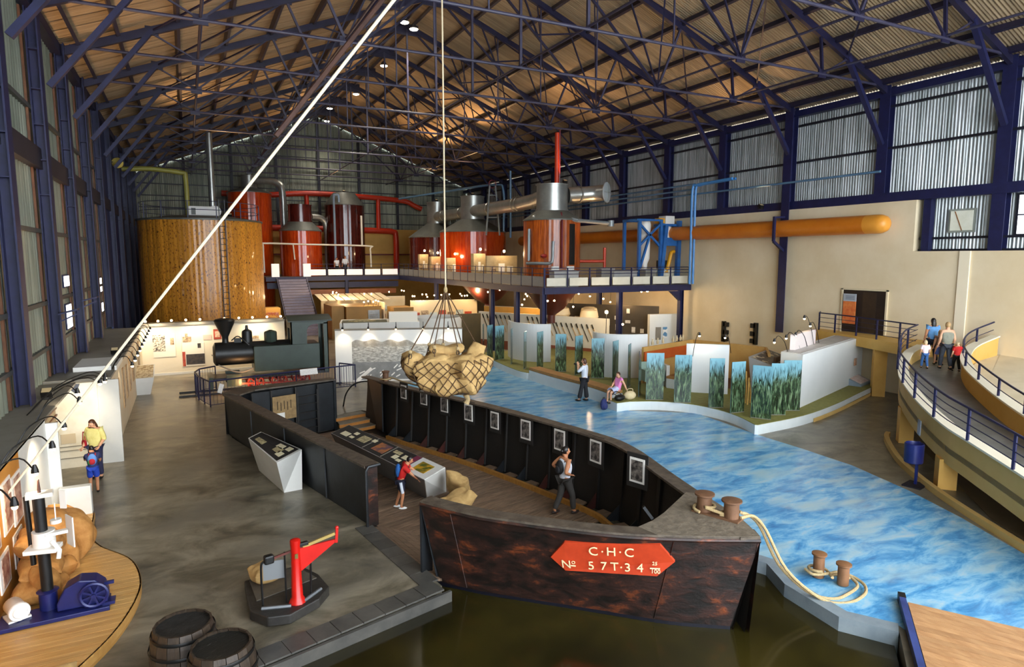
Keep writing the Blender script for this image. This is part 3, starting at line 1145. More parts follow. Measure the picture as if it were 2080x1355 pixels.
BOLQ = mat('tan_iron', '#8a6040', '#76502f', 4, .6, .1, bump=.2)
bollard('quay_bollard', qb1, .42, .1, 'tan iron bollard on the blue quay, the one farther from the camera', m=BOLQ)
bollard('quay_bollard', qb2, .36, .1, 'tan iron bollard on the blue quay, the one nearer the camera', m=BOLQ)
# bollard with coiled rope on the stern of the right side
p = onplane(769, 765, (6.2, 23.9), (7.2, 20.4))
p = V((6.35, 22.95, ZG + .05))
bollard('stern_bollard', p, .32, .11, 'small rusty bollard on the barge stern rail before the harbour mural')
o = MB().tube(catm(loop(p, .19, ZG + .08, 0, 6.2, 8) + [p + V((.5, -.7, .03)), p + V((.75, -1.5, .03))], 3), .028, 6).out('stern_rope', ROPE, None, True)
tag(o, 'short rope coiled round the stern bollard of the barge', 'rope')

# framed photographs along the right hull wall
FRM = mat('dark_photo_backing', '#23211f', rough=.6)
MATW = mat('white_photo_mount', '#f4efe6', rough=.7)
PRT = mat('grey_photo_print', '#1e1b1a', '#a79c92', 7, .5, det=6, ramp=(.42, .72))
for i, (x, y, h) in enumerate(((820, 796, 27), (861, 808, 28), (903, 822, 30), (952, 838, 33), (1005, 854, 34), (1068, 873, 39), (1137, 894, 42), (1210, 917, 45), (1300, 945, 50))):
    pl = inset(RT, .27 if i < 8 else .36)
    # plane of the nearest wall stretch
    best = None
    for a, b in zip(pl[::2], pl[2::2]):
        q = onplane(x, y, a, b)
        u = (V((q.x, q.y, 0)) - V((a.x, a.y, 0))).dot(V((b.x - a.x, b.y - a.y, 0))) / (b - a).xy.length_squared
        if 0 <= u <= 1:
            best = (q, (b - a).normalized())
            break
    if not best:
        continue
    q, tv = best
    if i == 8:
        tv = BA
        q = q - BC * .1 - V((0, 0, .1))
    dist = (q - V((0, 0, CAMZ))).dot(_fw)
    H = h * dist / FPX * 1.03
    Wd = H * .70
    t = E('framed_photograph', 'framed black-and-white photograph on the barge wall, %s from the stern' % ORD[i], 'photograph', q, atan2(tv.y, tv.x), 'photographs inside the barge')
    # inward normal is to the right of travel -> local -y
    MB().box((-Wd * .72, .0, -H * .72), (Wd * .72, .02, H * .68)).out('backing', FRM, t)
    MB().box((-Wd / 2, -.015, -H / 2), (Wd / 2, .0, H / 2)).out('mount', MATW, t)
    MB().box((-Wd * .39, -.022, -H * .41), (Wd * .39, -.015, H * .41)).out('print', PRT, t)

# steps down into the hold
stp = E('wooden_steps', 'three wooden steps with golden risers leading down into the barge', 'steps', bp(.6, 4.0, -.45))
for k in range(3):
    z = -.02 - .15 * k
    s0, s1 = .15 + .42 * k, .15 + .42 * (k + 1)
    MB().prism([(p.x, p.y) for p in (bp(s0, 3.55), bp(s0, 4.75 + .04 * k), bp(s1 + .03, 4.75), bp(s1 + .03, 3.5 - .1 * k))], z - .03, z).out('tread', mat('grey_tread', '#6a6457', '#7c7566', 3, .6), stp, False, True)
    MB().wall([bp(s1, 3.5 - .1 * k)[:2], bp(s1, 4.75)[:2]], z - .15, z - .03, .03).out('riser', mat('golden_riser', '#b8742f', '#c98740', 4, .5), stp, False, True)
# map board leaning on the stern bulkhead
t = E('map_board', 'beige map board with a paper pinned on the stern bulkhead', 'board', bp(.6, 1.5, .5))
c, tv = bp(.62, 1.5, .72), BC
rz = atan2(BC.y, BC.x)
MB().obox(c, (.85, .03, .85), rz).out('panel', mat('beige_map_board', '#a98a5a', '#8d7149', 6, .6), t, False, True)
for k in range(5):
    MB().obox(c + BC * (-.25 + .12 * k) - V((0, 0, -.1 + .05 * (k % 2))) + BA * .02, (.03, .012, .3), rz).out('drawing', mat('map_ink', '#4c3a22'), t, False, True)
MB().obox(c + BC * -.2 + BA * .03 - V((0, 0, .27)), (.38, .012, .2), rz).out('paper', MATW, t, False, True)


# ---------------------------------------------------------------- sacks
def sackmesh(name, L, Wd, H, m, seed, n=17, k=11):
    """two-sided sewn bag: flat seams at both ends, ears at the corners, wrinkles running in from the seams"""
    rn = random.Random(seed)
    ph = [rn.uniform(0, 6) for _ in range(8)]
    bend = rn.uniform(-.12, .12)

    def pt(u, v, s):
        t = sqrt(max(0, 1 - abs(u) ** 3.2)) * sqrt(max(0, 1 - abs(v) ** 3.0))
        e = abs(u) ** 3
        wr = .16 * e * sin(8 * v + ph[0] + 1.5 * u) + .10 * sin(5 * u + ph[1] + 2.2 * sin(2.5 * v + ph[2])) * (1 - e) + .08 * sin(9 * u * v + ph[3]) + .06 * sin(13 * v + 4 * u + ph[4])
        x = u * L / 2 * (1 - .06 * (1 - v * v)) * (1 + .03 * sin(4 * v + ph[5]))
        y = v * Wd / 2 * (1 - .17 * e * (1 - .75 * abs(u) ** 6) + .04 * sin(5 * u + ph[6]))
        z = s * H / 2 * t * (1 + (wr if s > 0 else .5 * wr)) + H * .10 * e * sin(3 * v + ph[7]) + bend * L * (u * u - .3) + .04 * H * sin(7 * v + ph[1]) * e
        return V((x, y, z))
    vs, fs, ix = [], [], {}
    for s in (1, -1):
        for i in range(n):
            for j in range(k):
                u, v = -1 + 2 * i / (n - 1), -1 + 2 * j / (k - 1)
                rim = i in (0, n - 1) or j in (0, k - 1)
                if s < 0 and rim:
                    ix[(s, i, j)] = ix[(1, i, j)]
                    continue
                ix[(s, i, j)] = len(vs)
                vs.append(pt(u, v, s))
        for i in range(n - 1):
            for j in range(k - 1):
                q = [ix[(s, i, j)], ix[(s, i + 1, j)], ix[(s, i + 1, j + 1)], ix[(s, i, j + 1)]]
                fs.append(tuple(q if s > 0 else q[::-1]))
    return MB().add(vs, fs), m


def sack(p, rz=0, rx=0, ry=0, L=.95, Wd=.58, H=.3, m=JUTE, seed=0, label=None, grp=None, name='jute_sack'):
    mb, m = sackmesh(name, L, Wd, H, m, seed)
    o = mb.out(name, m, None, True)
    o.location = p
    o.rotation_euler = (rx, ry, rz)
    tag(o, label, 'sack', grp)
    if grp == 'sacks in the cargo net' or 'cargo net' in label:
        SACKS.append(o)
    o.data.shade_smooth()
    md = o.modifiers.new('sub', 'SUBSURF')
    md.levels = md.render_levels = 1
    return o


SACKS = []
# three sacks lying in the hold behind the display
zq = ZD + .02
c1, c2, c3 = atz(930, 985, .1), atz(925, 1012, .1), atz(950, 1030, .1)
sack((c1.x, c1.y, .1), 1.1, .5, .9, 1.0, .7, .4, seed=3, label='pale jute sack propped upright against the white end of the long display case')
sack((c2.x, c2.y, .0), .3, .1, -.2, 1.0, .7, .42, seed=5, label='pale jute sack lying in the middle of the small heap behind the bow')
sack((c3.x, c3.y, -.22), -.5, 0, .15, 1.05, .62, .4, seed=6, label='pale jute sack flat on the deck planks nearest the bow rail')

# sling load of sacks over the hold
NC = V((6.66, 17.5, 2.72))
NETM = mat('dark_net_cord', '#4a3420', '#5f452a', 30, .8)
rn = random.Random(11)
lab = 'bulging jute sack bundled in the hanging cargo net'
spots = [(-1.0, -.1, .1, .4), (-.55, -.4, -.3, .2), (-.7, .35, -.1, -.3), (0, -.45, -.38, 0), (.05, .3, -.35, .5), (.5, -.4, -.28, -.3),
         (.9, -.15, .08, .6), (.65, .4, .0, .1), (1.0, .1, -.02, .9), (-.35, -.3, .12, .3), (.35, -.3, .16, -.2), (-.1, .2, .25, .1), (.62, -.45, .06, .4), (-.6, -.45, .06, -.2)]
for i, (x, y, z, a) in enumerate(spots):
    q = NC + _rt * x * .86 + V((0, .9, 0)) * y + V((0, 0, z))
    sack(q, a - .47 + rn.uniform(-.3, .3), rn.uniform(-.3, .3), rn.uniform(-.35, .35) - x * .3, 1.08, .8, .68, seed=20 + i, label=lab, grp='sacks in the cargo net')
sack(NC + _rt * .85 + V((0, 0, .46)), .6, .5, -.75, .8, .5, .26, seed=50, label='jute sack with a pointed corner sticking up at the right of the cargo net')
sack(NC + _rt * .05 + V((0, .1, .56)), -.3, .05, .0, 1.1, .6, .36, seed=51, label='jute sack lying flat on top of the load in the cargo net')
rank_labels([o for o in SACKS if o.get('group')], 'bulging jute sack in the hanging cargo net, %s from the left')
net = E('cargo_net', 'brown rope cargo net with slings holding a heap of sacks over the barge', 'net', NC)


def bowl(a, z):
    """radius of the load at height z below/above NC"""
    q = max(-.8, min(.55, z))
    f = sqrt(max(.02, 1 - ((q - .12) / .95) ** 2))
    return V((1.36 * f * cos(a), .92 * f * sin(a), q))


from mathutils.bvhtree import BVHTree
bv, bf_ = [], []
for o in SACKS:
    mt = Matrix.Translation(o.location) @ o.rotation_euler.to_matrix().to_4x4()
    k0_ = len(bv)
    bv += [mt @ v.co - NC for v in o.data.vertices]
    bf_ += [tuple(i + k0_ for i in p.vertices) for p in o.data.polygons]
bvh = BVHTree.FromPolygons(bv, bf_)
NA, NZ = 26, 10
rot = Matrix.Rotation(-.47, 3, 'Z')


def netpt(a, u):
    el = .5 - 1.97 * u            # elevation angle, from rim to under the load
    d = rot @ V((cos(a) * cos(el) * 1.45, sin(a) * cos(el), sin(el) * .8)).normalized()
    h = bvh.ray_cast(d * 4, -d, 4)
    return (h[0] + d * .012) if h[0] is not None else d * .5


nb = MB()
for i in range(NA):
    for dr in (1, -1):
        pts = [netpt(2 * pi * (i + dr * j * .5) / NA, j / NZ) for j in range(NZ + 1)]
        nb.tube(pts, .014, 4)
nb.out('mesh_cord', NETM, net)['kind'] = 'stuff'
hook = aty(905, 590, 17.5) - NC
for i, (x, y) in enumerate(((833, 715), (872, 700), (882, 705), (900, 700), (930, 708), (940, 705), (968, 700))):
    q = aty(x, y, 17.5 + (-.5, .3, -.3, .4, -.4, .2, -.2)[i]) - NC
    sl = MB().tube([hook, hook.lerp(q, .5), q], .017, 5).out('sling_rope', NETM, net)
    e = bowl(atan2((q.y), q.x + .001), .4)
    MB().ell(q, (.06, .06, .06), 8, 6).out('knot', ROPE, sl)
    MB().tube([q, q + V((rn.uniform(-.12, .05), 0, -.35)), V((q.x * 1.08, q.y, .35))], .016, 5).out('tail_rope', NETM, sl)
    MB().tube([q + V((.05 * cos(k), 0, -.12 + .07 * sin(k))) for k in (0, 1.05, 2.1, 3.14, 4.2, 5.24)], .012, 4, True).out('ring', HULLGR, sl)
MB().ell(hook + V((0, 0, .02)), (.06, .06, .1), 8, 6).out('hook_knot', ROPE, net)
MB().tube([V((.5, -.3, -.75)), V((.56, -.32, -.9)), V((.5, -.3, -1.02))], [.09, .07, .1], 8).out('net_tail', ROPE, net, True)
hr = MB().tube([NC + hook, (NC.x + hook.x, NC.y + hook.y, 18.6)], .024, 6).out('hoist_rope', mat('pale_hoist_rope', '#d8c9a8', rough=.7), None)
tag(hr, 'vertical pale hoist rope from the roof down to the cargo net', 'rope')
# long slanting guy rope and the brown boom beside it
A, B = V((-3.35, 14.6, 1.55)), None
pA = aty(0, 1023, 13.2)
pB = aty(800, 0, 16.0) if False else None
qA, qB = atx(0, 1023, -3.1), aty(812, -15, 14.0)
gr = MB().tube([qA, qA.lerp(qB, .8), qA.lerp(qB, 1.5)], [.02, .036, .05], 7).out('guy_rope', mat('white_guy_rope', '#e9dcc0', rough=.6), None, True)
tag(gr, 'long taut white guy rope slanting across the hall from lower left', 'rope')
k0, k1 = aty(783, -8, 14.3), aty(560, 277, 14.3 * .62 + qA.y * .38)
bm_ = MB().tube([k0, k1], .055, 8).out('boom', mat('dark_red_brown_boom', '#3d2620', '#523529', 3, .6), None, True)
tag(bm_, 'dark brown boom slanting beside the upper part of the white guy rope', 'boom')
# ================================================================ LEFT SIDE
WHITE = mat('white_panel', '#e4e3dd', '#dad9d2', 1, .55)
GREYP = mat('grey_top', '#8a857a', '#7c776c', 1, .6)
BLACK = mat('black_iron', '#151515', '#1f1e1d', 3, .45, .3)
PINE = mat('pine_plank', '#c08f4c', '#d8ab68', 2.2, .4, bump=.08, st=(.6, 9, 1), rnd=.10, det=4)
MBLUE = mat('machine_blue', '#161c52', '#1e2563', 3, .35, .1)
CASEG = mat('light_grey_case', '#a9a7a2', '#9b9994', 1, .5)

# ledge on top of the left exhibit wall, and the wall itself
lw = st(MB().box((-4.0, 22.1, 0), (-2.25, 37.2, 2.4)).out('wall_left_exhibit', mat('warm_white_wall', '#d8c7a8', '#e0d2b6', 1, .6)))
MB().box((-4.02, 22.05, 2.4), (-2.2, 37.25, 2.47)).out('ledge_top', GREYP, lw)
st(MB().box((-4.0, 8.0, 2.4), (-3.0, 21.6, 2.46)).out('wall_left_ledge', GREYP))
st(MB().box((-3.1, 14.5, 0), (-3.0, 17.05, 2.44)).out('wall_left_white', WHITE))
lw2 = st(MB().box((-3.1, 8.0, 0), (-3.0, 14.5, 2.44)).out('wall_left_photo', mat('orange_photo_wall', '#c5812e', '#d79440', 1, .55)))
# photo panels on the orange wall
for i, (y, z0, z1) in enumerate(((11.6, 1.2, 2.25), (12.5, 1.25, 2.25), (13.4, 1.3, 2.2), (14.1, 1.2, 2.1), (10.7, 1.2, 2.2), (12.9, .5, 1.1), (13.9, .5, 1.1))):
    t = E('photo_strip', 'tall red-brown photograph strip on the orange wall, %s from the camera end' % ORD[i], 'photograph', (-3.0, y, z0), 0, 'photo strips on the orange wall')
    MB().box((0, -.32, 0), (.02, .32, z1 - z0)).out('panel', MATW, t)
    MB().box((.02, -.2, .05), (.03, .24, z1 - z0 - .05)).out('print', mat('sepia_red_print', '#7a2c18', '#d8b49a', 6, .5, det=6), t)
# white end panel and the white plinth standing on the platform
o = MB().box((-3.4, 17.05, .2), (-2.78, 17.12, 2.33)).out('white_end_panel', WHITE)
tag(o, 'plain white upright panel closing the orange photo wall', 'panel')
o = MB().prism([(-2.82, 16.8), (-2.22, 16.8), (-2.22, 17.0), (-2.82, 17.0)], .2, .86).out('white_plinth', WHITE, bev=.01)
tag(o, 'low white plinth at the end of the pine platform', 'plinth')
# wedge with lamp-lit mural panel and its grey-white return
t = E('lit_mural_panel', 'tall white mural panel lit from above with a dark triangle at its top', 'panel', (-2.8, 21.6, 0))
MB().box((-3.55, 21.55, 0), (-2.5, 21.62, 2.44)).out('panel', mat('sepia_white_mural', '#efe9d6', '#d9cfb4', 1.2, .6), t, False, True)
MB().prism([(-3.35, 21.53), (-2.9, 21.53), (-2.9, 21.55), (-3.35, 21.55)], [2.42, 2.42, 2.42, 2.42], 2.43).out('top_edge', GREYP, t, False, True)
MB().add([(-3.3, 21.54, 2.42), (-2.9, 21.54, 2.42), (-3.02, 21.54, 2.14), (-3.3, 21.56, 2.42), (-2.9, 21.56, 2.42), (-3.02, 21.56, 2.14)], [(0, 2, 1), (3, 4, 5)]).out('dark_triangle', mat('slate_print', '#4a4f5c'), t, False, True)
for z, w in ((.62, .9), (.5, .9), (.28, 1.0)):
    MB().box((-3.5, 21.53, z), (-3.5 + w, 21.55, z + .02)).out('print_line', mat('faded_print', '#8f8878'), t, False, True)
MB().box((-3.45, 21.53, .72), (-3.1, 21.55, 1.0)).out('faded_print', mat('pale_print', '#cdbb9a'), t, False, True)
o = MB().wall([(-2.5, 21.62), (-1.97, 21.58)], 0, 2.47, .07).out('grey_white_panel', mat('grey_white_panel', '#c9c9c4', '#bdbdb7', .8, .5))
tag(o, 'plain grey-white panel beside the lit mural panel', 'panel')
t = E('slatted_gap', 'narrow brown slatted stand behind the gooseneck lamps', 'stand', (-3.45, 19.5, 0))
MB().box((-3.62, 19.0, 0), (-3.5, 21.4, 2.3)).out('backing', mat('brown_slat_backing', '#8a7a5c'), t, False, True)
for k in range(6):
    MB().box((-3.5, 19.0, 1.2 + .2 * k), (-3.46, 21.4, 1.24 + .2 * k)).out('slat', BROWN, t, False, True)
# white stacked block on the ledge behind
t = E('white_ledge_block', 'white boxy hood on the ledge in front of the far columns', 'box', (-2.6, 24, 2.47))
MB().box((-3.3, 23.4, 2.48), (-2.3, 25.4, 2.62)).out('top', WHITE, t, False, True)
MB().box((-2.2, 23.3, 2.48), (-2.14, 25.4, 2.62)).out('face', WHITE, t, False, True)
# brown framed pictures along the left exhibit wall
for i, (y, z0, z1, w) in enumerate(((23.0, 1.2, 2.2, .8), (24.3, 1.3, 2.0, .9), (26.2, .7, 2.1, .5), (27.5, .8, 2.0, .6), (29, .8, 2.1, .7), (30.6, .9, 2.1, .7), (34.2, .8, 2.1, .9))):
    t = E('wall_picture', 'sepia picture on the left exhibit wall, %s from the lit mural panel' % ORD[i], 'picture', (-2.25, y, z0), 0, 'pictures on the left exhibit wall')
    MB().box((0, -w / 2, 0), (.025, w / 2, z1 - z0)).out('frame', mat('pale_picture_frame', '#b99465'), t)
    MB().box((.025, -w / 2 + .06, .06), (.032, w / 2 - .06, z1 - z0 - .06)).out('print', mat('sepia_print', '#6a4a2e', '#d8c09a', 7, .5, det=5), t)
# pillar display with a sloping top
t = E('pillar_display', 'white tapered pillar display with a sloping picture top by the left wall', 'display', (-1.95, 32.1, 0))
MB().add([(-.3, -.2, 0), (.22, -.2, 0), (.22, .3, 0), (-.3, .3, 0), (-.42, -.35, .75), (.4, -.35, .75), (.4, 1.0, 1.15), (-.42, 1.0, 1.15)],
         [(0, 3, 2, 1), (4, 5, 6, 7), (0, 1, 5, 4), (1, 2, 6, 5), (2, 3, 7, 6), (3, 0, 4, 7)]).out('pedestal', WHITE, t)
MB().add([(-.38, -.3, .775), (.36, -.3, .775), (.36, .95, 1.145), (-.38, .95, 1.145)], [(0, 1, 2, 3)]).out('picture_top', mat('collage_print', '#8f7350', '#d6c6a2', 9, .4, det=4, ramp=(.4, .6)), t)

# far exhibit wall behind the locomotive
ew = st(MB().box((-2.3, 36.8, 0), (4.6, 36.95, 2.6)).out('wall_exhibit_far', mat('cream_exhibit_wall', '#e9dcc0', '#efe4cc', .7, .6)))
MB().box((-2.3, 36.65, 2.55), (4.6, 37.3, 2.68)).out('lighting_pelmet', GREYP, ew)
MB().box((-2.3, 36.78, 0), (4.6, 36.82, .12)).out('skirting', WHITE, ew)


def poster(x0, x1, z0, z1, y, m, label, sub=None, cat='poster'):
    t = E('poster', label, cat, ((x0 + x1) / 2, y, z0))
    MB().box((x0, y - .02, z0), (x1, y, z1)).out('sheet', m, t, False, True)
    for (a, b, c, d, mm) in sub or ():
        MB().box((x0 + (x1 - x0) * a, y - .028, z0 + (z1 - z0) * c), (x0 + (x1 - x0) * b, y - .02, z0 + (z1 - z0) * d)).out('print', mm, t, False, True)
    return t


SEP = MATS['sepia_print']
RD = mat('red_print', '#a03420', '#c8583a', 5, .5)
BK = mat('black_print', '#24262a', '#51443a', 7, .5)
PALE = mat('pale_paper', '#efe8d6')
poster(-1.75, -.75, .95, 2.15, 36.79, PALE, 'large pale poster of small engravings at the left of the far exhibit wall', ((0, .55, .25, .95, mat('engraving_print', '#4a4038', '#e8ddc6', 14, .5, det=3, ramp=(.4, .6))), (.78, .95, .5, .8, SEP)))
poster(-.42, .02, 1.62, 2.1, 36.79, PALE, 'small sepia portrait above the locomotive poster', ((.05, .95, .05, .65, SEP), (.3, .6, .6, 1, SEP)))
poster(-.45, .58, .4, 1.62, 36.79, PALE, 'poster with a black locomotive and an orange-red bar', ((.0, .13, .0, .62, RD), (.16, 1, .06, .5, BK), (.7, .85, .75, .95, BK)))
poster(.55, .95, 1.72, 1.98, 36.79, mat('pink_paper', '#e0b8a8'), 'small pink notice on the far exhibit wall')
poster(1.05, 1.42, 1.72, 2.25, 36.79, RD, 'small red picture next to the locomotive chimney', ((.2, .8, .2, .8, mat('orange_cream_print', '#d99a70', '#f0d8b8', 9)),))
poster(2.9, 3.3, 1.6, 2.0, 36.79, PALE, 'pale sheet with sepia drawing behind the locomotive dome', ((.1, .9, .1, .5, SEP),))
GLOW = mat('warm_bulb', '#ffd9a0', emit=25)
BULBME = MB().ell((0, 0, 0), (.05, .05, .05), 8, 6)
def bulb(par, p, r=.05):
    return MB().ell(p, (r, r, r), 8, 6).out('bulb', GLOW, par, True)


for i, (x, z) in enumerate(((-2.0, 2.8), (-1.45, 2.85), (-.85, 2.85), (-.2, 2.85), (.45, 2.87), (1.6, 2.86), (2.3, 2.86), (2.97, 2.86), (3.7, 2.86), (4.4, 2.86))):
    t = E('wall_spotlight', 'small glowing spotlight on top of the far exhibit wall, %s from its left end' % ORD[i], 'lamp', (x, 36.6, 2.68), 0, 'spotlights on the far exhibit wall')
    MB().tube([(0, .3, 0), (0, .15, .16), (0, 0, .17)], .012, 5).out('arm', BLACK, t)
    bulb(t, (0, 0, .13), .055)
for x in (-1.6, .2, 3.2):
    lamp('SPOT', (x, 35.9, 3.0), 170, (1, .82, .58), .08, (x, 36.8, 1.1), 120, .9)

# ---------------------------------------------------------------- pine platform with the sack heap and the mill
out = catm([(-2.19, 16.82, 0), (-2.1, 15.5, 0), (-1.85, 14.75, 0), (-1.3, 13.9, 0), (-1.07, 13.0, 0), (-1.07, 12.2, 0), (-1.3, 11.2, 0), (-1.72, 10.3, 0), (-2.4, 9.1, 0)], 5)
plat = E('pine_platform', 'low curved pine plank platform carrying the blue mill and sacks', 'platform', (-2.6, 13, 0))
MB().prism([(p.x, p.y) for p in out] + [(-3.0, 9.1), (-3.0, 16.82)], 0, .17).out('base', mat('pine_edge', '#a8793a', '#bd8d4c', 4, .5), plat, False, True)
y = 9.1
while y < 16.75:
    w = .155
    def xat(yy):
        xs = [a.x + (b.x - a.x) * (yy - a.y) / (b.y - a.y) for a, b in zip(out, out[1:]) if (a.y - yy) * (b.y - yy) <= 0 and abs(a.y - b.y) > 1e-6]
        return max(xs) if xs else -2.2
    o = MB().prism([(-3.0, .004), (xat(y) + .01, .004), (xat(y + w) + .01, w - .008), (-3.0, w - .008)], -.015, .015).out('plank', PINE, plat)
    o.location = XF[plat.name].inverted() @ V((0, y, .185))
    y += w
MB().strip([V((p.x + .012, p.y, .06)) for p in out], [V((p.x + .012, p.y, .2)) for p in out], (-.03, 0, 0)).out('edge_strip', mat('pine_edge_light', '#c99a58', '#b78544', 4, .4), plat, False, True)

# mill: blue base, black posts, white clamps
mill = E('steam_mill_engine', 'blue cast-iron mill engine with black upright posts and white clamps', 'machine', (-2.2, 12.1, .2))
MB().obox((.0, .0, .045), (1.5, .5, .07), .04).out('base_plate', MBLUE, mill, bev=.01)
MB().lathe([(.13, 0), (.13, .28), (.16, .3), (.1, .32)], 12, (-.12, .18, .08)).out('post_foot', MBLUE, mill, True)
MB().tube([(-.12, .18, .35), (-.14, .2, 2.0)], .085, 14).out('black_post', BLACK, mill, True)
MB().tube([(-.3, .32, .8), (-.33, .34, 1.95)], .04, 10).out('black_post', BLACK, mill, True)
MB().tube([(-.12, .2, 2.0), (-.12, .2, 2.25)], [.03, .012], 8).out('spindle', mat('dark_rust', '#4b2a1c'), mill, True)
WM = mat('white_machine_paint', '#e6e2da', rough=.4)
MB().lathe([(.16, 0), (.16, .3)], 14, (-.11, .19, 1.1)).out('clamp', WM, mill, True)
MB().obox((-.12, .12, 1.12), (.46, .3, .07), -.2).out('clamp_flange', WM, mill, bev=.01)
MB().obox((.08, .1, 1.36), (.3, .1, .05), .2).out('clamp_arm', WM, mill)
MB().obox((-.12, .2, 2.0), (.36, .22, .07), .1).out('top_plate', WM, mill, bev=.01)
MB().tube([(.02, .05, 1.25), (.12, -.02, 1.1), (.1, -.05, .98)], .035, 8).out('spout', WM, mill, True)
MB().obox((.2, .1, 1.9), (.1, .02, .3), -.5).out('blade', WM, mill)
MB().cyl((.08, .12, 1.52), .08, .06, 12).out('dial', WM, mill, True)
MB().obox((.26, .12, 1.35), (.02, .26, .5), .5).out('notice', WM, mill)
MB().tube([(.08, .12, 1.55), (.08, .12, 1.85)], .01, 5).out('rod', WM, mill)
# gear case and flywheel
gc = MB()
prof = [(-.02, 0), (-.02, .12), (.1, .36), (.3, .46), (.52, .42), (.64, .3), (.68, .12), (.68, 0)]
gc.add([(x + .05, -.1, z + .1) for x, z in prof] + [(x + .05, .22, z + .1) for x, z in prof],
       [tuple(range(8)), tuple(range(8, 16))[::-1]] + [(i, (i + 1) % 8, 8 + (i + 1) % 8, 8 + i) for i in range(8)])
gc.out('gear_case', MBLUE, mill, bev=.02)
fly = MB().tube([(.55 + .19 * cos(a), -.17, .3 + .19 * sin(a)) for a in [2 * pi * k / 20 for k in range(20)]], .028, 6, True).out('flywheel', MBLUE, mill, True)
for k in range(4):
    a = pi * k / 4 + .3
    MB().bar((.55 - .18 * cos(a), -.17, .3 - .18 * sin(a)), (.55 + .18 * cos(a), -.17, .3 + .18 * sin(a)), .03).out('spoke', MBLUE, fly)
MB().cyl((.55, -.24, .3), .035, .14, 10, 'Y').out('hub', MBLUE, fly, True)
MB().obox((.76, -.05, .42), (.14, .05, .05)).out('lug', MBLUE, mill)
MB().obox((.74, -.05, .1), (.18, .2, .05)).out('foot', MBLUE, mill)
mo = E('white_motor', 'white cylindrical motor at the left end of the blue mill base', 'machine', (-2.72, 12.15, .29), .45)
MB().lathe([(.05, -.02), (.14, -.02), (.15, 0), (.15, .02), (.13, .03), (.13, .34), (.1, .38), (.03, .4)], 18, (0, -.15, .14), 'Y').out('casing', WM, mo, True)
MB().lathe([(.09, 0), (.1, .02)], 18, (0, -.19, .14), 'Y').out('end_cap', WM, mo, True)
MB().obox((0, .0, .01), (.3, .3, .03)).out('foot', WM, mo)
# heap of golden sacks on the platform
heap = [(-2.52, 13.9, .36, .2, 0), (-2.6, 12.95, .36, -.1, 1), (-2.62, 13.3, .62, .15, 2), (-2.6, 14.3, .58, 0, 3), (-2.62, 13.8, .84, -.1, 4), (-2.6, 14.7, .78, .1, 5), (-2.63, 13.3, 1.04, .1, 6), (-2.62, 14.1, 1.12, .15, 7)]
for i, (x, y, z, a, sd) in enumerate(heap):
    sack((x + .05, y, z), 1.57 + a, .1, .1, 1.1, .7, .4, JUTEO, 60 + sd, 'golden jute sack in the heap on the pine platform, %s from the bottom' % ORD[i], 'sacks on the pine platform')
sack((-2.2, 14.55, .66), .25, .15, 1.3, 1.0, .66, .5, JUTEO, 71, 'upright golden jute sack with a tied top right of the black posts', None)
sack((-2.35, 14.0, .5), .5, .1, 1.3, .8, .5, .42, JUTEO, 72, 'upright golden jute sack directly behind the black posts', None)
sack((-2.5, 15.4, .58), .5, .1, 1.2, .9, .6, .46, JUTEO, 73, 'tall golden jute sack leaning before the white plinth', None)
sack((-2.42, 12.72, .5), .7, .1, 1.35, .66, .46, .36, JUTEO, 74, 'short upright jute sack beside the white motor', None)
sack((-2.02, 9.9, .28), .3, 0, 0, .9, .6, .3, JUTE, 75, 'flat jute sack lying at the very bottom edge of the platform', None)

# gooseneck lamps along the left wall
def goose(p, q, i, label, e=0, aim=None, grp='gooseneck lamps'):
    t = E('gooseneck_lamp', label, 'lamp', p, 0, grp)
    d = V(q) - V(p)
    pts = catm([(0, 0, 0), d * .3 + V((0, 0, .28)), d * .75 + V((0, 0, .3)), d], 4)
    MB().tube(pts, .013, 5).out('arm', BLACK, t, True)
    MB().lathe([(.025, .1), (.05, .02), (.055, -.03)], 8, d).out('head', BLACK, t, True)
    bulb(t, d - V((0, 0, .05)), .04)
    if e:
        lamp('SPOT', V(q) - V((0, 0, .09)), e, (1, .84, .6), .04, aim, 95, .8)
    return t


gl = [((-3.0, 10.6, 2.46), (-2.35, 10.9, 2.55)), ((-3.0, 11.8, 2.46), (-2.35, 12.3, 2.6)), ((-3.0, 13.0, 2.46), (-2.35, 13.8, 2.6)), ((-3.05, 14.6, 2.46), (-2.4, 15.4, 2.6)),
      ((-3.1, 16.6, 2.46), (-2.35, 17.2, 2.75)), ((-3.1, 16.9, 2.46), (-2.5, 18.1, 2.8)), ((-3.4, 17.5, 2.46), (-2.2, 19.6, 2.75)), ((-3.4, 18.0, 2.46), (-2.15, 20.2, 2.7)), ((-3.4, 18.5, 2.46), (-2.2, 20.8, 2.7))]
for i, (a, b) in enumerate(gl):
    goose(a, b, i, 'black gooseneck lamp over the left exhibits, %s from the camera end' % ORD[i], 130 if i in (1, 3, 5, 7) else 0, (a[0] - .1, a[1] + (1.2 if i < 4 else 3.6), 1.0))
for i in range(10):
    y = 23.6 + i * 1.3
    goose((-2.3, y, 2.48), (-1.75, y + .15, 2.55), i, 'gooseneck lamp along the left exhibit wall, %s from the lit mural panel' % ORD[i], 26 if i % 3 == 1 else 0, (-2.3, y, .9))

# ---------------------------------------------------------------- barrels
BARR = mat('dark_stave', '#2a221b', '#43362a', 4, .45, bump=.2, st=(3, 3, .5))
LID = mat('tarry_lid', '#161616', '#2c2d2c', 6, .4, bump=.35, det=8)


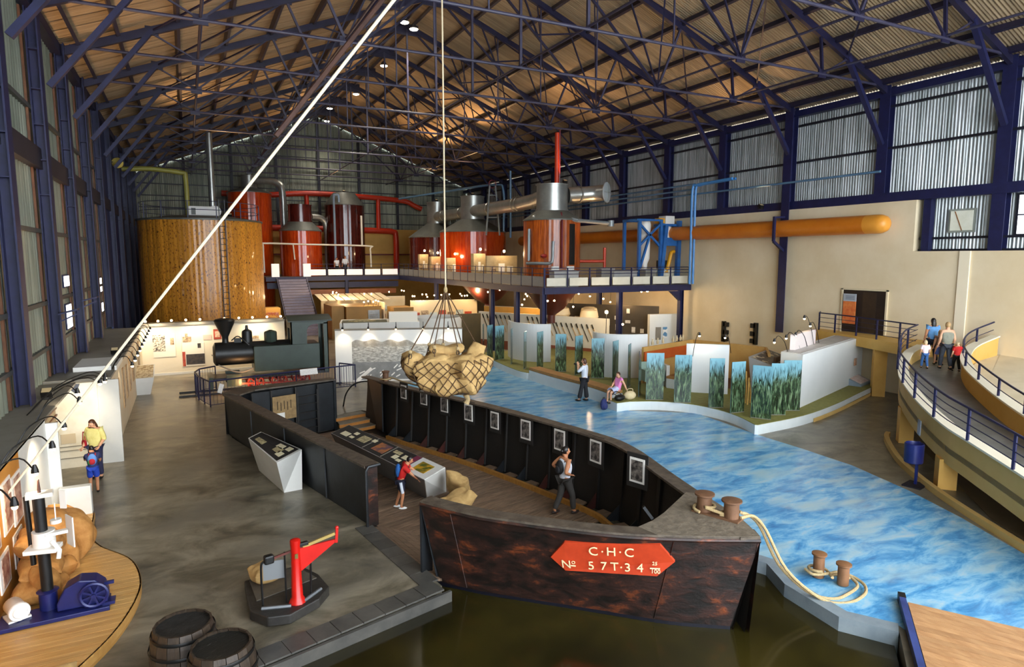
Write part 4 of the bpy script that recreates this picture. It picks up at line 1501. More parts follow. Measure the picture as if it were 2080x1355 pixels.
def barrel(p, lid, label):
    t = E('barrel', label, 'barrel', p, random.random())
    n = 16
    for k in range(n):
        a0, a1 = 2 * pi * k / n + .012, 2 * pi * (k + 1) / n - .012
        prof = [(.36, 0), (.42, .2), (.45, .45), (.42, .7), (.38, .88)]
        vs = [(r * cos(a), r * sin(a), z) for r, z in prof for a in (a0, a1)]
        vs += [((r - .03) * cos(a), (r - .03) * sin(a), z) for r, z in prof for a in (a0, a1)]
        m = len(prof)
        fs = []
        for i in range(m - 1):
            fs += [(2 * i, 2 * i + 1, 2 * i + 3, 2 * i + 2), (2 * m + 2 * i, 2 * m + 2 * i + 2, 2 * m + 2 * i + 3, 2 * m + 2 * i + 1),
                   (2 * i, 2 * i + 2, 2 * m + 2 * i + 2, 2 * m + 2 * i), (2 * i + 1, 2 * m + 2 * i + 1, 2 * m + 2 * i + 3, 2 * i + 3)]
        e = 2 * (m - 1)
        fs += [(0, 2 * m, 2 * m + 1, 1), (e, e + 1, 2 * m + e + 1, 2 * m + e)]
        MB().add(vs, fs).out('stave', BARR, t)
    for z, r in ((.12, .405), (.32, .445), (.58, .447), (.78, .412)):
        MB().lathe([(r, -.025), (r + .008, 0), (r, .025)], 28, (0, 0, z), cap=False).out('hoop', BLACK, t, True)
    MB().cyl((0, 0, .82), .36, .02, 28).out('lid', lid, t)
    return t


barrel((-.32, 9.66, 0), LID, 'dark wooden barrel with plain black lid behind the other one')
barrel((.14, 8.88, .0), mat('scratched_lid', '#1b1c1a', '#8a8880', 9, .35, bump=.3, det=9, ramp=(.62, .8), st=(1, 5, 1)), 'dark wooden barrel with white-flecked lid at the bottom edge')

# ---------------------------------------------------------------- platform scale
REDP = mat('bright_red_paint', '#b3140c', '#c41a10', 3, .3)
sc_ = E('platform_scale', 'red and black platform weighing scale on the grey floor near the water', 'scale', (1.25, 11.2, 0))
MB().prism([(p[0] - 1.25, p[1] - 11.2) for p in ((.62, 11.95), (.62, 10.85), (.86, 10.5), (1.2, 10.42), (1.72, 10.72), (1.95, 11.05), (1.86, 11.6), (1.6, 12.15))], .03, .2).out('base', mat('black_scale_base', '#211f1d', '#2f2c28', 5, .5, bump=.2), sc_, bev=.02)
MB().prism([(p[0] - 1.25, p[1] - 11.2) for p in ((.7, 11.9), (.75, 11.1), (1.8, 11.45), (1.55, 12.05))], .2, .215).out('weighing_plate', mat('worn_plate', '#4a443c', '#5a5247', 5, .55), sc_)
MB().lathe([(.13, 0), (.145, .03), (.12, .08), (.095, .12), (.075, .9), (.08, 1.0), (.085, 1.05), (.085, 1.12), (.05, 1.14)], 10, (.12, -.43, .18)).out('pillar', REDP, sc_, True)
MB().obox((.12, -.52, 1.05), (.05, .01, .08)).out('badge', mat('brass_badge', '#7a6a3a', metal=.6, rough=.4), sc_)
arm = MB()
arm.add([(.17, -.45, .98), (.80, -.40, 1.12), (.80, -.40, 1.16), (.17, -.45, 1.14), (.17, -.41, .72), (.17, -.45, .72), (.17, -.41, .98), (.80, -.37, 1.12), (.80, -.37, 1.16), (.17, -.41, 1.14)],
        [(5, 0, 1), (0, 3, 2, 1), (4, 7, 6), (6, 7, 8, 9), (1, 2, 8, 7), (3, 9, 8, 2), (5, 1, 7, 4)])
arm.out('bracket', REDP, sc_)
MB().bar((.80, -.39, 1.1), (.82, -.39, 1.36), .045).out('upright', REDP, sc_)
MB().ell((.82, -.39, 1.36), (.035, .03, .035), 8, 6).out('eye', REDP, sc_, True)
MB().bar((-.3, -.38, 1.02), (.35, -.41, 1.17), .035).out('rear_beam', mat('dull_red_iron', '#5a2a22', rough=.5), sc_)
MB().bar((.24, -.42, 1.15), (.78, -.4, 1.27), .035, .05).out('brass_beam', mat('brass_beam', '#b49a5a', metal=.5, rough=.35), sc_)
MB().obox((-.3, -.38, 1.03), (.16, .12, .15), .2).out('counterweight', BLACK, sc_, bev=.03)
MB().obox((.24, -.42, 1.2), (.18, .08, .06), .2).out('poise', BLACK, sc_, bev=.01)
MB().tube(catm([(-.42, -.3, .2), (-.42, -.3, .85), (-.38, -.3, .96), (-.28, -.32, 1.0)], 4), .02, 6).out('guard_rail', BLACK, sc_, True)
MB().tube([(.36, -.3, .22), (.38, -.34, 1.15)], .02, 6).out('guard_rail', BLACK, sc_, True)
MB().tube([(-.05, -.36, .2), (-.05, -.38, 1.1)], .016, 6).out('guard_rail', BLACK, sc_, True)
MB().obox((-.22, -.28, .78), (.34, .02, .34), -.1, .1).out('data_plate', mat('brushed_aluminium', '#a9adb0', metal=.7, rough=.35), sc_)
MB().tube([(-.45, -.42, .22), (0, -.55, .22)], .03, 6).out('plate_edge', mat('grey_edge', '#7a7e82', metal=.5, rough=.4), sc_, True)
MB().tube([(.2, -.5, .22), (.55, -.2, .22)], .03, 6).out('plate_edge', MATS['grey_edge'], sc_, True)
sack((.98, 11.75, .38), .3, .1, .1, .6, .45, .34, JUTE, 81, 'small jute sack lying on the weighing scale plate', None)


# ---------------------------------------------------------------- display cases
def displaycase(name, top, foot, z0, z1, label, cards, m=CASEG, glass=True, topm=None):
    """top / foot: four plan corners each"""
    c = V(((top[0][0] + top[2][0]) / 2, (top[0][1] + top[2][1]) / 2, z0))
    t = E(name, label, 'display case', c)
    MB().add([V((p[0], p[1], z0)) for p in foot] + [V((p[0], p[1], z1)) for p in top],
             [(3, 2, 1, 0), (4, 5, 6, 7), (0, 1, 5, 4), (1, 2, 6, 5), (2, 3, 7, 6), (3, 0, 4, 7)]).out('body', m, t, False, True)
    P = [V((p[0], p[1], z1)) for p in top]

    def uv(u, v, dz):
        return P[0].lerp(P[1], u).lerp(P[3].lerp(P[2], u), v) + V((0, 0, dz))

    def patch(u0, u1, v0, v1, dz, th, nm, mm, rot=0):
        q = [uv(u0, v0, dz), uv(u1, v0, dz), uv(u1, v1, dz), uv(u0, v1, dz)]
        lo = [k - V((0, 0, th)) for k in q]
        return MB().add(q + lo, [(0, 1, 2, 3), (7, 6, 5, 4), (0, 4, 5, 1), (1, 5, 6, 2), (2, 6, 7, 3), (3, 7, 4, 0)]).out(nm, mm, t, False, True)
    return t, patch


SLATE = mat('dark_case_bed', '#1a1918', '#151414', 3, .7)
CARD = mat('cream_card', '#e6dcb8', rough=.6)
CARDP = mat('card_print', '#7a6a48', '#d8cc9e', 14, .5, det=3)
tp = [atz(x, y, 1.0) for x, y in ((504, 890), (530, 877), (613, 913), (562, 940))]
ft = [tp[0] + V((.25, .1, 0)), tp[1] + V((.1, 0, 0)), atz(614, 994, 0), atz(577, 1001, 0)]
t, pt = displaycase('floor_display_case', [p[:2] for p in (tp[3], tp[2], tp[1], tp[0])], [p[:2] for p in (ft[3], ft[2], ft[1], ft[0])], 0, 1.0,
                    'short white tapered display case standing on the grey floor beside the barge', None, WHITE)
pt(.05, .95, .04, .97, .008, .01, 'case_bed', SLATE)
for u0, u1, v0, v1, m in ((.2, .45, .1, .22, CARD), (.3, .6, .2, .36, CARDP), (.55, .8, .25, .4, CARD), (.2, .5, .62, .86, CARDP), (.62, .85, .1, .2, CARD), (.5, .8, .45, .58, SLATE)):
    pt(u0, u1, v0, v1, .016, .006, 'card', m)
zt = .5
tp = [atz(x, y, zt) for x, y in ((672, 880), (709, 863), (904, 950), (862, 975))]
ft = [atz(x, y, ZD + .01) for x, y in ((867, 1013), (906, 998))]
axis = (tp[0] - tp[3])
f2 = [ft[0] + axis * .97, ft[1] + axis * .97]
t, pt = displaycase('long_display_case', [p[:2] for p in (tp[3], tp[2], tp[1], tp[0])], [p[:2] for p in (ft[0], ft[1], f2[1], f2[0])], ZD, zt,
                    'long grey display case in the barge with a white end and small screen', None, mat('grey_case_side', '#7d7a75', '#8b8883', 1, .5))
pt(.0, 1, .0, .19, .012, .02, 'white_top', WHITE)
q = [V((tp[3].x, tp[3].y, zt)), V((tp[2].x, tp[2].y, zt)), V((ft[1].x, ft[1].y, ZD)), V((ft[0].x, ft[0].y, ZD))]
nv = (q[1] - q[0]).cross(q[2] - q[0]).normalized()
nv = -nv if nv.dot(V((0, 0, 6)) - q[0]) < 0 else nv
MB().add([p + nv * .012 for p in q] + [p - nv * .01 for p in q], [(0, 1, 2, 3), (7, 6, 5, 4), (0, 4, 5, 1), (1, 5, 6, 2), (2, 6, 7, 3), (3, 7, 4, 0)]).out('white_end', WHITE, t, False, True)
pt(.22, .78, .05, .15, .022, .01, 'screen', mat('lit_screen', '#d6a52a', '#3f5a24', 4, .3, emit=0, ramp=(.4, .6), det=3))
pt(.04, .96, .195, .99, .012, .02, 'case_bed', SLATE)
pt(.05, .95, .195, .235, .02, .006, 'purple_strip', mat('plum_card', '#7a2a48'))
for v in (.42, .62):
    pt(.04, .96, v, v + .006, .02, .008, 'divider', GREYP)
for u0, u1, v0, v1, m in ((.2, .8, .44, .56, mat('sunset_print', '#b5713a', '#5d3f52', 2.5, .4, ramp=(.45, .55))), (.25, .5, .32, .36, CARD), (.55, .75, .33, .40, CARDP), (.2, .35, .27, .31, CARD), (.45, .7, .25, .3, CARD),
                           (.3, .75, .66, .75, CARDP), (.6, .8, .60, .64, CARD), (.2, .5, .85, .93, CARD), (.25, .4, .79, .83, CARD), (.55, .75, .8, .84, CARD)):
    pt(u0, u1, v0, v1, .022, .006, 'card', m)

# ---------------------------------------------------------------- locomotive
LG = mat('dark_green_loco_paint', '#26332a', '#2e3d33', 2, .4, .1)
LB = mat('black_boiler', '#17191a', '#212323', 3, .4, .3)
LR = mat('loco_red', '#8c2414', '#a5331d', 3, .5)
lo_ = E('steam_locomotive', 'small green and black steam locomotive with tall flared chimney', 'locomotive', (3.2, 31.0, 0))
c = V((-3.2, -31.0, 0))


def L(mb, nm, m, sm=False, bev=0):
    return mb.out(nm, m, lo_, sm, False, bev)


L(MB().lathe([(.05, 0), (.42, 0), (.52, .06), (.52, 1.6)], 24, (-2.35, 0, 1.72), 'X'), 'smokebox', LB, True)
L(MB().lathe([(.50, 0), (.50, 2.0)], 24, (-.8, 0, 1.72), 'X'), 'boiler', LB, True)
d = MB().lathe([(.0, -.03), (.36, -.03), (.4, 0)], 20, (-2.35, 0, 1.72), 'X').out('smokebox_door', LB, lo_, True)
MB().bar((-2.42, -.25, 1.7), (-2.42, .05, 1.7), .03).out('door_handle', BLACK, d)
L(MB().lathe([(.17, 0), (.13, .12), (.13, .3), (.42, .95), (.44, 1.02), (.38, 1.1), (.2, 1.14)], 16, (-1.85, 0, 2.17)), 'chimney', LB, True)
L(MB().lathe([(.23, 0), (.22, .45), (.2, .52), (.07, .6), (.05, .78)], 16, (-.95, 0, 2.18)), 'steam_dome', LB, True)
L(MB().lathe([(.28, 0), (.28, .42), (.25, .48), (.05, .55)], 8, (.05, 0, 2.15)), 'sand_dome', LG, False)
L(MB().box((-.75, -.72, .92), (2.1, .72, 2.05)), 'side_tank', LG, False, .02)
# cab: side walls with arched openings, front, back, roof
for sy in (-.72, .66):
    cab = MB()
    cab.box((.85, sy, 2.05), (1.55, sy + .06, 3.1))
    cab.box((1.55, sy, 2.95), (2.5, sy + .06, 3.1))
    cab.box((2.3, sy, .7), (2.5, sy + .06, 3.0))
    for k in range(5):
        a0, a1 = pi / 2 * k / 5, pi / 2 * (k + 1) / 5
        cab.add([(1.55, sy, 2.95), (1.55 + .35 * (1 - cos(a0)), sy, 2.6 + .35 * sin(a0)), (1.55 + .35 * (1 - cos(a1)), sy, 2.6 + .35 * sin(a1)),
                 (1.55, sy + .06, 2.95), (1.55 + .35 * (1 - cos(a0)), sy + .06, 2.6 + .35 * sin(a0)), (1.55 + .35 * (1 - cos(a1)), sy + .06, 2.6 + .35 * sin(a1))], [(0, 1, 2), (5, 4, 3), (1, 4, 5, 2)])
    L(cab, 'cab_side', LG)
L(MB().box((.85, -.72, 2.05), (.9, -.35, 3.1)).box((.85, .35, 2.05), (.9, .72, 3.1)).box((.85, -.35, 2.75), (.9, .35, 3.1)), 'cab_front', mat('brown_cab_lining', '#3c3428', '#2e281f', 2, .6))
L(MB().box((2.46, -.72, .7), (2.5, .72, 2.2)).box((2.46, -.72, 2.2), (2.5, -.4, 3.05)).box((2.46, .4, 2.2), (2.5, .72, 3.05)), 'cab_back', mat('dark_cab_back', '#232019', '#1a1814', 2, .6))
rf = MB()
A = [V((.72, -.85 + 1.7 * k / 10, 3.08 + .2 * sin(pi * k / 10))) for k in range(11)]
rf.strip(A, [p + V((1.95, 0, 0)) for p in A], (0, 0, .05))
L(rf, 'cab_roof', mat('dark_green_roof', '#1f2b22', '#26332a', 2, .5))
L(MB().box((-2.5, -.6, .62), (2.5, .6, .74)), 'frame', LB)
L(MB().box((-2.6, -.75, .3), (-2.45, .75, .8)), 'buffer_beam', LG)
L(MB().box((-1.9, -.72, .35), (-1.3, -.45, .85)), 'cylinder_block', LG)
L(MB().box((-1.9, .45, .35), (-1.3, .72, .85)), 'cylinder_block', LG)
for i, x in enumerate((-.7, .3, 1.3)):
    for sy in (-.5, .5):
        w = MB().tube([(x + .33 * cos(a), sy, .38 + .33 * sin(a)) for a in [2 * pi * k / 18 for k in range(18)]], .045, 6, True).out('wheel', LR, lo_, True)
        for k in range(4):
            a = pi * k / 4 + .2 * i
            MB().bar((x - .3 * cos(a), sy, .38 - .3 * sin(a)), (x + .3 * cos(a), sy, .38 + .3 * sin(a)), .04).out('spoke', LR, w)
for sy in (-.6, .6):
    L(MB().bar((-1.3, sy, .42), (1.4, sy, .3), .06, .08), 'coupling_rod', LR)
L(MB().tube(catm([(-2.2, -.45, 1.3), (-1.6, -.6, 1.0), (-1.2, -.62, .95), (-.8, -.7, 1.1)], 4), .03, 6), 'steam_pipe', GREYP, True)
L(MB().tube(catm([(-1.6, 0, 2.3), (-1.35, -.2, 2.5), (-1.1, -.35, 2.3), (-.9, -.4, 2.1)], 4), .025, 6), 'steam_pipe', LB, True)
L(MB().obox((-1.35, -.1, 2.3), (.3, .14, .2)), 'valve', LB)
lamp('POINT', (1.9, 29.9, .45), 45, (1, .5, .2), .1)
for sy in (-.48, .42):
    o = MB().box((-.6, 31.0 + sy, 0), (6.3, 31.06 + sy, .07)).out('rail', BLACK)
    tag(o, 'dark steel rail under the locomotive, the %s one' % ('nearer' if sy < 0 else 'farther'), 'rail')

# railing round the locomotive
def railing(name, pts, h, label, rails=(1.0, .66, .33), post_every=None, m=NAVY, r=.025, gr=None, base=0, cat='railing', posts=None):
    P = [V(p) if len(p) == 3 else V((p[0], p[1], base)) for p in pts]
    t = E(name, label, cat, P[0], 0, gr)
    for f in rails:
        rr = r * 1.25 if f == 1.0 else r * .55
        MB().tube([p + V((0, 0, h * f)) for p in P], rr, 6).out('handrail' if f == 1.0 else 'rail', m, t, True, True)
    for i in (posts if posts is not None else range(len(P))):
        MB().tube([P[i], P[i] + V((0, 0, h))], r, 6).out('post', m, t, True, True)
    return t


fence = [V(p) for p in ((.9, 31.9, 0), (.25, 31.4, 0), (.05, 30.6, 0), (.15, 29.6, 0), (.35, 28.7, 0), (.55, 28.0, 0), (2.3, 28.45, 0), (4.0, 28.85, 0), (5.75, 29.25, 0), (6.7, 29.4, 0), (6.15, 30.2, 0))]
ln = railing('loco_railing', fence, 1.05, 'navy blue railing around the locomotive', (1.0, .08), m=NAVY, r=.028)
for a, b in zip(fence, fence[1:]):
    k = int((b - a).length / .13)
    mb = MB()
    for i in range(1, k):
        p = a.lerp(b, i / k)
        mb.bar(p + V((0, 0, .08)), p + V((0, 0, 1.0)), .012)
    o = mb.out('baluster', NAVY, ln, False, True)
    o['kind'] = 'stuff'
NOT = mat('white_notice', '#f2eee6', '#dcd8d0', 30, .5)
o = MB().obox((4.55, 28.9, .98), (.78, .03, .27), .2, -.35).out('notice_plate', NOT)
tag(o, 'white rectangular notice plate on the locomotive railing', 'sign')
o = MB().obox((.95, 28.05, .72), (.18, .03, .38), .25, -.3, .4).out('warning_notice', NOT)
tag(o, 'small white notice tilted at the corner of the locomotive railing', 'sign')
mb = MB().tube(catm([(5.35, 25.75, 0), (5.45, 25.6, .55), (5.75, 25.4, .95), (6.2, 25.2, 1.05), (6.35, 25.1, .9)], 4), .03, 8).out('bent_pipe', BLACK, None, True)
tag(mb, 'bent black pipe arching from the floor beside the barge stern', 'pipe')

# ---------------------------------------------------------------- harbour mural
ma, mb_ = V((6.15, 31.0, 0)), V((11.9, 29.0, 0))
dx = (mb_ - ma).normalized()
mr = atan2(dx.y, dx.x)
ML = (mb_ - ma).length
t = E('harbour_mural', 'white free-standing wall with a grey harbour landscape mural', 'panel', ma, mr)
MB().box((0, 0, 0), (ML, .3, 2.5)).out('wall', mat('mural_white', '#e9e6de', '#efece5', .6, .5), t)
MB().box((-.02, -.03, 2.5), (ML + .02, .34, 2.55)).out('top', GREYP, t)


def murmat(name, c, c2, sc, st=(1, 1, 1), ramp=(.4, .6)):
    return mat(name, c, c2, sc, .6, st=st, det=6, ramp=ramp)


x0, x1 = .78, ML - .1
MB().box((x0, -.012, .08), (x1, 0, .95)).out('sea', murmat('mural_sea', '#7c7c7a', '#8c8b88', 2), t)
MB().box((x0, -.012, .95), (x1, 0, 1.7)).out('town', murmat('mural_town', '#8a867e', '#d9d5cb', 4, (1.2, 1, 4), (.42, .66)), t)
n = 60
top = []
for i in range(n + 1):
    u = i / n
    z = 1.95 + .1 * sin(u * 7) + .10 * sin(u * 17 + 1) + .05 * sin(u * 41) + .22 * math.exp(-((u - .55) / .08) ** 2) + .16 * math.exp(-((u - .2) / .1) ** 2) + .14 * math.exp(-((u - .85) / .08) ** 2) - .1
    top.append((x0 + (x1 - x0) * u, z))
MB().add([(x, -.012, 1.7) for x, z in top] + [(x, -.012, z) for x, z in top] + [(x, 0, z) for x, z in top],
         [(i, i + 1, n + 2 + i, n + 1 + i) for i in range(n)] + [(n + 1 + i, n + 2 + i, 2 * n + 3 + i, 2 * n + 2 + i) for i in range(n)]).out('mountains', murmat('mural_mountain', '#b3aca0', '#8f887c', 3), t)
rn = random.Random(4)
for i in range(12):
    x, z = rn.uniform(1.1, 3.2), rn.uniform(.2, .85)
    MB().obox((x, -.016, z), (rn.uniform(.12, .3), .008, .05), 0, 0, -.6 + rn.uniform(-.3, .3)).out('painted_boat', MATW, t)
MB().obox((1.35, -.016, .35), (.9, .008, .16), 0, 0, -.7).out('painted_boat', MATW, t)
for i, x in enumerate((.4, 1.6, 2.9, 4.2, 5.4)):
    q = Matrix.Translation(ma) @ Matrix.Rotation(mr, 4, 'Z') @ V((x, -.35, 2.62))
    r = Matrix.Translation(ma) @ Matrix.Rotation(mr, 4, 'Z') @ V((x, .1, 2.5))
    goose(tuple(r), tuple(q), i, 'gooseneck lamp over the harbour mural, %s from its left end' % ORD[i], 34, tuple(Matrix.Translation(ma) @ Matrix.Rotation(mr, 4, 'Z') @ V((x, .1, 1.4))), 'lamps over the mural')
t = E('drum_display', 'dark open-topped round white drum display behind the mural', 'display', (13.7, 37.4, 0))
MB().lathe([(1.5, 0), (1.5, 2.35), (1.42, 2.35), (1.42, 2.0)], 28, cap=False).out('wall', WHITE, t, True)
MB().cyl((0, 0, 1.9), 1.42, .03, 28).out('inner_floor', BLACK, t)
t = E('model_display', 'long white counter with a dark landscape model behind the mural', 'display', (9.0, 36.5, 0), -.25)
MB().box((-1.4, -1.0, 0), (3.0, 1.2, 2.35)).out('counter', WHITE, t)
MB().box((-1.3, -.9, 2.35), (1.2, .6, 2.37)).out('model_bed', mat('model_green', '#2e3a2c', '#5b5a44', 3, .7), t)
MB().ell((-.2, -.2, 2.36), (.8, .4, .12), 10, 6).out('model_hill', mat('model_hill', '#a8976a', '#6a6244', 5, .7), t, True)
MB().box((1.3, -.9, 2.35), (2.9, -.2, 2.9)).out('white_cabinet', mat('lit_cabinet', '#f3ecdc'), t)
# ================================================================ CANE ISLAND
GREEN = mat('olive_carpet', '#7c7a3c', '#8f8b4a', 6, .8, bump=.1)
KW = mat('pale_kerb_paint', '#dfe4e2', '#d2d9d8', 1, .45)
TAN = mat('tan_cushion', '#a5763f', '#b5864c', 4, .7, bump=.1)
edge = catm([(15.6, 34.5, 0), (15.1, 33.2, 0), (14.7, 30.5, 0), (14.55, 28.2, 0), (14.66, 27.4, 0)], 4) + [V(p) for p in ((15.25, 26.7, 0), (15.5, 23.5, 0), (15.55, 20.9, 0), (14.72, 20.75, 0), (14.68, 19.98, 0), (15.3, 19.98, 0))] + \
    catm([(15.32, 19.97, 0), (16.3, 19.5, 0), (17.1, 18.6, 0), (17.4, 17.4, 0), (17.3, 16.3, 0), (16.93, 15.22, 0)], 4)[1:] + catm([(17.0, 15.15, 0), (19.5, 15.35, 0), (22.2, 16.05, 0), (25.0, 17.0, 0), (27.7, 17.9, 0)], 4)
isl = E('exhibit_island', 'raised exhibit island with white kerb and olive green carpet beside the blue floor', 'platform', (20, 22, 0))
ring = [(p.x, p.y) for p in edge] + [(27.7, 34.5)]
MB().prism(ring, 0, .34).out('kerb', KW, isl, False, True)
MB().prism(ring, .34, .362).out('carpet', GREEN, isl, False, True)
MB().strip([V((p.x + .02, p.y - .03, 0)) for p in edge[-12:]], [V((p.x + .02, p.y - .03, .14)) for p in edge[-12:]], (0, -.02, 0)).out('ochre_footing', OCHRE2, isl, False, True)
bn = E('curved_bench', 'curved white bench with tan cushions at the edge of the exhibit island', 'bench', (15, 23.5, 0))
bf = catm([(14.68, 27.2, 0), (14.78, 25.2, 0), (14.95, 23.2, 0), (15.02, 21.9, 0), (14.95, 20.75, 0)], 6)
bb = [p + V((.6, .05, 0)) for p in bf]
MB().strip(zz(bf, .5), zz(bb, .5), (0, 0, -.5)).out('base', KW, bn, False, True)
n4 = (len(bf) - 1) // 4
for k in range(4):
    i0, i1 = k * n4, (k + 1) * n4
    a, b = bf[i0:i1 + 1], bb[i0:i1 + 1]
    a[-1] = a[-1].lerp(a[-2], .06)
    b[-1] = b[-1].lerp(b[-2], .06)
    MB().strip(zz(a, .52), zz(b, .52), (0, 0, .12)).out('cushion', TAN, bn, False, True)


# ---------------------------------------------------------------- white walls
def cwall(name, pts, z0, z1, th, label, m=None, cat='partition'):
    t = E(name, label, cat, (pts[0][0], pts[0][1], z0))
    MB().wall(pts, z0, z1, th).out('wall', m or mat('cool_white_wall', '#dfe3e2', '#e6e9e8', .6, .5), t, True, True)
    MB().wall(pts, z1, z1 + .02, th).out('top_edge', KW, t, False, True)
    return t


cwall('curved_partition', [p[:2] for p in catm([(16.2, 32.6, 0), (16.0, 31.8, 0), (16.1, 30.9, 0), (16.5, 30.1, 0), (17.3, 29.6, 0)], 5)], .36, 2.4, .12, 'curved white partition left of the blue steel corner post')
cwall('curved_partition', [p[:2] for p in catm([(17.4, 25.75, 0), (17.25, 25.2, 0), (17.5, 24.5, 0), (18.2, 23.95, 0), (19.1, 23.7, 0)], 5)], .36, 2.4, .12, 'curved white partition behind the woman taking a photograph')
cwall('flat_partition', [(18.45, 20.35), (19.7, 19.2)], .36, 2.4, .14, 'flat white partition in the middle of the cane panels')
t = E('long_white_block', 'long white exhibit block with a printed top running to the right wall', 'partition', (20.5, 16.4, .36))
bk = [(20.35, 16.2), (27.55, 18.75), (27.3, 19.9), (20.3, 17.15)]
MB().prism(bk, .36, 2.38).out('block', mat('cool_white_wall', '#dfe3e2'), t, False, True)
MB().prism([(20.5, 16.4), (27.45, 18.85), (27.3, 19.75), (20.45, 17.05)], 2.38, 2.4).out('top', mat('printed_grey_top', '#a9a8a6', '#bdbcba', 2, .4), t, False, True)
MB().prism([(21.0, 17.1), (23.4, 18.05), (23.3, 18.2), (20.9, 17.25)], 2.4, 3.0).out('backboard', mat('pink_white_print', '#e8dcd8', '#c98a86', 1.2, .6, ramp=(.6, .75)), t, False, True)
q = onplane(1736, 735, (20.35, 16.2), (27.55, 18.75))
o = MB().obox(q + V((.01, -.03, 0)), (.3, .03, .32), .34).out('small_notice', mat('brown_notice', '#a86a4a', '#d6b090', 12, .5))
tag(o, 'small square brown notice on the long white exhibit block', 'sign')
t = E('sloping_info_panel', 'low sloping white info panel on the green carpet near the landing', 'sign', atz(1745, 780, .36), .3)
MB().add([(-.7, -.3, 0), (.7, -.3, 0), (.7, .35, 0), (-.7, .35, 0), (-.7, -.3, .08), (.7, -.3, .08), (.7, .35, .35), (-.7, .35, .35)], [(3, 2, 1, 0), (4, 5, 6, 7), (0, 1, 5, 4), (1, 2, 6, 5), (2, 3, 7, 6), (3, 0, 4, 7)]).out('stand', mat('grey_blue_stand', '#8b9aa6'), t)
MB().add([(-.6, -.24, .115), (.6, -.24, .115), (.6, .3, .34), (-.6, .3, .34)], [(0, 1, 2, 3)]).out('print', mat('pale_pink_print', '#f0e6e0', '#dcb8ac', 6, .5), t)

# printed cane glass panels
pc = bpy.data.materials.new('cane_print_glass')
pc.use_nodes = True
n_, l_ = pc.node_tree.nodes, pc.node_tree.links
b_ = n_['Principled BSDF']
b_.inputs['Roughness'].default_value = .12
b_.inputs['Alpha'].default_value = .8
tc_ = n_.new('ShaderNodeTexCoord')
sx_ = n_.new('ShaderNodeSeparateXYZ')
l_.new(tc_.outputs['Object'], sx_.inputs[0])
oi_ = n_.new('ShaderNodeObjectInfo')
mp_ = n_.new('ShaderNodeMapping')
mp_.inputs['Scale'].default_value = (17, 17, 2.6)
l_.new(tc_.outputs['Object'], mp_.inputs['Vector'])
ad_ = n_.new('ShaderNodeVectorMath')
mu_ = n_.new('ShaderNodeMath')
mu_.operation = 'MULTIPLY'
mu_.inputs[1].default_value = 37
l_.new(oi_.outputs['Random'], mu_.inputs[0])
cb_ = n_.new('ShaderNodeCombineXYZ')
l_.new(mu_.outputs[0], cb_.inputs[0])
l_.new(mp_.outputs[0], ad_.inputs[0])
l_.new(cb_.outputs[0], ad_.inputs[1])
nz_ = n_.new('ShaderNodeTexNoise')
nz_.inputs['Scale'].default_value = 1
nz_.inputs['Detail'].default_value = 6
nz_.inputs['Distortion'].default_value = 1.2
l_.new(ad_.outputs[0], nz_.inputs['Vector'])
rc_ = n_.new('ShaderNodeValToRGB')
e_ = rc_.color_ramp.elements
e_[0].position, e_[0].color = .36, hx('#141d15')
e_[1].position, e_[1].color = .68, hx('#869c78')
k_ = e_.new(.5)
k_.color = hx('#3a5236')
l_.new(nz_.outputs['Fac'], rc_.inputs[0])
# cane edge: height + noise
ma_ = n_.new('ShaderNodeMath')
ma_.operation = 'MULTIPLY_ADD'
ma_.inputs[1].default_value = 1.5
l_.new(nz_.outputs['Fac'], ma_.inputs[0])
l_.new(sx_.outputs[2], ma_.inputs[2])
rs_ = n_.new('ShaderNodeMapRange')
rs_.inputs[1].default_value = 2.0
rs_.inputs[2].default_value = 2.45
l_.new(ma_.outputs[0], rs_.inputs[0])
mx_ = n_.new('ShaderNodeMix')
mx_.data_type = 'RGBA'
mx_.inputs[7].default_value = hx('#86bccb')
l_.new(rs_.outputs[0], mx_.inputs[0])
l_.new(rc_.outputs[0], mx_.inputs[6])
l_.new(mx_.outputs[2], b_.inputs['Base Color'])
GEDGE = mat('glass_edge', '#3f5f62', rough=.2)
PAN = [(981, 983.5, 653, 725), (990, 1001, 656, 728), (1006, 1024, 660, 730), (1038, 1041, 665, 738), (1064, 1069, 670, 748), (1091, 1103, 675, 748), (1128, 1150, 679, 755), (1168, 1183, 682, 760),
       (1201, 1227, 687, 768), (1244, 1255, 692, 775), (1275, 1280, 698, 785), (1297, 1301, 708, 803), (1312, 1347, 714, 812), (1369, 1403, 717, 818), (1439, 1469, 724, 828), (1484, 1510, 732, 838),
       (1525, 1566, 739, 851), (1563, 1595, 735, 843), (1588, 1624, 731, 834)]
for i, (xa, xb, yt, yb) in enumerate(PAN):
    a, b = atz(xa, yb, .37), atz(xb, yb, .37)
    if i == 16:
        b = atz(xb, 853, .37)
        a = atz(xa, 848, .37)
    w = (b - a).length
    c = (a + b) / 2
    rz = atan2(b.y - a.y, b.x - a.x)
    if w < .5:          # seen nearly edge-on: real width, turned along the view
        w = .62
        v = c.xy.normalized()
        base = atan2(v.y, v.x)
        need = (b - a).length / .62
        rz = base - math.asin(min(1, need)) if xb > xa else base
    t = E('cane_print_panel', 'upright glass panel printed with sugar cane, %s from the left of the row' % ORD[i], 'glass panel', c, rz, 'printed cane panels on the island')
    MB().box((-w / 2, -.008, 0), (w / 2, .008, 1.88)).out('glass', pc, t)
    MB().box((-w / 2 - .008, -.01, 0), (-w / 2, .01, 1.88)).out('edge', GEDGE, t)
    MB().box((-w / 2, -.03, 0), (w / 2, .03, .02)).out('foot_channel', GREYP, t)
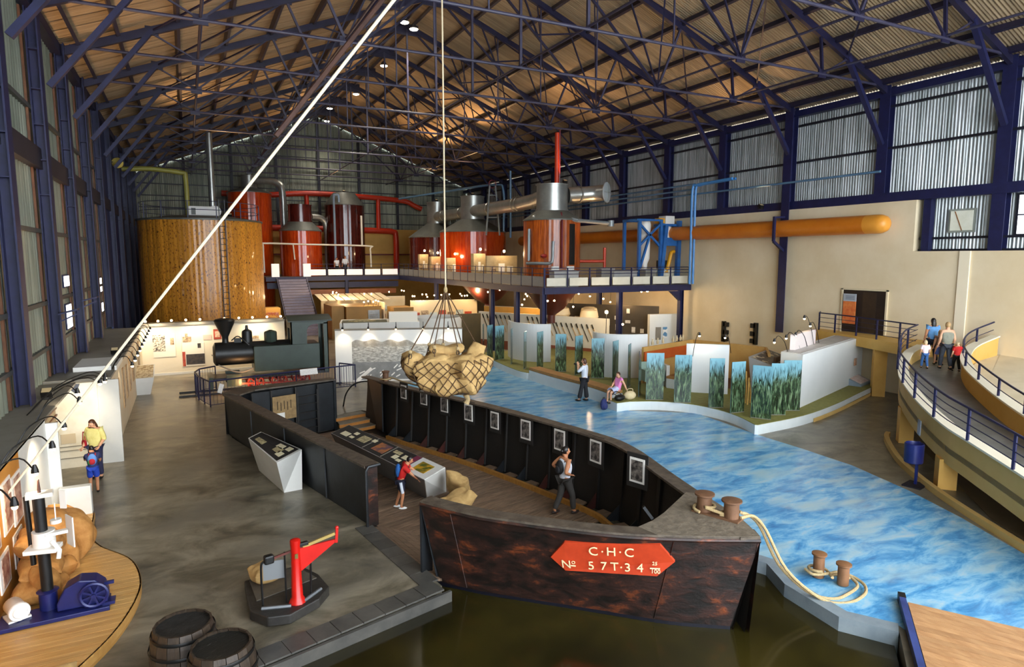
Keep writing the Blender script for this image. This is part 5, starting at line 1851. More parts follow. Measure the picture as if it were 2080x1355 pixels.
# cane stalks
CANE = mat('yellow_cane', '#c79a4c', '#dbb469', 8, .5)
for i, x in enumerate((1509, 1514, 1518, 1523, 1530)):
    p = atz(x, 822 - i % 2 * 3, .37)
    h = (.95, 1.25, 1.05, .85, 1.4)[i]
    o = MB().tube([p, p + V((.02, 0, h * .5)), p + V((.05 * (i % 3 - 1), .03, h))], .03, 7).out('cane_stalk', CANE, None, True)
    tag(o, 'cut yellow cane stalk standing on the green carpet, %s from the left' % ORD[i], 'cane', 'cane stalks')

# rooms inside the island
rm = mat('ochre_room', '#c79a52', '#d2a862', 1, .6)
ORG = mat('orange_room', '#c2521a', '#cf6326', 1, .6)
t = E('ochre_exhibit_room', 'low ochre exhibit room with orange inner band behind the white partition', 'partition', (20, 22.5, .36))
MB().wall([(18.0, 22.6), (21.9, 23.7)], .36, 2.0, .1).out('wall', rm, t, False, True)
MB().wall([(18.0, 22.5), (21.9, 23.6)], 1.35, 1.8, .05).out('orange_band', ORG, t, False, True)
MB().wall([(21.9, 23.7), (22.9, 20.2), (21.6, 18.9)], .36, 2.0, .1).out('wall', rm, t, False, True)
MB().prism([(18.0, 22.4), (21.9, 23.5), (22.6, 20.5), (21.6, 19.2), (20.2, 20.4), (18.8, 21.0)], .362, .38).out('brown_floor', mat('brown_floor', '#5a3527', '#66402f', 2, .5), t, False, True)
for i, x in enumerate((18.9, 19.3, 19.7, 20.5, 20.8, 21.1, 21.3)):
    o = MB().lathe([(.05, 0), (.06, .12), (.03, .2), (.03, .28)], 8, (x, 22.85 + (x - 18) * .28, 2.0)).out('bottle', mat('pale_bottle', '#c9b48a', rough=.3), None, True)
    tag(o, 'small pale bottle on the ochre room wall top, %s from the left' % ORD[i], 'bottle', 'bottles on the ochre wall')
t = E('inner_seat', 'tan cushioned white seat inside the ochre exhibit room', 'bench', (18.7, 21.2, .36), .35)
MB().box((-.3, -.3, 0), (2.2, .3, .42)).out('base', KW, t)
MB().box((-.3, -.32, .42), (2.2, .32, .52)).out('cushion', TAN, t)
t = E('green_counter', 'pale green stepped counter beside the curved white partition', 'counter', (18.1, 22.0, .36), -.3)
MB().box((-.5, -.3, .25), (.4, .3, .75)).out('shelf', mat('pale_green', '#8fa89a', '#9ab2a4', 1, .5), t)
MB().box((-.5, .2, .75), (.4, .3, 1.05)).out('back', MATS['pale_green'], t)
MB().box((.45, -.35, 0), (.6, .35, .95)).out('side', WHITE, t)
t = E('tilted_display', 'grey display case with a tilted glass top of cards', 'display case', (21.0, 18.4, .36), .45)
MB().add([(-.2, -.4, 0), (2.2, -.4, 0), (2.2, .5, 0), (-.2, .5, 0), (-.5, -.6, 1.25), (2.2, -.6, 1.25), (2.2, .6, 1.6), (-.5, .6, 1.6)], [(3, 2, 1, 0), (4, 5, 6, 7), (0, 1, 5, 4), (1, 2, 6, 5), (2, 3, 7, 6), (3, 0, 4, 7)]).out('body', CASEG, t)
MB().add([(-.4, -.5, 1.285), (2.1, -.5, 1.285), (2.1, .5, 1.578), (-.4, .5, 1.578)], [(0, 1, 2, 3)]).out('bed', mat('case_cards', '#4a4038', '#d9cba8', 3.2, .4, det=1, ramp=(.55, .6)), t)
t = E('plan_stand', 'dark grey low wall behind the cane panels near the long block', 'partition', (23, 19.3, .36))
MB().wall([(21.4, 18.3), (26.5, 20.2)], .36, 1.9, .1).out('wall', mat('grey_brown_wall', '#5a4a3a', '#67543f', 1, .6), t, False, True)

# tool wall with spades, dark photo wall and white sign wall behind
tw0, tw1 = V((17.3, 39.2, 0)), V((21.95, 30.85, 0))
t = E('tool_wall', 'long white wall hung with rows of long-handled cane tools', 'partition', tw0)
MB().wall([tw0[:2], tw1[:2]], 0, 2.4, .12).out('wall', mat('tool_wall_white', '#e6dcc4', '#ece4d0', .7, .6), t, False, True)
MB().wall([tw0[:2], tw1[:2]], 0, .55, -.02).out('brown_base', mat('terracotta_base', '#8a4a30', '#96563a', 2, .6), t, False, True)
WOOD = mat('tool_wood', '#b98b4e', '#cfa466', 8, .5)
dirw = (tw1 - tw0).normalized()
nw = V((dirw.y, -dirw.x, 0))
if nw.dot(-tw0) < 0:
    nw = -nw
k = 0
for i in range(24):
    u = .06 + i * .037
    if 7 <= i <= 9:
        continue
    p = tw0.lerp(tw1, u) + nw * .05
    z0, z1 = (1.15, 2.0)
    low = i >= 16
    if low:
        z0, z1 = .95, 1.75
    tt = E('cane_tool', 'long-handled cane tool on the white tool wall, %s from the left' % (ORD[k] if k < 20 else 'last'), 'tool', p + V((0, 0, z0)), 0, 'tools on the white wall')
    k += 1
    d = dirw * .28
    MB().bar(d, V((0, 0, z1 - z0)) - d * .4, .03).out('handle', WOOD if i % 3 else BLACK, tt)
    MB().bar(V((0, 0, z1 - z0)) - d * .4, V((0, 0, z1 - z0 + .25)) - d * .8, .09, .03).out('blade', BLACK, tt)
dw0, dw1 = V((22.8, 37.0, 0)), V((26.6, 32.0, 0))
t = E('dark_photo_wall', 'dark brown wall with many small white photographs under the gallery', 'partition', dw0)
MB().wall([dw0[:2], dw1[:2]], 0, 2.9, .12).out('wall', mat('dark_olive_wall', '#3a3226', '#453c2e', 1, .6), t, False, True)
dd_ = (dw1 - dw0).normalized()
nd = V((dd_.y, -dd_.x, 0))
nd = -nd if nd.dot(-dw0) < 0 else nd
rz = atan2(dd_.y, dd_.x)
rn = random.Random(9)
for i in range(22):
    u, z, w, h = .08 + rn.random() * .86, rn.uniform(1.2, 2.6), rn.uniform(.15, .4), rn.uniform(.15, .4)
    p = dw0.lerp(dw1, u) + nd * .03 + V((0, 0, z))
    MB().obox(p, (w, .02, h), rz).out('photo', mat('bright_photo', '#e8e4da', '#b8b0a0', 8, .5), t, False, True)
t = E('white_sign_wall', 'white wall with a small blue and white notice under the gallery front', 'partition', (26.6, 31.4, 0))
MB().wall([(25.6, 31.6), (27.6, 31.2)], 0, 2.45, .3).out('wall', mat('cool_white_wall', '#dfe3e2'), t, False, True)
MB().obox((26.15, 31.42, 1.25), (.35, .03, .8), -.2).out('grey_door', GREYP, t, False, True)
MB().obox((26.6, 31.33, 1.3), (.28, .03, .7), -.2).out('notice', mat('blue_white_notice', '#f2f2ef', '#5f8fb8', 3, .5, ramp=(.55, .6), det=0), t, False, True)

# wall lamps and black wall fixtures on the right wall
for i, (x, y) in enumerate(((1468, 675), (1533, 680))):
    p = atx(x, y, 27.62)
    t = E('black_wall_bracket', 'black notched iron bracket on the cream wall, %s' % ('left of the two' if i == 0 else 'right of the two'), 'bracket', p)
    s = 1 if i == 0 else -1
    MB().box((0, -.12, -.55), (.12, .12, .65)).out('stem', BLACK, t)
    for z in (-.5, -.1, .35):
        MB().box((0, -.35 if s > 0 else 0, z), (.12, 0 if s > 0 else .35, z + .25)).out('lug', BLACK, t)
for i, (x, y, xb, yb) in enumerate(((1421, 680, 1408, 692), (1473, 684, 1485, 702), (1573, 693, 1600, 712), (1597, 685, 1625, 700), (1616, 680, 1640, 696), (1634, 645, 1655, 664), (1646, 660, 1665, 668))):
    q, p = aty(x, y, 19.6 if i < 2 else 18.5), aty(xb, yb, 19.6 if i < 2 else 18.5)
    if i >= 2:
        q, p = onplane(x, y, (20.35, 16.9), (27.4, 19.4)), onplane(xb, yb, (20.35, 16.9), (27.4, 19.4))
    p.z = 2.4 if i >= 2 else 2.0
    goose(tuple(p), tuple(q), i, 'thin gooseneck lamp above the island exhibits by the cream wall, %s from the left' % ORD[i], 22 if i in (0, 2, 5) else 0, tuple(q + V((1.2, .8, -.8))), 'lamps by the cream wall')

# ================================================================ RAMP
PO = [(13.2, 3.6, 1.15), (15.5, 6.8, 1.45), (16.6, 8.4, 1.6), (17.3, 9.4, 1.7), (18.7, 10.9, 1.87), (20.5, 12.5, 2.05), (21.45, 13.2, 2.17), (22.6, 13.9, 2.3), (24.2, 14.7, 2.45), (25.7, 15.15, 2.55)]
PI_ = [(15.2, 2.6, 1.3), (17.6, 6.3, 1.65), (18.6, 7.6, 1.76), (19.6, 8.7, 1.86), (20.9, 10.0, 2.0), (22.4, 11.4, 2.2), (23.4, 12.2, 2.32), (24.6, 12.95, 2.5), (26.0, 13.45, 2.72), (27.6, 13.5, 3.0)]
PO, PI_ = catm(PO, 4), catm(PI_, 4)


def wallz(mb, P, dz0, dz1, th):
    return mb.wall([(p.x, p.y) for p in P], [p.z + dz0 for p in P], [p.z + dz1 for p in P], th)


rp = st(wallz(MB(), PO, -.95, -.03, -.2).out('wall_ramp_outer', OCHRE2))
wallz(MB(), [p + V((-.05, .05, 0)) for p in PO], -.03, .02, -.32).out('coping', mat('pale_coping', '#efe6cf', '#e8dec4', 1, .5), rp)
ri = st(wallz(MB(), PI_, -1.1, -.03, -.2).out('wall_ramp_inner', OCHRE))
wallz(MB(), [p + V((-.05, .05, 0)) for p in PI_], -.03, .02, -.32).out('coping', MATS['pale_coping'], ri)
deck = MB()
m_ = min(len(PO), len(PI_))
A = [V((p.x, p.y, p.z - .5)) for p in PO[:m_]]
B = [V((p.x, p.y, p.z - .62)) for p in PI_[:m_]]
deck.strip(A, B, (0, 0, -.15))
st(deck.out('floor_ramp', mat('grey_ramp_floor', '#5e5e5a', '#7b7a74', 1.2, .4, bump=.05)))
# return flight to the right of the inner wall
fp_ = [(p.x + .2, p.y - .2) for p in PI_[8:]] + [(27.75, 13.3), (27.75, 2.0), (18.0, 2.0)]
fz_ = [-.941 + .0984 * x + .0359 * y for x, y in fp_]
st(MB().prism(fp_, [z - .15 for z in fz_], fz_).out('floor_upper_ramp', mat('beige_ramp_floor', '#c9bb9d', '#d6c9ad', 1, .6)))
# landing by the door
land = st(MB().prism([(27.75, 21.2), (27.0, 20.8), (26.6, 18.6), (25.5, 15.2), (26.5, 13.9), (27.75, 13.9)], 2.05, 2.5).out('floor_landing', mat('ochre_landing', '#c9a04e', '#d5ae5e', 1, .6)))
# supporting columns
COLM = mat('ochre_column', '#cf9e48', '#d9aa55', 1, .6)
for i, (x, y, h, w) in enumerate(((17.45, 9.35, .8, .42), (20.65, 12.4, 1.15, .42), (26.6, 17.3, 2.05, .5), (27.45, 20.5, 2.05, .36))):
    o = MB().obox((x, y, h / 2), (w, w, h), .75).out('ramp_column', COLM)
    tag(o, ('ochre column under the ramp beside the blue bin', 'ochre column under the ramp at its far bend', 'ochre column under the landing corner', 'ochre column under the landing by the white block')[i], 'column')
st(MB().wall([p[:2] for p in catm([(20.85, 13.0, 0), (20.3, 12.7, 0), (19.2, 11.8, 0), (18.1, 10.75, 0), (16.9, 9.25, 0), (16.0, 7.9, 0), (15.1, 6.4, 0), (13.2, 3.2, 0)], 4)], 0, .16, -.14).out('baseboard_ramp', OCHRE2))
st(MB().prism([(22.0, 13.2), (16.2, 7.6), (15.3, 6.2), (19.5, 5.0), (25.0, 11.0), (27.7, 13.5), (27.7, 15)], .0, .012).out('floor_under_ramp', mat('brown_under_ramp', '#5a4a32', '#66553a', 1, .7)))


# railings on the ramp
def polyrail(name, P, h, label, npost, rails, r=.022, m=NAVY):
    t = E(name, label, 'railing', P[0])
    for f in rails:
        MB().tube([p + V((0, 0, h * f)) for p in P], r * 1.35 if f == 1 else r * .6, 6).out('handrail' if f == 1 else 'rail', m, t, True, True)
    L = [0]
    for a, b in zip(P, P[1:]):
        L.append(L[-1] + (b - a).length)
    for k in range(npost):
        p, tv = along(P, L[-1] * (k + .35) / npost)
        MB().bar(p, p + V((0, 0, h)), .05, .06).out('post', m, t, False, True)
    return t


polyrail('ramp_railing', [p + V((-.02, .08, .02)) for p in PO], .78, 'navy railing on the outer wall of the curved ramp', 10, (1, .75, .5, .25))
polyrail('ramp_railing', [p + V((.0, .0, .02)) for p in PI_], .5, 'navy railing on the inner wall of the curved ramp', 10, (1, .4))
polyrail('landing_railing', [V(p) for p in ((27.6, 21.1, 2.5), (27.0, 20.7, 2.5), (26.65, 18.7, 2.5), (26.0, 16.7, 2.5), (25.55, 15.2, 2.5))], .85, 'navy railing along the landing in front of the dark door', 5, (1, .75, .5, .25))

# bin, signs, poster
t = E('litter_bin', 'blue cylindrical litter bin on a post by the ramp', 'bin', (16.75, 9.75, 0), .2)
MB().lathe([(.2, 0), (.22, .02), (.23, .5), (.21, .52), (.2, .48), (.18, .1)], 20, (-.1, 0, .68), cap=False).out('bucket', MBLUE, t, True)
MB().cyl((-.1, 0, .7), .2, .02, 20).out('bottom', MBLUE, t)
MB().bar((.16, 0, 0), (.16, 0, 1.2), .06).out('post', MBLUE, t)
MB().box((-.15, -.22, 0), (.4, .22, .04)).out('foot', mat('dark_bin_foot', '#15131f'), t)
q = onplane(1884, 866, (17.3, 9.4), (18.7, 10.9))
o = MB().obox(q + V((-.14, .14, -.05)), (.24, .02, .42), atan2(1.5, 1.4)).out('ramp_sign', mat('blue_grey_sign', '#8d95a8', '#a7aebf', 8, .5))
tag(o, 'small blue-grey sign plate on the outer ramp wall', 'sign')
t = E('door_poster', 'orange poster with a grey heading beside the dark door', 'poster', (27.64, 19.6, 2.9))
MB().box((-.03, -.32, 0), (0, .32, 1.05)).out('picture', mat('orange_poster_print', '#c8562a', '#e08a48', 4, .5, det=6), t)
MB().box((-.03, -.32, 1.05), (0, .32, 1.4)).out('heading', mat('grey_heading', '#a9b0b8'), t)
for k in range(3):
    MB().box((-.04, -.25, 1.14 + .07 * k), (-.03, .2, 1.17 + .07 * k)).out('heading_line', mat('heading_ink', '#6a7280'), t)
# boardwalk at the lower right
bw = E('boardwalk', 'smooth brown timber boardwalk at the lower right corner', 'boardwalk', (11, 5, 0))
o_ = V((10.85, 6.25, .06))
ux = (V((11.75, 4.85, .06)) - o_).normalized()
vx = V((-.78, -.62, 0)).normalized()
for k in range(16):
    a = o_ + vx * (.15 * k)
    b = a + vx * .142
    P4 = [a, a + ux * 6, b + ux * 6, b]
    MB().add(P4 + [p - V((0, 0, .06)) for p in P4], [(0, 1, 2, 3), (7, 6, 5, 4), (0, 4, 5, 1), (1, 5, 6, 2), (2, 6, 7, 3), (3, 7, 4, 0)]).out('board', mat('smooth_brown_board', '#a87a50', '#c29466', 2, .3, st=(4, 1, 1), rnd=.12), bw, False, True)
a = o_ - ux * .09 + V((0, 0, .02))
MB().bar(a - vx * .1, a + vx * 2.6, .1, .14).out('side_beam', mat('blue_side_beam', '#3c4a84', '#2c3768', 2, .4), bw, False, True)
MB().bar(a - vx * .12 + V((0, 0, .0)), a + vx * .05, .11, .16).out('beam_end', BLACK, bw, False, True)

# orange duct on the right wall with its brackets
du = E('orange_duct', 'long fat orange ventilation duct with rounded end along the cream wall', 'duct', (27.3, 18, 7.45))
MB().lathe([(.02, 0), (.2, .02), (.33, .12), (.41, .32), (.42, .55), (.42, 1.0)], 22, (0, -.25, 0), 'Y').out('end_cap', mat('light_orange_duct', '#e0922e', '#e59c3c', 1, .4), du, True)
MB().lathe([(.42, .75), (.42, 34)], 22, (0, 0, 0), 'Y').out('barrel', mat('orange_duct', '#c86e16', '#d47c22', 1, .4), du, True)
for k in range(1, 7):
    MB().lathe([(.425, 0), (.43, .03), (.425, .06)], 22, (0, 4.8 * k, 0), 'Y', cap=False).out('seam', MATS['orange_duct'], du, True)
t = E('duct_bracket', 'navy bracket bent around the orange duct', 'bracket', (27.0, 23.4, 7.0))
MB().bar((-.25, 0, -.2), (-.25, 0, 1.05), .12).bar((-.25, 0, 1.0), (.6, 0, 1.05), .1).bar((-.25, 0, -.2), (.6, 0, -.75), .12).out('arm', NAVY, t)
# blue pipes along the right wall
BLP = mat('blue_grey_pipe', '#4c6f8f', '#5c80a0', 2, .4)
for i, (y0, z, y1) in enumerate(((18.4, 9.75, 62), (30, 10.35, 60), (30, 10.05, 60))):
    o = MB().tube([(27.45, y0, z), (27.45, y1, z)], .055, 8).out('wall_pipe', BLP, None, True)
    tag(o, 'long thin blue-grey pipe along the right wall, %s' % ('the lowest and longest', 'the uppermost', 'the middle one')[i], 'pipe', 'blue wall pipes')
BRB = mat('bright_blue_pipe', '#3f7fc0', '#5090cf', 2, .35)
for i, x in enumerate((26.9, 27.15)):
    o = MB().tube(catm([(x, 29.6, 4.4), (x, 29.6, 7), (x, 29.6, 9.9), (x + .05, 29.3, 10.2), (x + .1, 28.6, 10.25), (x + .1, 26.6, 10.3)], 5), .075, 8).out('riser_pipe', BRB, None, True)
    tag(o, 'bright blue riser pipe bending over at the gallery end, %s of the pair' % ('left' if i == 0 else 'right'), 'pipe')
# ================================================================ GALLERY (MEZZANINE)
ZM = 4.35
MEZ = [(17.3, 30.4), (27.7, 30.4), (27.7, 66.8), (5.8, 66.8), (5.8, 57.0), (17.3, 57.0)]
mz = st(MB().prism(MEZ, ZM - .12, ZM).out('floor_gallery', mat('gallery_floor', '#5b5148', '#6b6056', 1, .5)))
for a, b in ((MEZ[0], MEZ[1]), (MEZ[0], (17.3, 57.0)), (MEZ[5], MEZ[4])):
    MB().bar((a[0], a[1], ZM - .19), (b[0], b[1], ZM - .19), .18, .36).out('edge_beam', NAVY, mz)
JOI = mat('orange_joist', '#8a4a18', '#a05c22', 1.5, .5)
for k in range(9):
    y = 32.2 + k * 2.9
    MB().box((17.45, y, ZM - .42), (27.6, y + .18, ZM - .13)).out('joist', JOI, mz)
MB().box((5.9, 57.15, ZM - 1.0), (17.2, 57.3, ZM - .5)).out('lower_beam', NAVY, mz)
for i, (x, y) in enumerate(((17.3, 30.45), (22.4, 30.45), (27.0, 30.45), (17.35, 33.7), (17.35, 37.2), (24.8, 36.0), (21.0, 36.5), (17.35, 47.5), (12.5, 57.1))):
    t = E('gallery_post', 'navy steel post under the gallery, %s' % ('at its front corner', 'in the middle of its front edge', 'at the right end of its front edge', 'on its left edge just behind the corner', 'on its left edge second behind the corner', 'behind the dark photo wall', 'behind the tool wall', 'far back on its left edge', 'under its far landing by the stairs')[i], 'column', (x, y, 0 if i not in (0, 1, 3) else 0))
    MB().box((-.14, -.13, 0), (-.11, .13, ZM - .37)).box((.11, -.13, 0), (.14, .13, ZM - .37)).out('flange', NAVY, t)
    MB().box((-.11, -.015, 0), (.11, .015, ZM - .37)).out('web', NAVY, t)
    if i == 2:
        MB().add([(-.14, -.1, ZM - .4), (-.9, -.1, ZM - .4), (-.14, -.1, ZM - 1.0), (-.14, .1, ZM - .4), (-.9, .1, ZM - .4), (-.14, .1, ZM - 1.0)], [(0, 1, 2), (5, 4, 3), (0, 3, 4, 1), (1, 4, 5, 2), (2, 5, 3, 0)]).out('haunch', NAVY, t)
# front railing with white infill panels
PANW = mat('cream_infill', '#d9d5c4', '#cdc9b8', 1, .5)
fr = E('gallery_railing', 'navy railing with cream infill panels along the gallery front', 'railing', (17.3, 30.4, ZM))
for f in (.72, .9, 1.05):
    MB().tube([(17.3, 30.4, ZM + f), (27.7, 30.4, ZM + f)], .022, 6).out('rail', NAVY, fr, True, True)
for k in range(8):
    x = 17.35 + k * 1.46
    MB().bar((x, 30.4, ZM), (x, 30.4, ZM + 1.05), .06).out('post', NAVY, fr, False, True)
    if k < 7:
        MB().box((x + .12, 30.37, ZM + .06), (x + 1.34, 30.43, ZM + .52)).out('infill_panel', PANW, fr, False, True, .02)
fl = E('gallery_railing', 'navy railing with grey mesh panels along the gallery left edge', 'railing', (17.3, 57, ZM))
for f in (.75, 1.05):
    MB().tube([(17.3, 30.4, ZM + f), (17.3, 57, ZM + f)], .022, 6).out('rail', NAVY, fl, True, True)
MESH = mat('grey_mesh_panel', '#8d8f90', '#7d7f82', 20, .5, alpha=.8)
for k in range(20):
    y = 30.4 + k * 1.33
    MB().bar((17.3, y, ZM), (17.3, y, ZM + 1.05), .04).out('post', NAVY, fl, False, True)
    MB().box((17.29, y + .05, ZM + .05), (17.31, y + 1.28, ZM + .6)).out('mesh_panel', MESH, fl, False, True)
fb = E('gallery_railing', 'navy railing with bright white panels along the far gallery by the stairs', 'railing', (9.2, 57, ZM))
for f in (.75, 1.05):
    MB().tube([(9.2, 57, ZM + f), (17.3, 57, ZM + f)], .022, 6).out('rail', NAVY, fb, True, True)
for k in range(6):
    x = 9.2 + k * 1.6
    MB().bar((x, 57, ZM), (x, 57, ZM + 1.05), .05).out('post', NAVY, fb, False, True)
    if k < 5:
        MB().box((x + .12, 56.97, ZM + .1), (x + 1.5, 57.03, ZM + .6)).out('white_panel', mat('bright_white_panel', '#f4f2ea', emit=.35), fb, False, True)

# stairs
stt = E('gallery_stairs', 'grey open stair flight climbing to the far gallery', 'stairs', (7.8, 54, 0))
N = 20
for k in range(N):
    y, z = 56.95 - k * .32, ZM - (k + 1) * ZM / (N + 1)
    MB().box((6.75, y - .3, z - .19), (9.0, y, z)).out('tread', mat('grey_lilac_tread', '#7d7686', '#8b8494', 2, .5), stt, False, True)
for x in (6.66, 9.06):
    MB().bar((x, 57, ZM - .15), (x, 57 - N * .32, .05), .08, .3).out('stringer', mat('grey_lilac_stringer', '#4a4658', '#565266', 2, .5), stt, False, True)
for i, (x, y) in enumerate(((6.6, 57.1), (9.15, 57.1))):
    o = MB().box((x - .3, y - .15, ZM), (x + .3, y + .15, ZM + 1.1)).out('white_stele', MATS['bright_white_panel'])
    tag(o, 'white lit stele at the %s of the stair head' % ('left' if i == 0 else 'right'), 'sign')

# ---------------------------------------------------------------- vessels
SILV = mat('aluminium_cladding', '#9a9c98', '#aeb0ab', 1.5, .32, .75)
GREYC = mat('grey_cone_sheet', '#565853', '#64665f', 2, .5, .25)
VRED = mat('red_varnished_stave', '#a02c0a', '#c04812', 2.5, .22, 0, st=(4, 4, .5), rnd=.16, coat=.4)
VDRK = mat('dark_red_varnished_stave', '#3c1410', '#551c14', 2.5, .2, 0, st=(4, 4, .5), rnd=.2, coat=.5)
VORG = mat('orange_varnished_stave', '#b85c1c', '#742c0c', 2.2, .3, 0, st=(5, 5, .4), rnd=.18, coat=.3, det=7)
HONEY = mat('honey_pine_stave', '#cc8a2c', '#4a2408', 5.0, .35, 0, st=(2.2, 2.2, 1.3), rnd=.22, coat=.2, det=2, ramp=(.52, .68), c3='#b06c1e')


def staves(t, R, z0, z1, n, m, th=.06):
    a = 2 * pi / n * .49
    pts = []
    mb = MB()
    g = [(R * cos(-a), R * sin(-a)), ((R + .012) * 1, 0), (R * cos(a), R * sin(a)), ((R - th) * cos(a), (R - th) * sin(a)), ((R - th) * cos(-a), (R - th) * sin(-a))]
    mb.prism(g, z0, z1)
    src = mb.out('stave', m, t)
    for k in range(1, n):
        inst(src, 'stave', t, (0, 0, 0), 2 * pi * k / n)
    MB().cyl((0, 0, z0), R - th - .02, z1 - z0, 24).out('core', mat('tank_core', '#1c130d'), t)


def vessel(name, label, c, R, z0, zb, zc, Rn, zn, m, n, neckm=SILV, conem=GREYC):
    t = E(name, label, 'tank', (c[0], c[1], z0))
    staves(t, R, 0, zb - z0, n, m)
    MB().lathe([(R + .05, zb - z0 - .03), (R + .05, zb - z0 + .04), (Rn + .04, zc - z0)], 28).out('cone_top', conem, t, True)
    if zn:
        MB().lathe([(Rn, zc - z0 - .05), (Rn, zn - z0), (Rn + .05, zn - z0), (Rn + .05, zn - z0 + .06), (.1, zn - z0 + .06)], 24).out('neck', neckm, t, True)
        MB().lathe([(Rn + .06, 0), (Rn + .06, .08)], 24, (0, 0, zc - z0), cap=False).out('neck_flange', neckm, t, True)
    return t


# big honey pine tank on the floor
wt = E('pine_tank', 'huge round honey pine tank with a ladder beside the stairs', 'tank', (.97, 46, 0))
staves(wt, 3.58, 0, 8.22, 84, HONEY, .08)
MB().lathe([(3.66, 8.2), (3.66, 8.3), (2.0, 8.55), (.1, 8.62)], 32).out('lid', GREYC, wt, True)
ra = -pi / 2 + .29
ld = MB().bar((3.72 * cos(ra - .045), 3.72 * sin(ra - .045), .8), (3.72 * cos(ra - .045), 3.72 * sin(ra - .045), 9.4), .05).out('ladder', BLACK, wt)
MB().bar((3.72 * cos(ra + .045), 3.72 * sin(ra + .045), .8), (3.72 * cos(ra + .045), 3.72 * sin(ra + .045), 9.4), .05).out('ladder_stile', BLACK, ld)
for k in range(21):
    z = 1.0 + k * .36
    MB().bar((3.72 * cos(ra - .045), 3.72 * sin(ra - .045), z), (3.72 * cos(ra + .045), 3.72 * sin(ra + .045), z), .035).out('rung', BLACK, ld)
ring = lambda z, r=3.45: [(r * cos(2 * pi * k / 32), r * sin(2 * pi * k / 32), z) for k in range(32)]
tr_ = E('tank_top_railing', 'thin navy railing around the top of the pine tank', 'railing', (.97, 46, 8.3))
for z in (.5, 1.0):
    MB().tube(ring(z), .02, 5, True).out('rail', NAVY, tr_, True)
for k in range(14):
    a = 2 * pi * k / 14
    MB().bar((3.45 * cos(a), 3.45 * sin(a), 0), (3.45 * cos(a), 3.45 * sin(a), 1.0), .05).out('post', NAVY, tr_)
p = aty(415, 428, 45.5)
t = E('white_tank_fitting', 'white box and drum fitting on top of the pine tank', 'machine', (p.x, 45.5, 8.55))
MB().box((-.9, -.4, 0), (.5, .4, .62)).out('box', mat('white_fitting', '#f8f7f3'), t, bev=.05)
MB().cyl((.6, -.42, .32), .36, .84, 18, 'Y').out('drum', MATS['white_fitting'], t, True)
MB().box((-.75, -.42, .1), (-.5, -.4, .5)).out('label', GREYC, t)
MB().bar((-.7, -.2, -.25), (-.7, -.2, 0), .08).out('leg', GREYC, t)
p = aty(428, 350, 47)
o = MB().tube([(p.x, 47, 8.5), (p.x, 47, 14.0)], .2, 14).out('steel_stack', SILV, None, True)
tag(o, 'tall thin steel stack rising behind the pine tank', 'chimney')
YPI = mat('yellow_green_pipe', '#8f8a3a', '#a09a48', 1, .4)
o = MB().tube(catm([(-3.4, 48.6, 11.6), (-1.8, 48.6, 11.7), (.0, 48.6, 11.55), (.22, 48.6, 11.3), (.25, 48.6, 8.4)], 5), .16, 10).out('yellow_pipe', YPI, None, True)
tag(o, 'yellow-green pipe bending down behind the pine tank', 'pipe')

vessel('red_tank', 'tall glossy red stave tank with grey neck behind the pine tank', (5.35, 63.0), 1.85, ZM - 4.3, 11.7, 12.2, .62, 13.2, VRED, 36)
vessel('orange_tank', 'squat orange stave vessel with dark red neck right of the stair head', (9.2, 60), 1.78, ZM, 8.3, 9.1, 1.0, 10.55, VRED, 34, VDRK, GREYC)
vessel('dark_red_tank', 'tall dark red stave tank with grey cone top', (13.35, 61), 1.78, ZM, 10.75, 11.9, .95, None, VDRK, 34)
vessel('vacuum_pan', 'dark red vacuum pan with silver neck, the farthest of the three', (20.4, 55.5), 2.5, ZM, 7.75, 9.0, .87, 10.85, VDRK, 40)
vessel('vacuum_pan', 'red vacuum pan with silver neck, the middle one of the three', (20.4, 47.3), 2.6, ZM, 7.95, 8.95, .93, 10.7, VRED, 40)
fp = vessel('vacuum_pan', 'orange stave vacuum pan with silver neck at the gallery front corner', (20.0, 34.2), 1.72, ZM, 8.2, 8.78, .95, 10.3, VORG, 40)
for nm, c, R in (('pan_cone', (20.0, 34.2), 1.6), ('pan_cone', (20.4, 44.5), 2.0)):
    o = MB().lathe([(R, ZM - .45), (R * .5, ZM - 1.5), (.25, ZM - 1.9), (.25, ZM - 2.4)], 24, (c[0], c[1], 0)).out(nm, mat('red_cone_paint', '#3c130a', '#521c10', 1, .5), None, True)
    tag(o, 'red conical vessel bottom hanging under the gallery, the %s one' % ('nearer' if R < 1.8 else 'farther'), 'tank')
# fittings of the front pan
PG = mat('grey_pipe', '#7d8486', '#8c9294', 2, .4, .3)
MAR = mat('maroon_pipe', '#5a1420', '#6b1c28', 2, .4)
cx, cy = 20.0, 34.2


def onpan(x, y, R=1.85):
    """point on the front pan's shell seen at a surveyed pixel"""
    r = _ray(x, y)
    a_, b_ = r.x ** 2 + r.y ** 2, -2 * (r.x * cx + r.y * cy)
    c_ = cx * cx + cy * cy - R * R
    d_ = max(0, b_ * b_ - 4 * a_ * c_)
    k_ = (-b_ - sqrt(d_)) / (2 * a_)
    return V((0, 0, CAMZ)) + r * k_


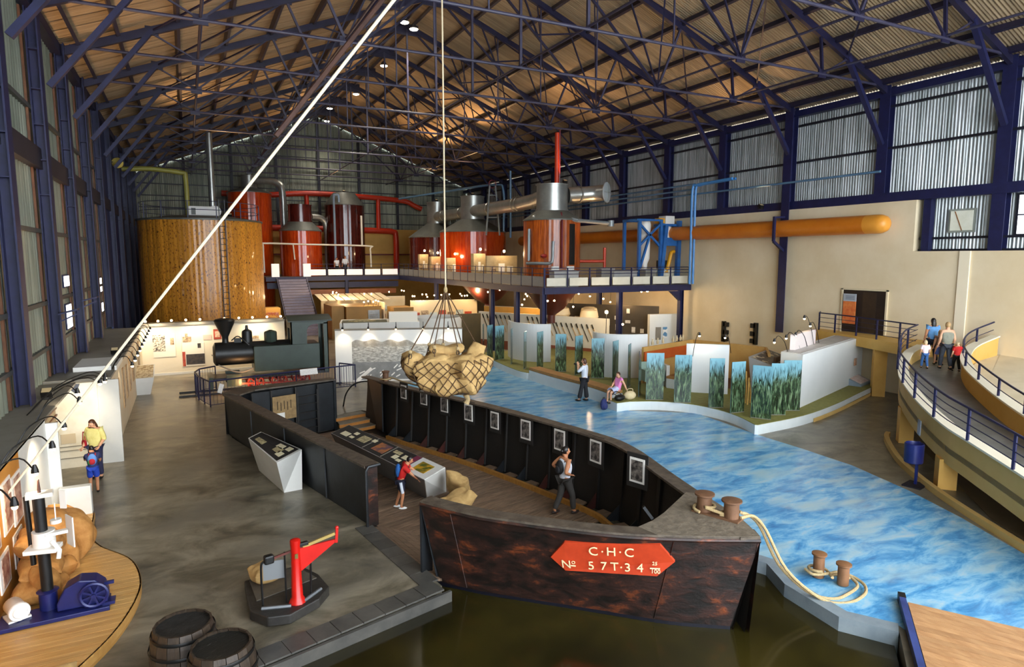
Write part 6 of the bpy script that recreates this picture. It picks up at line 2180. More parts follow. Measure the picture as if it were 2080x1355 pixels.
L_ = lambda pts: [XF[fp.name].inverted() @ p for p in pts]
MB().tube(L_(catm([onpan(1070, 535), onpan(1095, 535), onpan(1116, 535), onpan(1122, 528), onpan(1123, 505), onpan(1124, 490)], 4)), .09, 8).out('drain_pipe', PG, fp, True)
MB().tube(L_([onpan(1140, 432, 1.2), onpan(1142, 450), onpan(1141, 545)]), .06, 8).out('maroon_pipe', MAR, fp, True)
MB().ell(L_([onpan(1105, 520)])[0], (.2, .2, .12), 10, 6).out('valve', mat('valve_red', '#8c1c14'), fp, True)
MB().ell(L_([onpan(1085, 442, 1.5)])[0], (.16, .16, .18), 10, 6).out('sight_glass', SILV, fp, True)
MB().tube(L_([onpan(1075, 465, 1.8), onpan(1074, 530, 1.85)]), .09, 6).out('gauge_column', PG, fp, True)
MB().tube(L_([onpan(1160, 445, 1.6), onpan(1172, 448, 1.9)]) + [V((2.6, -1.4, 3.75)), V((3.3, -1.5, 3.7))], .11, 8).out('branch_pipe', PG, fp, True)
MB().cyl((3.3, -1.5, 3.52), .2, .36, 14).out('branch_flange', PG, fp, True)
# opening on the right side of the pan
MB().lathe([(1.74, .4), (1.74, 3.3)], 8, (0, 0, 0), cap=False)
q0, q1 = L_([onpan(1163, 462, 1.76)])[0], L_([onpan(1172, 535, 1.76)])[0]
aa = atan2(q0.y, q0.x)
MB().prism([(1.77 * cos(aa + d), 1.77 * sin(aa + d)) for d in (-.12, -.04, .04, .12)] + [(1.7 * cos(aa + d), 1.7 * sin(aa + d)) for d in (.12, -.12)], 1.2, 3.6).out('door_opening', BLACK, fp)
# red riser and ducts
o = MB().tube([(20.2, 34.0, 10.35), (20.2, 34.0, 13.4)], .13, 12).out('red_riser', mat('bright_orange_red', '#b5300f', '#c33a14', 1, .4), None, True)
tag(o, 'bright orange-red pipe rising from the front vacuum pan to the roof', 'pipe')
o = MB().tube([(20.45, 34.1, 10.3), (20.45, 34.1, 13.6)], .05, 8).out('maroon_riser', MAR, None, True)
tag(o, 'thin maroon pipe beside the orange-red riser', 'pipe')
t = E('steel_duct', 'fat silver duct with a capped disc end right of the front vacuum pan', 'duct', (20.95, 34, 9.75))
MB().tube(catm([(0, 0, 0), (1.0, -.15, .08), (1.7, -.45, .14), (2.15, -1.0, .18)], 4), .48, 20).out('barrel', SILV, t, True)
MB().lathe([(.54, -.05), (.54, .05)], 20, (.75, -.1, .06), 'X').out('flange', SILV, t, True)
q = Matrix.Rotation(-.45, 4, 'Z')
d = MB().lathe([(.62, 0), (.62, .06), (.55, .09)], 26, (0, 0, 0), 'X').out('end_disc', mat('pale_disc', '#b9c0c2', rough=.35, metal=.4), t, True)
d.location = (2.16, -1.02, .18)
d.rotation_euler[2] = -1.0
MB().bar((.11, -.5, 0), (.11, .5, 0), .03).out('disc_bar', SILV, d)
MB().bar((.11, 0, -.52), (.11, 0, .52), .03).out('disc_bar', SILV, d)
t = E('steel_duct', 'long silver duct linking the necks of the three vacuum pans', 'duct', (20.3, 45, 9.6))
MB().tube([(0, 11, 0), (0, -5.8, -.05), (-.1, -8.2, .0), (-.35, -10.2, .15)], .46, 20).out('barrel', SILV, t, True)
for y in (-1.5, -5.6, -6.1, -8.6, 4, 8):
    MB().lathe([(.5, 0), (.53, .05), (.5, .1)], 20, (-.03, y, -.02), 'Y', cap=False).out('flange', SILV, t, True)
# red steam main on the back wall
t = E('red_steam_main', 'red steam main running across the back gable with drops', 'pipe', (12, 66, 12))
RM = mat('steam_main_red', '#b82a0e', '#c43616', 1, .4)
MB().tube(catm([(-8.8, 0, -.1), (-6, 0, -.2), (-1, 0, .2), (4, 0, .1), (8.5, 0, -.15), (9.6, -.3, -.6), (10.4, -.6, -1.0)], 4), .26, 12).out('main', RM, t, True)
for x, z0, z1 in ((-8.0, 0, -2.5), (-1.2, .2, -2.3), (5.9, .1, -3.3)):
    MB().tube([(x, 0, z0), (x, 0, z1)], .22, 10).out('drop', RM, t, True)
MB().tube(catm([(-5.5, 0, -3.2), (0, 0, -3.2), (6.2, 0, -3.3), (7.4, 0, -3.4), (7.7, 0, -3.9), (7.7, 0, -7.6)], 5), .3, 12).out('lower_main', RM, t, True)
t = E('silver_downpipe', 'silver pipe from the red tank neck bending down to the gallery floor', 'pipe', (6, 62, 12.6))
MB().tube(catm([(-.3, .5, .2), (1.1, 0, .15), (1.75, -.2, -.1), (2.0, -.3, -.8), (2.05, -.3, -4), (2.1, -.3, -8)], 5), .3, 12).out('pipe', SILV, t, True)
t = E('silver_downpipe', 'silver pipe between the orange and the dark red tank', 'pipe', (11.3, 61, 9.3))
MB().tube(catm([(-1.0, -.4, .3), (-.1, -.2, .2), (.3, -.1, -.4), (.4, 0, -2), (.4, 0, -4.9)], 5), .28, 12).out('pipe', SILV, t, True)
WP = mat('white_service_pipe', '#e2dccb', rough=.4)
t = E('white_service_pipe', 'thin white service pipe in front of the orange and dark red tanks', 'pipe', (6, 57.8, 7.1))
MB().tube(catm([(-.2, 0, -2.4), (-.2, 0, -.2), (0, 0, .05), (3, 0, .0), (8.6, 0, -.1), (8.85, 0, -.4), (8.9, 0, -2.0)], 5), .07, 8).out('pipe', WP, t, True)
MB().tube([(8.2, .3, 0), (8.2, .3, 2.6)], .09, 8).out('riser', WP, t, True)
MB().tube([(2.2, 0, 0), (2.3, 0, -1.3)], .06, 8).out('branch', WP, t, True)
t = E('blue_grey_standpipe', 'slim blue-grey standpipe left of the dark red tank', 'pipe', (11.9, 58.5, ZM))
MB().tube(catm([(0, 0, 0), (0, 0, 5), (0, 0, 6.9), (.15, 0, 7.1), (.4, 0, 7.1), (.45, 0, 6.5)], 5), .1, 8).out('pipe', mat('pale_blue_pipe', '#7f93a8'), t, True)
t = E('gantry_frame', 'narrow pale A-frame with a red wheel above the middle vacuum pan', 'frame', (20.2, 43.2, 7.6))
MB().bar((-.5, 0, 0), (-.2, 0, 3.6), .09).out('leg', PG, t)
MB().bar((.6, 0, 0), (.25, 0, 3.6), .09).out('leg', PG, t)
for z in (1.3, 2.9):
    MB().bar((-.35, 0, z), (.4, 0, z), .07).out('crossbar', PG, t)
MB().tube([(.02 + .28 * cos(a), 0, 3.7 + .28 * sin(a)) for a in [2 * pi * k / 14 for k in range(14)]], .035, 5, True).out('wheel', MAR, t, True)
t = E('blue_gallery_pipe', 'blue-grey pipe frame above the middle vacuum pan', 'pipe', (22, 45, 8))
MB().tube(catm([(0, 0, 0), (0, 0, 3.0), (-.3, 1, 3.6), (-2, 6, 3.5), (-4, 14, 3.4)], 5), .09, 8).out('pipe', BLP, t, True)
MB().tube([(.6, 0, -.5), (.6, 0, 4.6)], .09, 8).out('riser', BLP, t, True)
o = MB().tube([(23.5, 33.6, ZM), (23.5, 33.6, 6.6)], .1, 10).out('red_standpipe', MATS['bright_orange_red'], None, True)
tag(o, 'short orange-red standpipe right of the front vacuum pan', 'pipe')
o = MB().tube([(21.6, 34.2, 5.75), (23.45, 33.6, 5.75)], .1, 10).out('red_crosspipe', MATS['bright_orange_red'], None, True)
tag(o, 'horizontal orange-red pipe between the front pan and its standpipe', 'pipe')

# blue centrifuge rig at the right end
RB = mat('rig_blue', '#1d5390', '#2a66a8', 1.5, .4)
rg = E('centrifuge_rig', 'bright blue steel centrifuge frame at the right end of the gallery', 'machine', (24.45, 31.5, ZM))
for x, y in ((.1, 0), (1.75, 0), (.1, 1.5), (1.75, 1.5)):
    MB().bar((x, y, 0), (x, y, 3.95), .17).out('post', RB, rg)
for a, b in (((0, 0, 3.9), (1.85, 0, 3.9)), ((0, 1.5, 3.9), (1.85, 1.5, 3.9)), ((0, 0, 3.9), (0, 1.5, 3.9)), ((.1, .05, 3.7), (1.75, .05, 2.3)), ((.1, .05, 2.3), (1.75, .05, 3.7)), ((.1, .05, .6), (.9, .05, 2.9))):
    MB().bar(a, b, .12).out('brace', RB, rg)
MB().box((1.85, -.1, 2.35), (3.0, .1, 2.85)).out('cross_plate', RB, rg)
for a, b in (((1.7, -.1, .1), (2.05, -.1, 3.6)), ((3.0, -.15, .1), (3.1, -.1, 3.9))):
    MB().bar(a, b, .24).out('leg', RB, rg)
MB().box((1.9, .0, 3.55), (3.1, .9, 3.7)).out('top_beam', RB, rg)
MB().lathe([(.42, 0), (.42, .75), (.3, .85)], 18, (2.45, .5, 2.85)).out('motor_drum', WM, rg, True)
MB().box((2.2, .1, 3.7), (2.9, .8, 4.2)).out('motor_box', WM, rg, bev=.03)
MB().box((1.8, .2, 3.75), (2.2, .7, 4.05)).out('yellow_box', mat('yellow_paint', '#d99a12', rough=.4), rg, bev=.02)
MB().lathe([(.3, 2.1), (.34, 1.9), (.3, -.2), (.18, -.5), (.14, -1.0), (.34, -1.2), (.3, -1.4)], 16, (1.1, .7, 1.75)).out('white_hopper', WM, rg, True)
MB().tube(catm([(2.75, -.1, 2.0), (2.5, -.12, 1.9), (2.35, -.1, 1.3), (2.2, -.05, .7)], 4), .12, 8).out('yellow_chute', MATS['yellow_paint'], rg, True)
MB().box((1.85, -.05, .95), (2.5, .5, 1.45)).out('black_gearbox', BLACK, rg, bev=.03)
for x in (1.0, 2.45):
    MB().lathe([(.75, 0), (.75, .75), (.8, .8), (.8, .9), (.7, .95)], 24, (x, .6, 0)).out('white_drum', mat('cream_drum', '#e6dfc8', '#dcd4bc', 1, .5), rg, True)
# consoles and exhibits on the gallery
for i, (x, y, w, h, lab_) in enumerate(((18.9, 30.9, 1.6, .85, 'long pale grey console at the gallery front before the orange pan'), (21.9, 31.2, .9, .95, 'dark grey cabinet right of the front pan'), (23.2, 31.3, 1.8, .8, 'long grey console left of the blue rig'), (24.9, 31.0, .8, .85, 'small grey console before the blue rig'))):
    t = E('gallery_console', lab_, 'console', (x, y, ZM))
    MB().box((-w / 2, -.25, 0), (w / 2, .3, h)).out('cabinet', (CASEG, GREYP, CASEG, GREYP)[i], t)
    MB().obox((0, 0, h + .04), (w + .06, .6, .05), 0, .12).out('sloping_top', CASEG, t)
for i, x in enumerate((18.3, 19.3)):
    o = MB().box((x - .22, 30.85, ZM + .93), (x + .22, 30.97, ZM + 1.14)).out('small_white_box', WHITE)
    tag(o, 'small white box on the long gallery console, %s one' % ('left' if i == 0 else 'right'), 'box')
lit = mat('lit_exhibit_panel', '#a8926a', '#c4ae84', 2, .6)
for i, (x, y, w, h, d, lab_) in enumerate(((19.2, 39.6, 2.3, 1.75, .2, 'beige lit exhibit panel on the gallery behind the front pan'), (18.3, 41.5, .9, 1.9, .5, 'tall bright exhibit case on the gallery edge'), (18.2, 46.0, 1.2, 1.6, .5, 'cream exhibit case below the middle pan'), (18.1, 49.5, 1.0, 1.7, .5, 'bright exhibit case between the pans'), (18.2, 53, .8, 1.9, .4, 'narrow yellow-lit exhibit case near the far pan'), (22.0, 38.0, 1.0, 2.0, .3, 'grey exhibit panel right of the beige lit one'))):
    t = E('gallery_exhibit', lab_, 'exhibit', (x, y, ZM))
    MB().box((-w / 2, -d / 2, 0), (w / 2, d / 2, h)).out('panel', lit if i < 5 else CASEG, t)
    for k in range(3):
        MB().box((-w * .4 + k * w * .28, -d / 2 - .02, h * .35), (-w * .4 + k * w * .28 + w * .2, -d / 2, h * (.6 + .1 * (k % 2)))).out('print', (SEP, MATW, PALE)[k], t)
    q = E('exhibit_lamp', 'small glowing lamp above the %s' % ' '.join(lab_.split()[:4]), 'lamp', (x, y - .4, ZM + h + .3))
    MB().tube([(0, .4, -.3), (0, .35, 0), (0, 0, .05)], .02, 5).out('arm', BLACK, q)
    bulb(q, (0, 0, 0), .09)
    if i < 5:
        lamp('POINT', (x, y - .9, ZM + h + .1), 30, (1, .72, .4), .12)

# ---------------------------------------------------------------- under the gallery
BRN = mat('brown_box_wall', '#8a6a38', '#96753f', 1, .6)
t = E('ochre_fascia', 'orange-brown fascia beam under the far gallery', 'beam', (12.8, 57.26, 2.75))
MB().box((-3.7, 0, 0), (4.2, .2, .45)).out('board', JOI, t)
for i, (x, y, w, d, h, m, lab_) in enumerate(((9.7, 49.0, .9, 3, 2.45, BRN, 'brown exhibit booth right of the stairs'), (11.5, 48.6, 2.6, 3.2, 2.4, BRN, 'wide brown exhibit booth with a grey poster'), (14.2, 46.8, 1.5, 1.8, 2.3, BRN, 'brown exhibit booth with a dark door'), (5.3, 50.2, 1.3, 1.6, 2.3, OCHRE, 'ochre booth with a colourful picture left of the stairs'))):
    b = E('exhibit_booth', lab_, 'booth', (x, y, 0))
    MB().box((-w / 2, -d / 2, 0), (w / 2, d / 2, h)).out('walls', m, b)
    if i == 1:
        MB().box((.3, -d / 2 - .03, .6), (1.15, -d / 2, 2.1)).out('poster', mat('grey_blue_poster', '#a9b4bd', '#8f9ba6', 4, .5), b)
        MB().box((.5, -d / 2 - .04, .65), (.95, -d / 2 - .03, 1.2)).out('poster_figure', mat('poster_black', '#22201f', '#e8e4dc', 4, .5, det=0, ramp=(.5, .55)), b)
        for k in range(3):
            MB().box((.4, -d / 2 - .04, 1.5 + .12 * k), (1.05, -d / 2 - .03, 1.54 + .12 * k)).out('poster_line', GREYP, b)
    if i == 2:
        MB().box((-.05, -d / 2 - .03, 0), (.65, -d / 2, 1.5)).out('door', mat('dark_green_door', '#1d2a24'), b)
        MB().box((-.05, -d / 2 - .03, 1.55), (.65, -d / 2, 1.95)).out('sign', mat('grey_blue_poster', '#a9b4bd'), b)
    if i == 3:
        MB().box((-.55, -d / 2 - .03, .5), (.5, -d / 2, 2.0)).out('picture', mat('bright_collage', '#d9a83a', '#e6dcc0', 3, .5, c3='#a8432a', det=4), b)
lit2 = mat('lit_cream_wall', '#ead7ac', '#f0e0bc', 1, .6)
for i, (a, b, z, lab_) in enumerate((((9.5, 53), (16.5, 53), 2.7, 'long cream exhibit wall at the back under the far gallery'), ((13.0, 51.0), (13.1, 47.5), 2.6, 'cream cross wall between the brown booths'), ((14.8, 46.2), (19.9, 45.4), 2.75, 'cream wall hung with pictures under the gallery left edge'), ((18.5, 41), (21, 37), 2.6, 'ochre cross wall under the gallery behind the posts'))):
    w = cwall('lit_wall', [a, b], 0, z, .12, lab_, lit2 if i < 3 else OCHRE)
    va, vb = V(a + (0,)), V(b + (0,))
    dv = (vb - va).normalized()
    nn = V((dv.y, -dv.x, 0))
    nn = -nn if nn.dot(-va) < 0 else nn
    if i in (0, 2):
        for k in range(7):
            p = va.lerp(vb, .08 + k * .13) + nn * .03
            z0 = 1.75 if k % 2 else 1.6
            MB().obox(p + V((0, 0, z0)), (.55, .03, .5), atan2(dv.y, dv.x)).out('picture', (RD, SEP, mat('blue_pale_print', '#8fb0bd', '#dfe6e2', 3, .5))[k % 3], w, False, True)
            MB().obox(p + V((0, 0, 1.1)), (.35, .03, .3), atan2(dv.y, dv.x)).out('picture', RD, w, False, True)
t = E('ribbed_ceiling', 'pale ribbed sloping ceiling over the far exhibit booths', 'ceiling panel', (12, 53, 2.7))
for k in range(9):
    MB().obox((-2.6 + k * .62, -.6, .1), (.5, 3.0, .05), 0, .12).out('rib', lit2, t)
t = E('green_screen', 'pale green glass screen before the picture wall', 'screen', (17.2, 43.2, 0))
MB().box((-1.6, 0, 0), (1.3, .04, 1.7)).out('pane', mat('green_glass', '#7f9a80', '#8fa88f', 1, .2, alpha=.7), t)
t = E('round_table_exhibit', 'grey round exhibit drum before the picture wall', 'display', (15.6, 43.6, 0))
MB().lathe([(.9, 0), (.9, 1.5), (1.0, 1.55), (.9, 1.6)], 20).out('drum', CASEG, t, True)
t = E('dark_partition', 'dark olive partition left of the tool wall', 'partition', (16.3, 38.3, 0))
MB().box((-1.0, 0, 0), (.75, .1, 2.35)).out('wall', mat('olive_brown_wall', '#4a3c1c', '#5a4a24', 1, .6), t)
for i, (x, y) in enumerate(((22.2, 33.3), (23.2, 34.8), (21.7, 35.8))):
    t = E('lit_model', 'warm-lit cream model exhibit under the gallery, %s from the left' % ORD[(1, 2, 0)[i]], 'exhibit', (x, y, 0))
    MB().lathe([(.45, 0), (.45, 2.1), (.6, 2.3), (.5, 2.7), (.3, 2.8)], 14).out('body', lit2, t, True)
# strings of bulbs under the gallery
rn = random.Random(21)
bsrc = bulb(None, (0, 0, 0), .055)
up_, dn_ = None, None
for i in range(46):
    if i < 26:
        (ax, ay, az), (bx, by, bz) = ((9.6, 52.95, 2.72), (16.4, 52.95, 2.72)) if i % 3 == 0 else ((10.3, 47.1, 2.4), (12.7, 47.1, 2.4)) if i % 3 == 1 and i < 14 else ((14.9, 46.12, 2.77), (19.7, 45.37, 2.77))
        u = rn.random()
        q = V((0, 0, -rn.uniform(.25, .5)))
        p = V((ax + (bx - ax) * u, ay + (by - ay) * u, az)) - q - V((0, .1, 0))
    else:
        p, q = V((rn.uniform(17.8, 26), rn.uniform(31.5, 44), rn.uniform(2.9, 3.6))), None
        q = V((0, 0, ZM - .13 - p.z))
    t = E('festoon_lamp', 'tiny warm lamp glowing %s' % ('over the booths near the stairs' if i < 26 else 'under the gallery floor behind its front corner'), 'lamp', p, 0, 'lamps over the booths' if i < 26 else 'lamps under the gallery')
    o = bsrc if i == 0 else inst(bsrc, 'bulb')
    o.parent = t
    MB().tube([(0, 0, 0), q * .6 + V((.03, 0, 0)), q + V((0, .1 if i < 26 else 0, 0))], .012, 4).out('stem', BLACK, t)
fl_l = [o for o in COL.objects if o.name.startswith('festoon_lamp')]
rank_labels([o for o in fl_l if 'booths' in o['group']], 'tiny warm lamp over the booths near the stairs, %s from the left')
rank_labels([o for o in fl_l if 'booths' not in o['group']], 'tiny warm lamp under the gallery floor behind its front corner, %s from the left')
for p, e in (((12, 47, 3.3), 150), ((15.5, 46, 3.2), 130), ((11, 51.5, 3.2), 150), ((19.0, 43.6, 3.2), 130), ((19.6, 36.6, 3.3), 110), ((21.2, 31.6, 3.6), 60), ((25.0, 33.5, 3.3), 70), ((24, 44, 3.2), 130), ((5.5, 48.8, 3.2), 60)):
    lamp('POINT', p, e, (1, .68, .36), .15)
# starry spotlights under the front edge
for i, (x, y) in enumerate(((1315, 590), (1303, 592), (1265, 659), (1232, 634))):
    p = aty(x, y, 30.9 if i < 2 else 29.5)
    t = E('starry_spotlight', 'bright little spotlight %s' % ('under the gallery front edge, the larger', 'under the gallery front edge, the smaller', 'beside the middle gallery post', 'over the tool wall')[i], 'lamp', p)
    MB().tube([(0, 0, .05), (0, .05, .3 if i < 2 else -p.z)], .02, 5).out('stem', BLACK, t)
    bulb(t, (0, 0, 0), .1 if i in (0, 3) else .06)
    if i in (0, 3):
        lamp('POINT', p + V((0, -.3, -.1)), 70, (1, .75, .45), .1)
for i, (x, y, e) in enumerate(((20.0, 40.2, 60),)):
    pass
# warm uplights washing the roof; their black housings are added, no fixtures show
ups = []
for p, a, e in (((-3.3, 19.3, 2.47), (1.5, 21, 15), 2200), ((-2.5, 27, 2.47), (1.5, 29, 15), 1500), ((20.4, 47.3, 10.77), (17, 43, 19), 1600), ((20.4, 55.5, 10.92), (17.5, 52, 19), 2000), ((13.35, 61, 11.9), (9, 57, 18), 1400), ((20.6, 33.7, 10.37), (22, 35, 16), 500),
                ((2.6, 45, 8.5), (4, 40, 17), 1500), ((22.9, 32.6, ZM), (21, 29, 17), 700), ((27.5, 25, 8.55), (22, 24, 16), 400)):
    t = E('added_floodlight_housing', 'added floodlight housing', 'lamp', p)
    MB().box((-.1, -.1, 0), (.1, .1, .06)).out('foot', BLACK, t)
    MB().obox((0, 0, .15), (.24, .2, .16), 0, .5).out('housing', BLACK, t)
    MB().obox((0, -.04, .235), (.2, .16, .01), 0, .5).out('glass', mat('frosted_lamp_glass', '#c9b48a', rough=.3), t)
    ups.append(t)
    lamp('SPOT', V(p) + V((0, 0, .34)), e, (1, .56, .24), .2, a, 85, .9, 'uplight')
rank_labels(ups, 'small black added floodlight housing aimed up at the roof, %s from the left')
# ================================================================ PEOPLE
SKIN = mat('light_skin', '#b97a55', '#c4875f', 5, .55)
SKINP = mat('pale_skin', '#d09a78', '#d9a684', 5, .55)


def skinned(name, pts, edges, rad, m, root=0, sub=2):
    me = bpy.data.meshes.new(name)
    me.from_pydata(pts, edges, [])
    me.materials.append(m)
    o = bpy.data.objects.new(name, me)
    COL.objects.link(o)
    o.modifiers.new('skin', 'SKIN')
    for i, r in enumerate(rad):
        sv = me.skin_vertices[0].data[i]
        sv.radius = r if isinstance(r, tuple) else (r, r)
        sv.use_root = (i == root)
    o.modifiers['skin'].use_smooth_shade = True
    s = o.modifiers.new('sub', 'SUBSURF')
    s.levels = s.render_levels = sub
    return o


def person(loc, face, h, label, pose=None, top=None, bottom=None, hair=None, shoes=None, skin=SKIN, sleeve=.5, legs='trousers', hairstyle='short', hem=.95, female=True, sit=False):
    """face: heading in the plan (dx, dy). pose overrides joints given for 1.7 m"""
    k = h / 1.7
    J = dict(pel=(0, 0, .93), spi=(0, 0, 1.12), che=(0, .0, 1.30), nec=(0, -.005, 1.455), hed=(0, .02, 1.57),
             sl=(-.17, 0, 1.395), el=(-.23, -.03, 1.13), wl=(-.24, .07, .90), sr=(.17, 0, 1.395), er=(.23, -.03, 1.13), wr=(.24, .07, .90),
             hl=(-.085, 0, .90), kl=(-.10, .03, .50), al=(-.10, -.02, .09), tl=(-.11, .13, .035), hr=(.085, 0, .90), kr=(.10, .03, .50), ar=(.10, -.02, .09), tr=(.11, .13, .035))
    J.update(pose or {})
    P = {a: V(b) * k for a, b in J.items()}
    names = ['pel', 'spi', 'che', 'nec', 'hed', 'sl', 'el', 'wl', 'sr', 'er', 'wr', 'hl', 'kl', 'al', 'tl', 'hr', 'kr', 'ar', 'tr']
    R = dict(pel=(.13, .095), spi=(.115, .085), che=(.135, .10), nec=(.052, .055), hed=(.075, .09), sl=.058, el=.042, wl=.029, sr=.058, er=.042, wr=.029,
             hl=.085, kl=.055, al=.036, tl=.03, hr=.085, kr=.055, ar=.036, tr=.03)
    ix = {a: i for i, a in enumerate(names)}
    ED = [('pel', 'spi'), ('spi', 'che'), ('che', 'nec'), ('nec', 'hed'), ('che', 'sl'), ('sl', 'el'), ('el', 'wl'), ('che', 'sr'), ('sr', 'er'), ('er', 'wr'),
          ('pel', 'hl'), ('hl', 'kl'), ('kl', 'al'), ('al', 'tl'), ('pel', 'hr'), ('hr', 'kr'), ('kr', 'ar'), ('ar', 'tr')]
    sc_r = lambda r, f=1.14: tuple(q * k * f for q in r) if isinstance(r, tuple) else r * k * f
    body = skinned('person', [P[a] for a in names], [(ix[a], ix[b]) for a, b in ED], [sc_r(R[a]) for a in names], skin)
    body.location = loc
    rz = atan2(face[1], face[0]) - pi / 2
    body.rotation_euler[2] = rz
    tag(body, label, 'person')
    hd = P['hed']
    up = (P['hed'] - P['nec']).normalized()
    fwd = V((pose or {}).get('look', (0, 1, 0))).normalized()
    fwd = (fwd - up * fwd.dot(up) * .3).normalized()
    sd = fwd.cross(up).normalized()
    up2 = sd.cross(fwd)
    rot = Matrix((sd, fwd, up2)).transposed()
    hc = hd + up2 * .035 * k + fwd * .01 * k

    def child(mb, nm, m, sm=True):
        return mb.out(nm, m, body, sm)
    # rounded head over the skinned neck
    child(MB().ell(hc, (.073 * k, .09 * k, .112 * k), 14, 10, rot), 'head', skin)
    child(MB().ell(hc + rot @ V((0, .092, -.012)) * k, (.013 * k, .022 * k, .022 * k), 8, 6, rot), 'nose', skin)
    for s in (-1, 1):
        child(MB().ell(hc + rot @ V((s * .074, -.005, -.005)) * k, (.012 * k, .02 * k, .03 * k), 8, 6, rot), 'ear', skin)
        child(MB().ell(hc + rot @ V((s * .03, .08, .015)) * k, (.012 * k, .008 * k, .007 * k), 8, 5, rot), 'eye', mat('dark_eye', '#1a1210'))
    child(MB().ell(hc + rot @ V((0, .08, -.052)) * k, (.024 * k, .01 * k, .007 * k), 8, 5, rot), 'mouth', mat('lip', '#9c4a3c'))
    # hair
    if hair:
        def hf(p):
            return p if p.y < .03 * k or p.z > .055 * k else V((p.x, min(p.y, .03 * k), p.z))
        child(MB().ell(hc + rot @ V((0, -.015, .022)) * k, (.085 * k, .1 * k, .108 * k), 16, 10, rot, hf), 'hair', hair)
        if hairstyle == 'bob':
            child(MB().ell(hc + rot @ V((0, -.045, -.03)) * k, (.09 * k, .075 * k, .12 * k), 14, 8, rot), 'hair_back', hair)
        if hairstyle == 'long':
            child(MB().ell(hc + rot @ V((0, -.065, -.1)) * k, (.085 * k, .055 * k, .18 * k), 14, 8, rot), 'hair_back', hair)
        if hairstyle == 'bun':
            child(MB().ell(hc + rot @ V((0, -.11, .0)) * k, (.045 * k, .045 * k, .05 * k), 10, 8, rot), 'hair_bun', hair)
    # shirt
    if top:
        pn = ['hipc', 'spi', 'che', 'col', 'sl', 'sr']
        pp = [P['pel'].lerp(P['spi'], -.38), P['spi'], P['che'], P['che'].lerp(P['nec'], .72), P['sl'].lerp(P['che'], -.02) + V((0, 0, .012 * k)), P['sr'].lerp(P['che'], -.02) + V((0, 0, .012 * k))]
        rr = [(.168, .13), (.142, .112), (.168, .13), (.115, .1), *((.09, .09) if sleeve == 0 else (.078, .078))]
        ee = [(0, 1), (1, 2), (2, 3), (2, 4), (2, 5)]
        for s, a, b, c in ((4, 'sl', 'el', 'wl'), (5, 'sr', 'er', 'wr')):
            if sleeve > 0:
                end = P[a].lerp(P[b], min(1, sleeve))
                pp.append(end)
                rr.append(.066)
                ee.append((s, len(pp) - 1))
                if sleeve > 1:
                    pp.append(P[b].lerp(P[c], sleeve - 1))
                    rr.append(.05)
                    ee.append((len(pp) - 2, len(pp) - 1))
        o = skinned('shirt', pp, ee, [sc_r(r) for r in rr], top, 1)
        o.parent = body
    if legs in ('trousers', 'shorts', 'flared'):
        fr_ = 1.0 if legs != 'shorts' else 0
        pp = [P['pel'] + V((0, 0, .04 * k)), P['hl'], P['hr']]
        rr = [(.145, .108), .102, .102]
        ee = [(0, 1), (0, 2)]
        for s, a, b in ((1, 'kl', 'al'), (2, 'kr', 'ar')):
            if legs == 'shorts':
                pp.append(P['h' + a[1]].lerp(P[a], .92))
                rr.append(.09)
                ee.append((s, len(pp) - 1))
            else:
                pp.append(P[a])
                rr.append(.072)
                ee.append((s, len(pp) - 1))
                pp.append(P[a].lerp(P[b], .95))
                rr.append(.062 if legs == 'trousers' else .09)
                ee.append((len(pp) - 2, len(pp) - 1))
        o = skinned('trousers' if legs != 'shorts' else 'shorts', pp, ee, [sc_r(r) for r in rr], bottom)
        o.parent = body
    elif legs == 'skirt':
        c = (P['kl'] + P['kr']) / 2
        c = P['pel'].lerp(c, .85)
        pa, pb, pc_ = P['pel'] + V((0, 0, .07 * k)), P['pel'].lerp(c, .4), c
        mb = MB()
        vs, fs = [], []
        tv = (pc_ - pa).normalized()
        s_, u_ = frame(tv)
        for p, r in ((pa, .14), (pb, .17), (pc_, .21)):
            for q in range(16):
                a = 2 * pi * q / 16
                w = 1 + .05 * sin(q * 2.5)
                vs.append(p + (s_ * cos(a) * r * w + u_ * sin(a) * r * .8 * w) * k)
        for i in range(2):
            for q in range(16):
                fs.append((i * 16 + q, i * 16 + (q + 1) % 16, (i + 1) * 16 + (q + 1) % 16, (i + 1) * 16 + q))
        o = MB().add(vs, fs + [tuple(range(16))]).out('skirt', bottom, body, True)
    # shoes and hands
    for a, b in (('al', 'tl'), ('ar', 'tr')):
        d = (P[b] - P[a])
        d.z = 0
        d = d.normalized() if d.length > 1e-4 else V((0, 1, 0))
        c = P[a] + d * .05 * k
        rt = Matrix((d.cross(V((0, 0, 1))), d, V((0, 0, 1)))).transposed()
        child(MB().ell((c.x, c.y, max(c.z - .04 * k, .045 * k)), (.046 * k, .13 * k, .045 * k), 12, 8, rt), 'shoe', shoes or BLACK)
    for e, w in (('el', 'wl'), ('er', 'wr')):
        d = (P[w] - P[e]).normalized()
        s_, u_ = frame(d)
        mb = MB().ell(P[w] + d * .045 * k, (.034 * k, .02 * k, .05 * k), 10, 8, Matrix((s_, u_, d)).transposed())
        for q in range(4):
            b0 = P[w] + d * .08 * k + s_ * (-.024 + .016 * q) * k
            L_q = (.05, .06, .056, .045)[q] * k
            mb.tube([b0, b0 + d * L_q * .6 + u_ * .006 * k, b0 + d * L_q + u_ * .022 * k], [.0085 * k, .008 * k, .006 * k], 6)
        b0 = P[w] + d * .03 * k + s_ * .032 * k
        mb.tube([b0, b0 + (d + s_) * .03 * k, b0 + (d * 1.4 + s_) * .045 * k], [.011 * k, .009 * k, .007 * k], 6)
        child(mb, 'hand', skin)
    return body, P, k


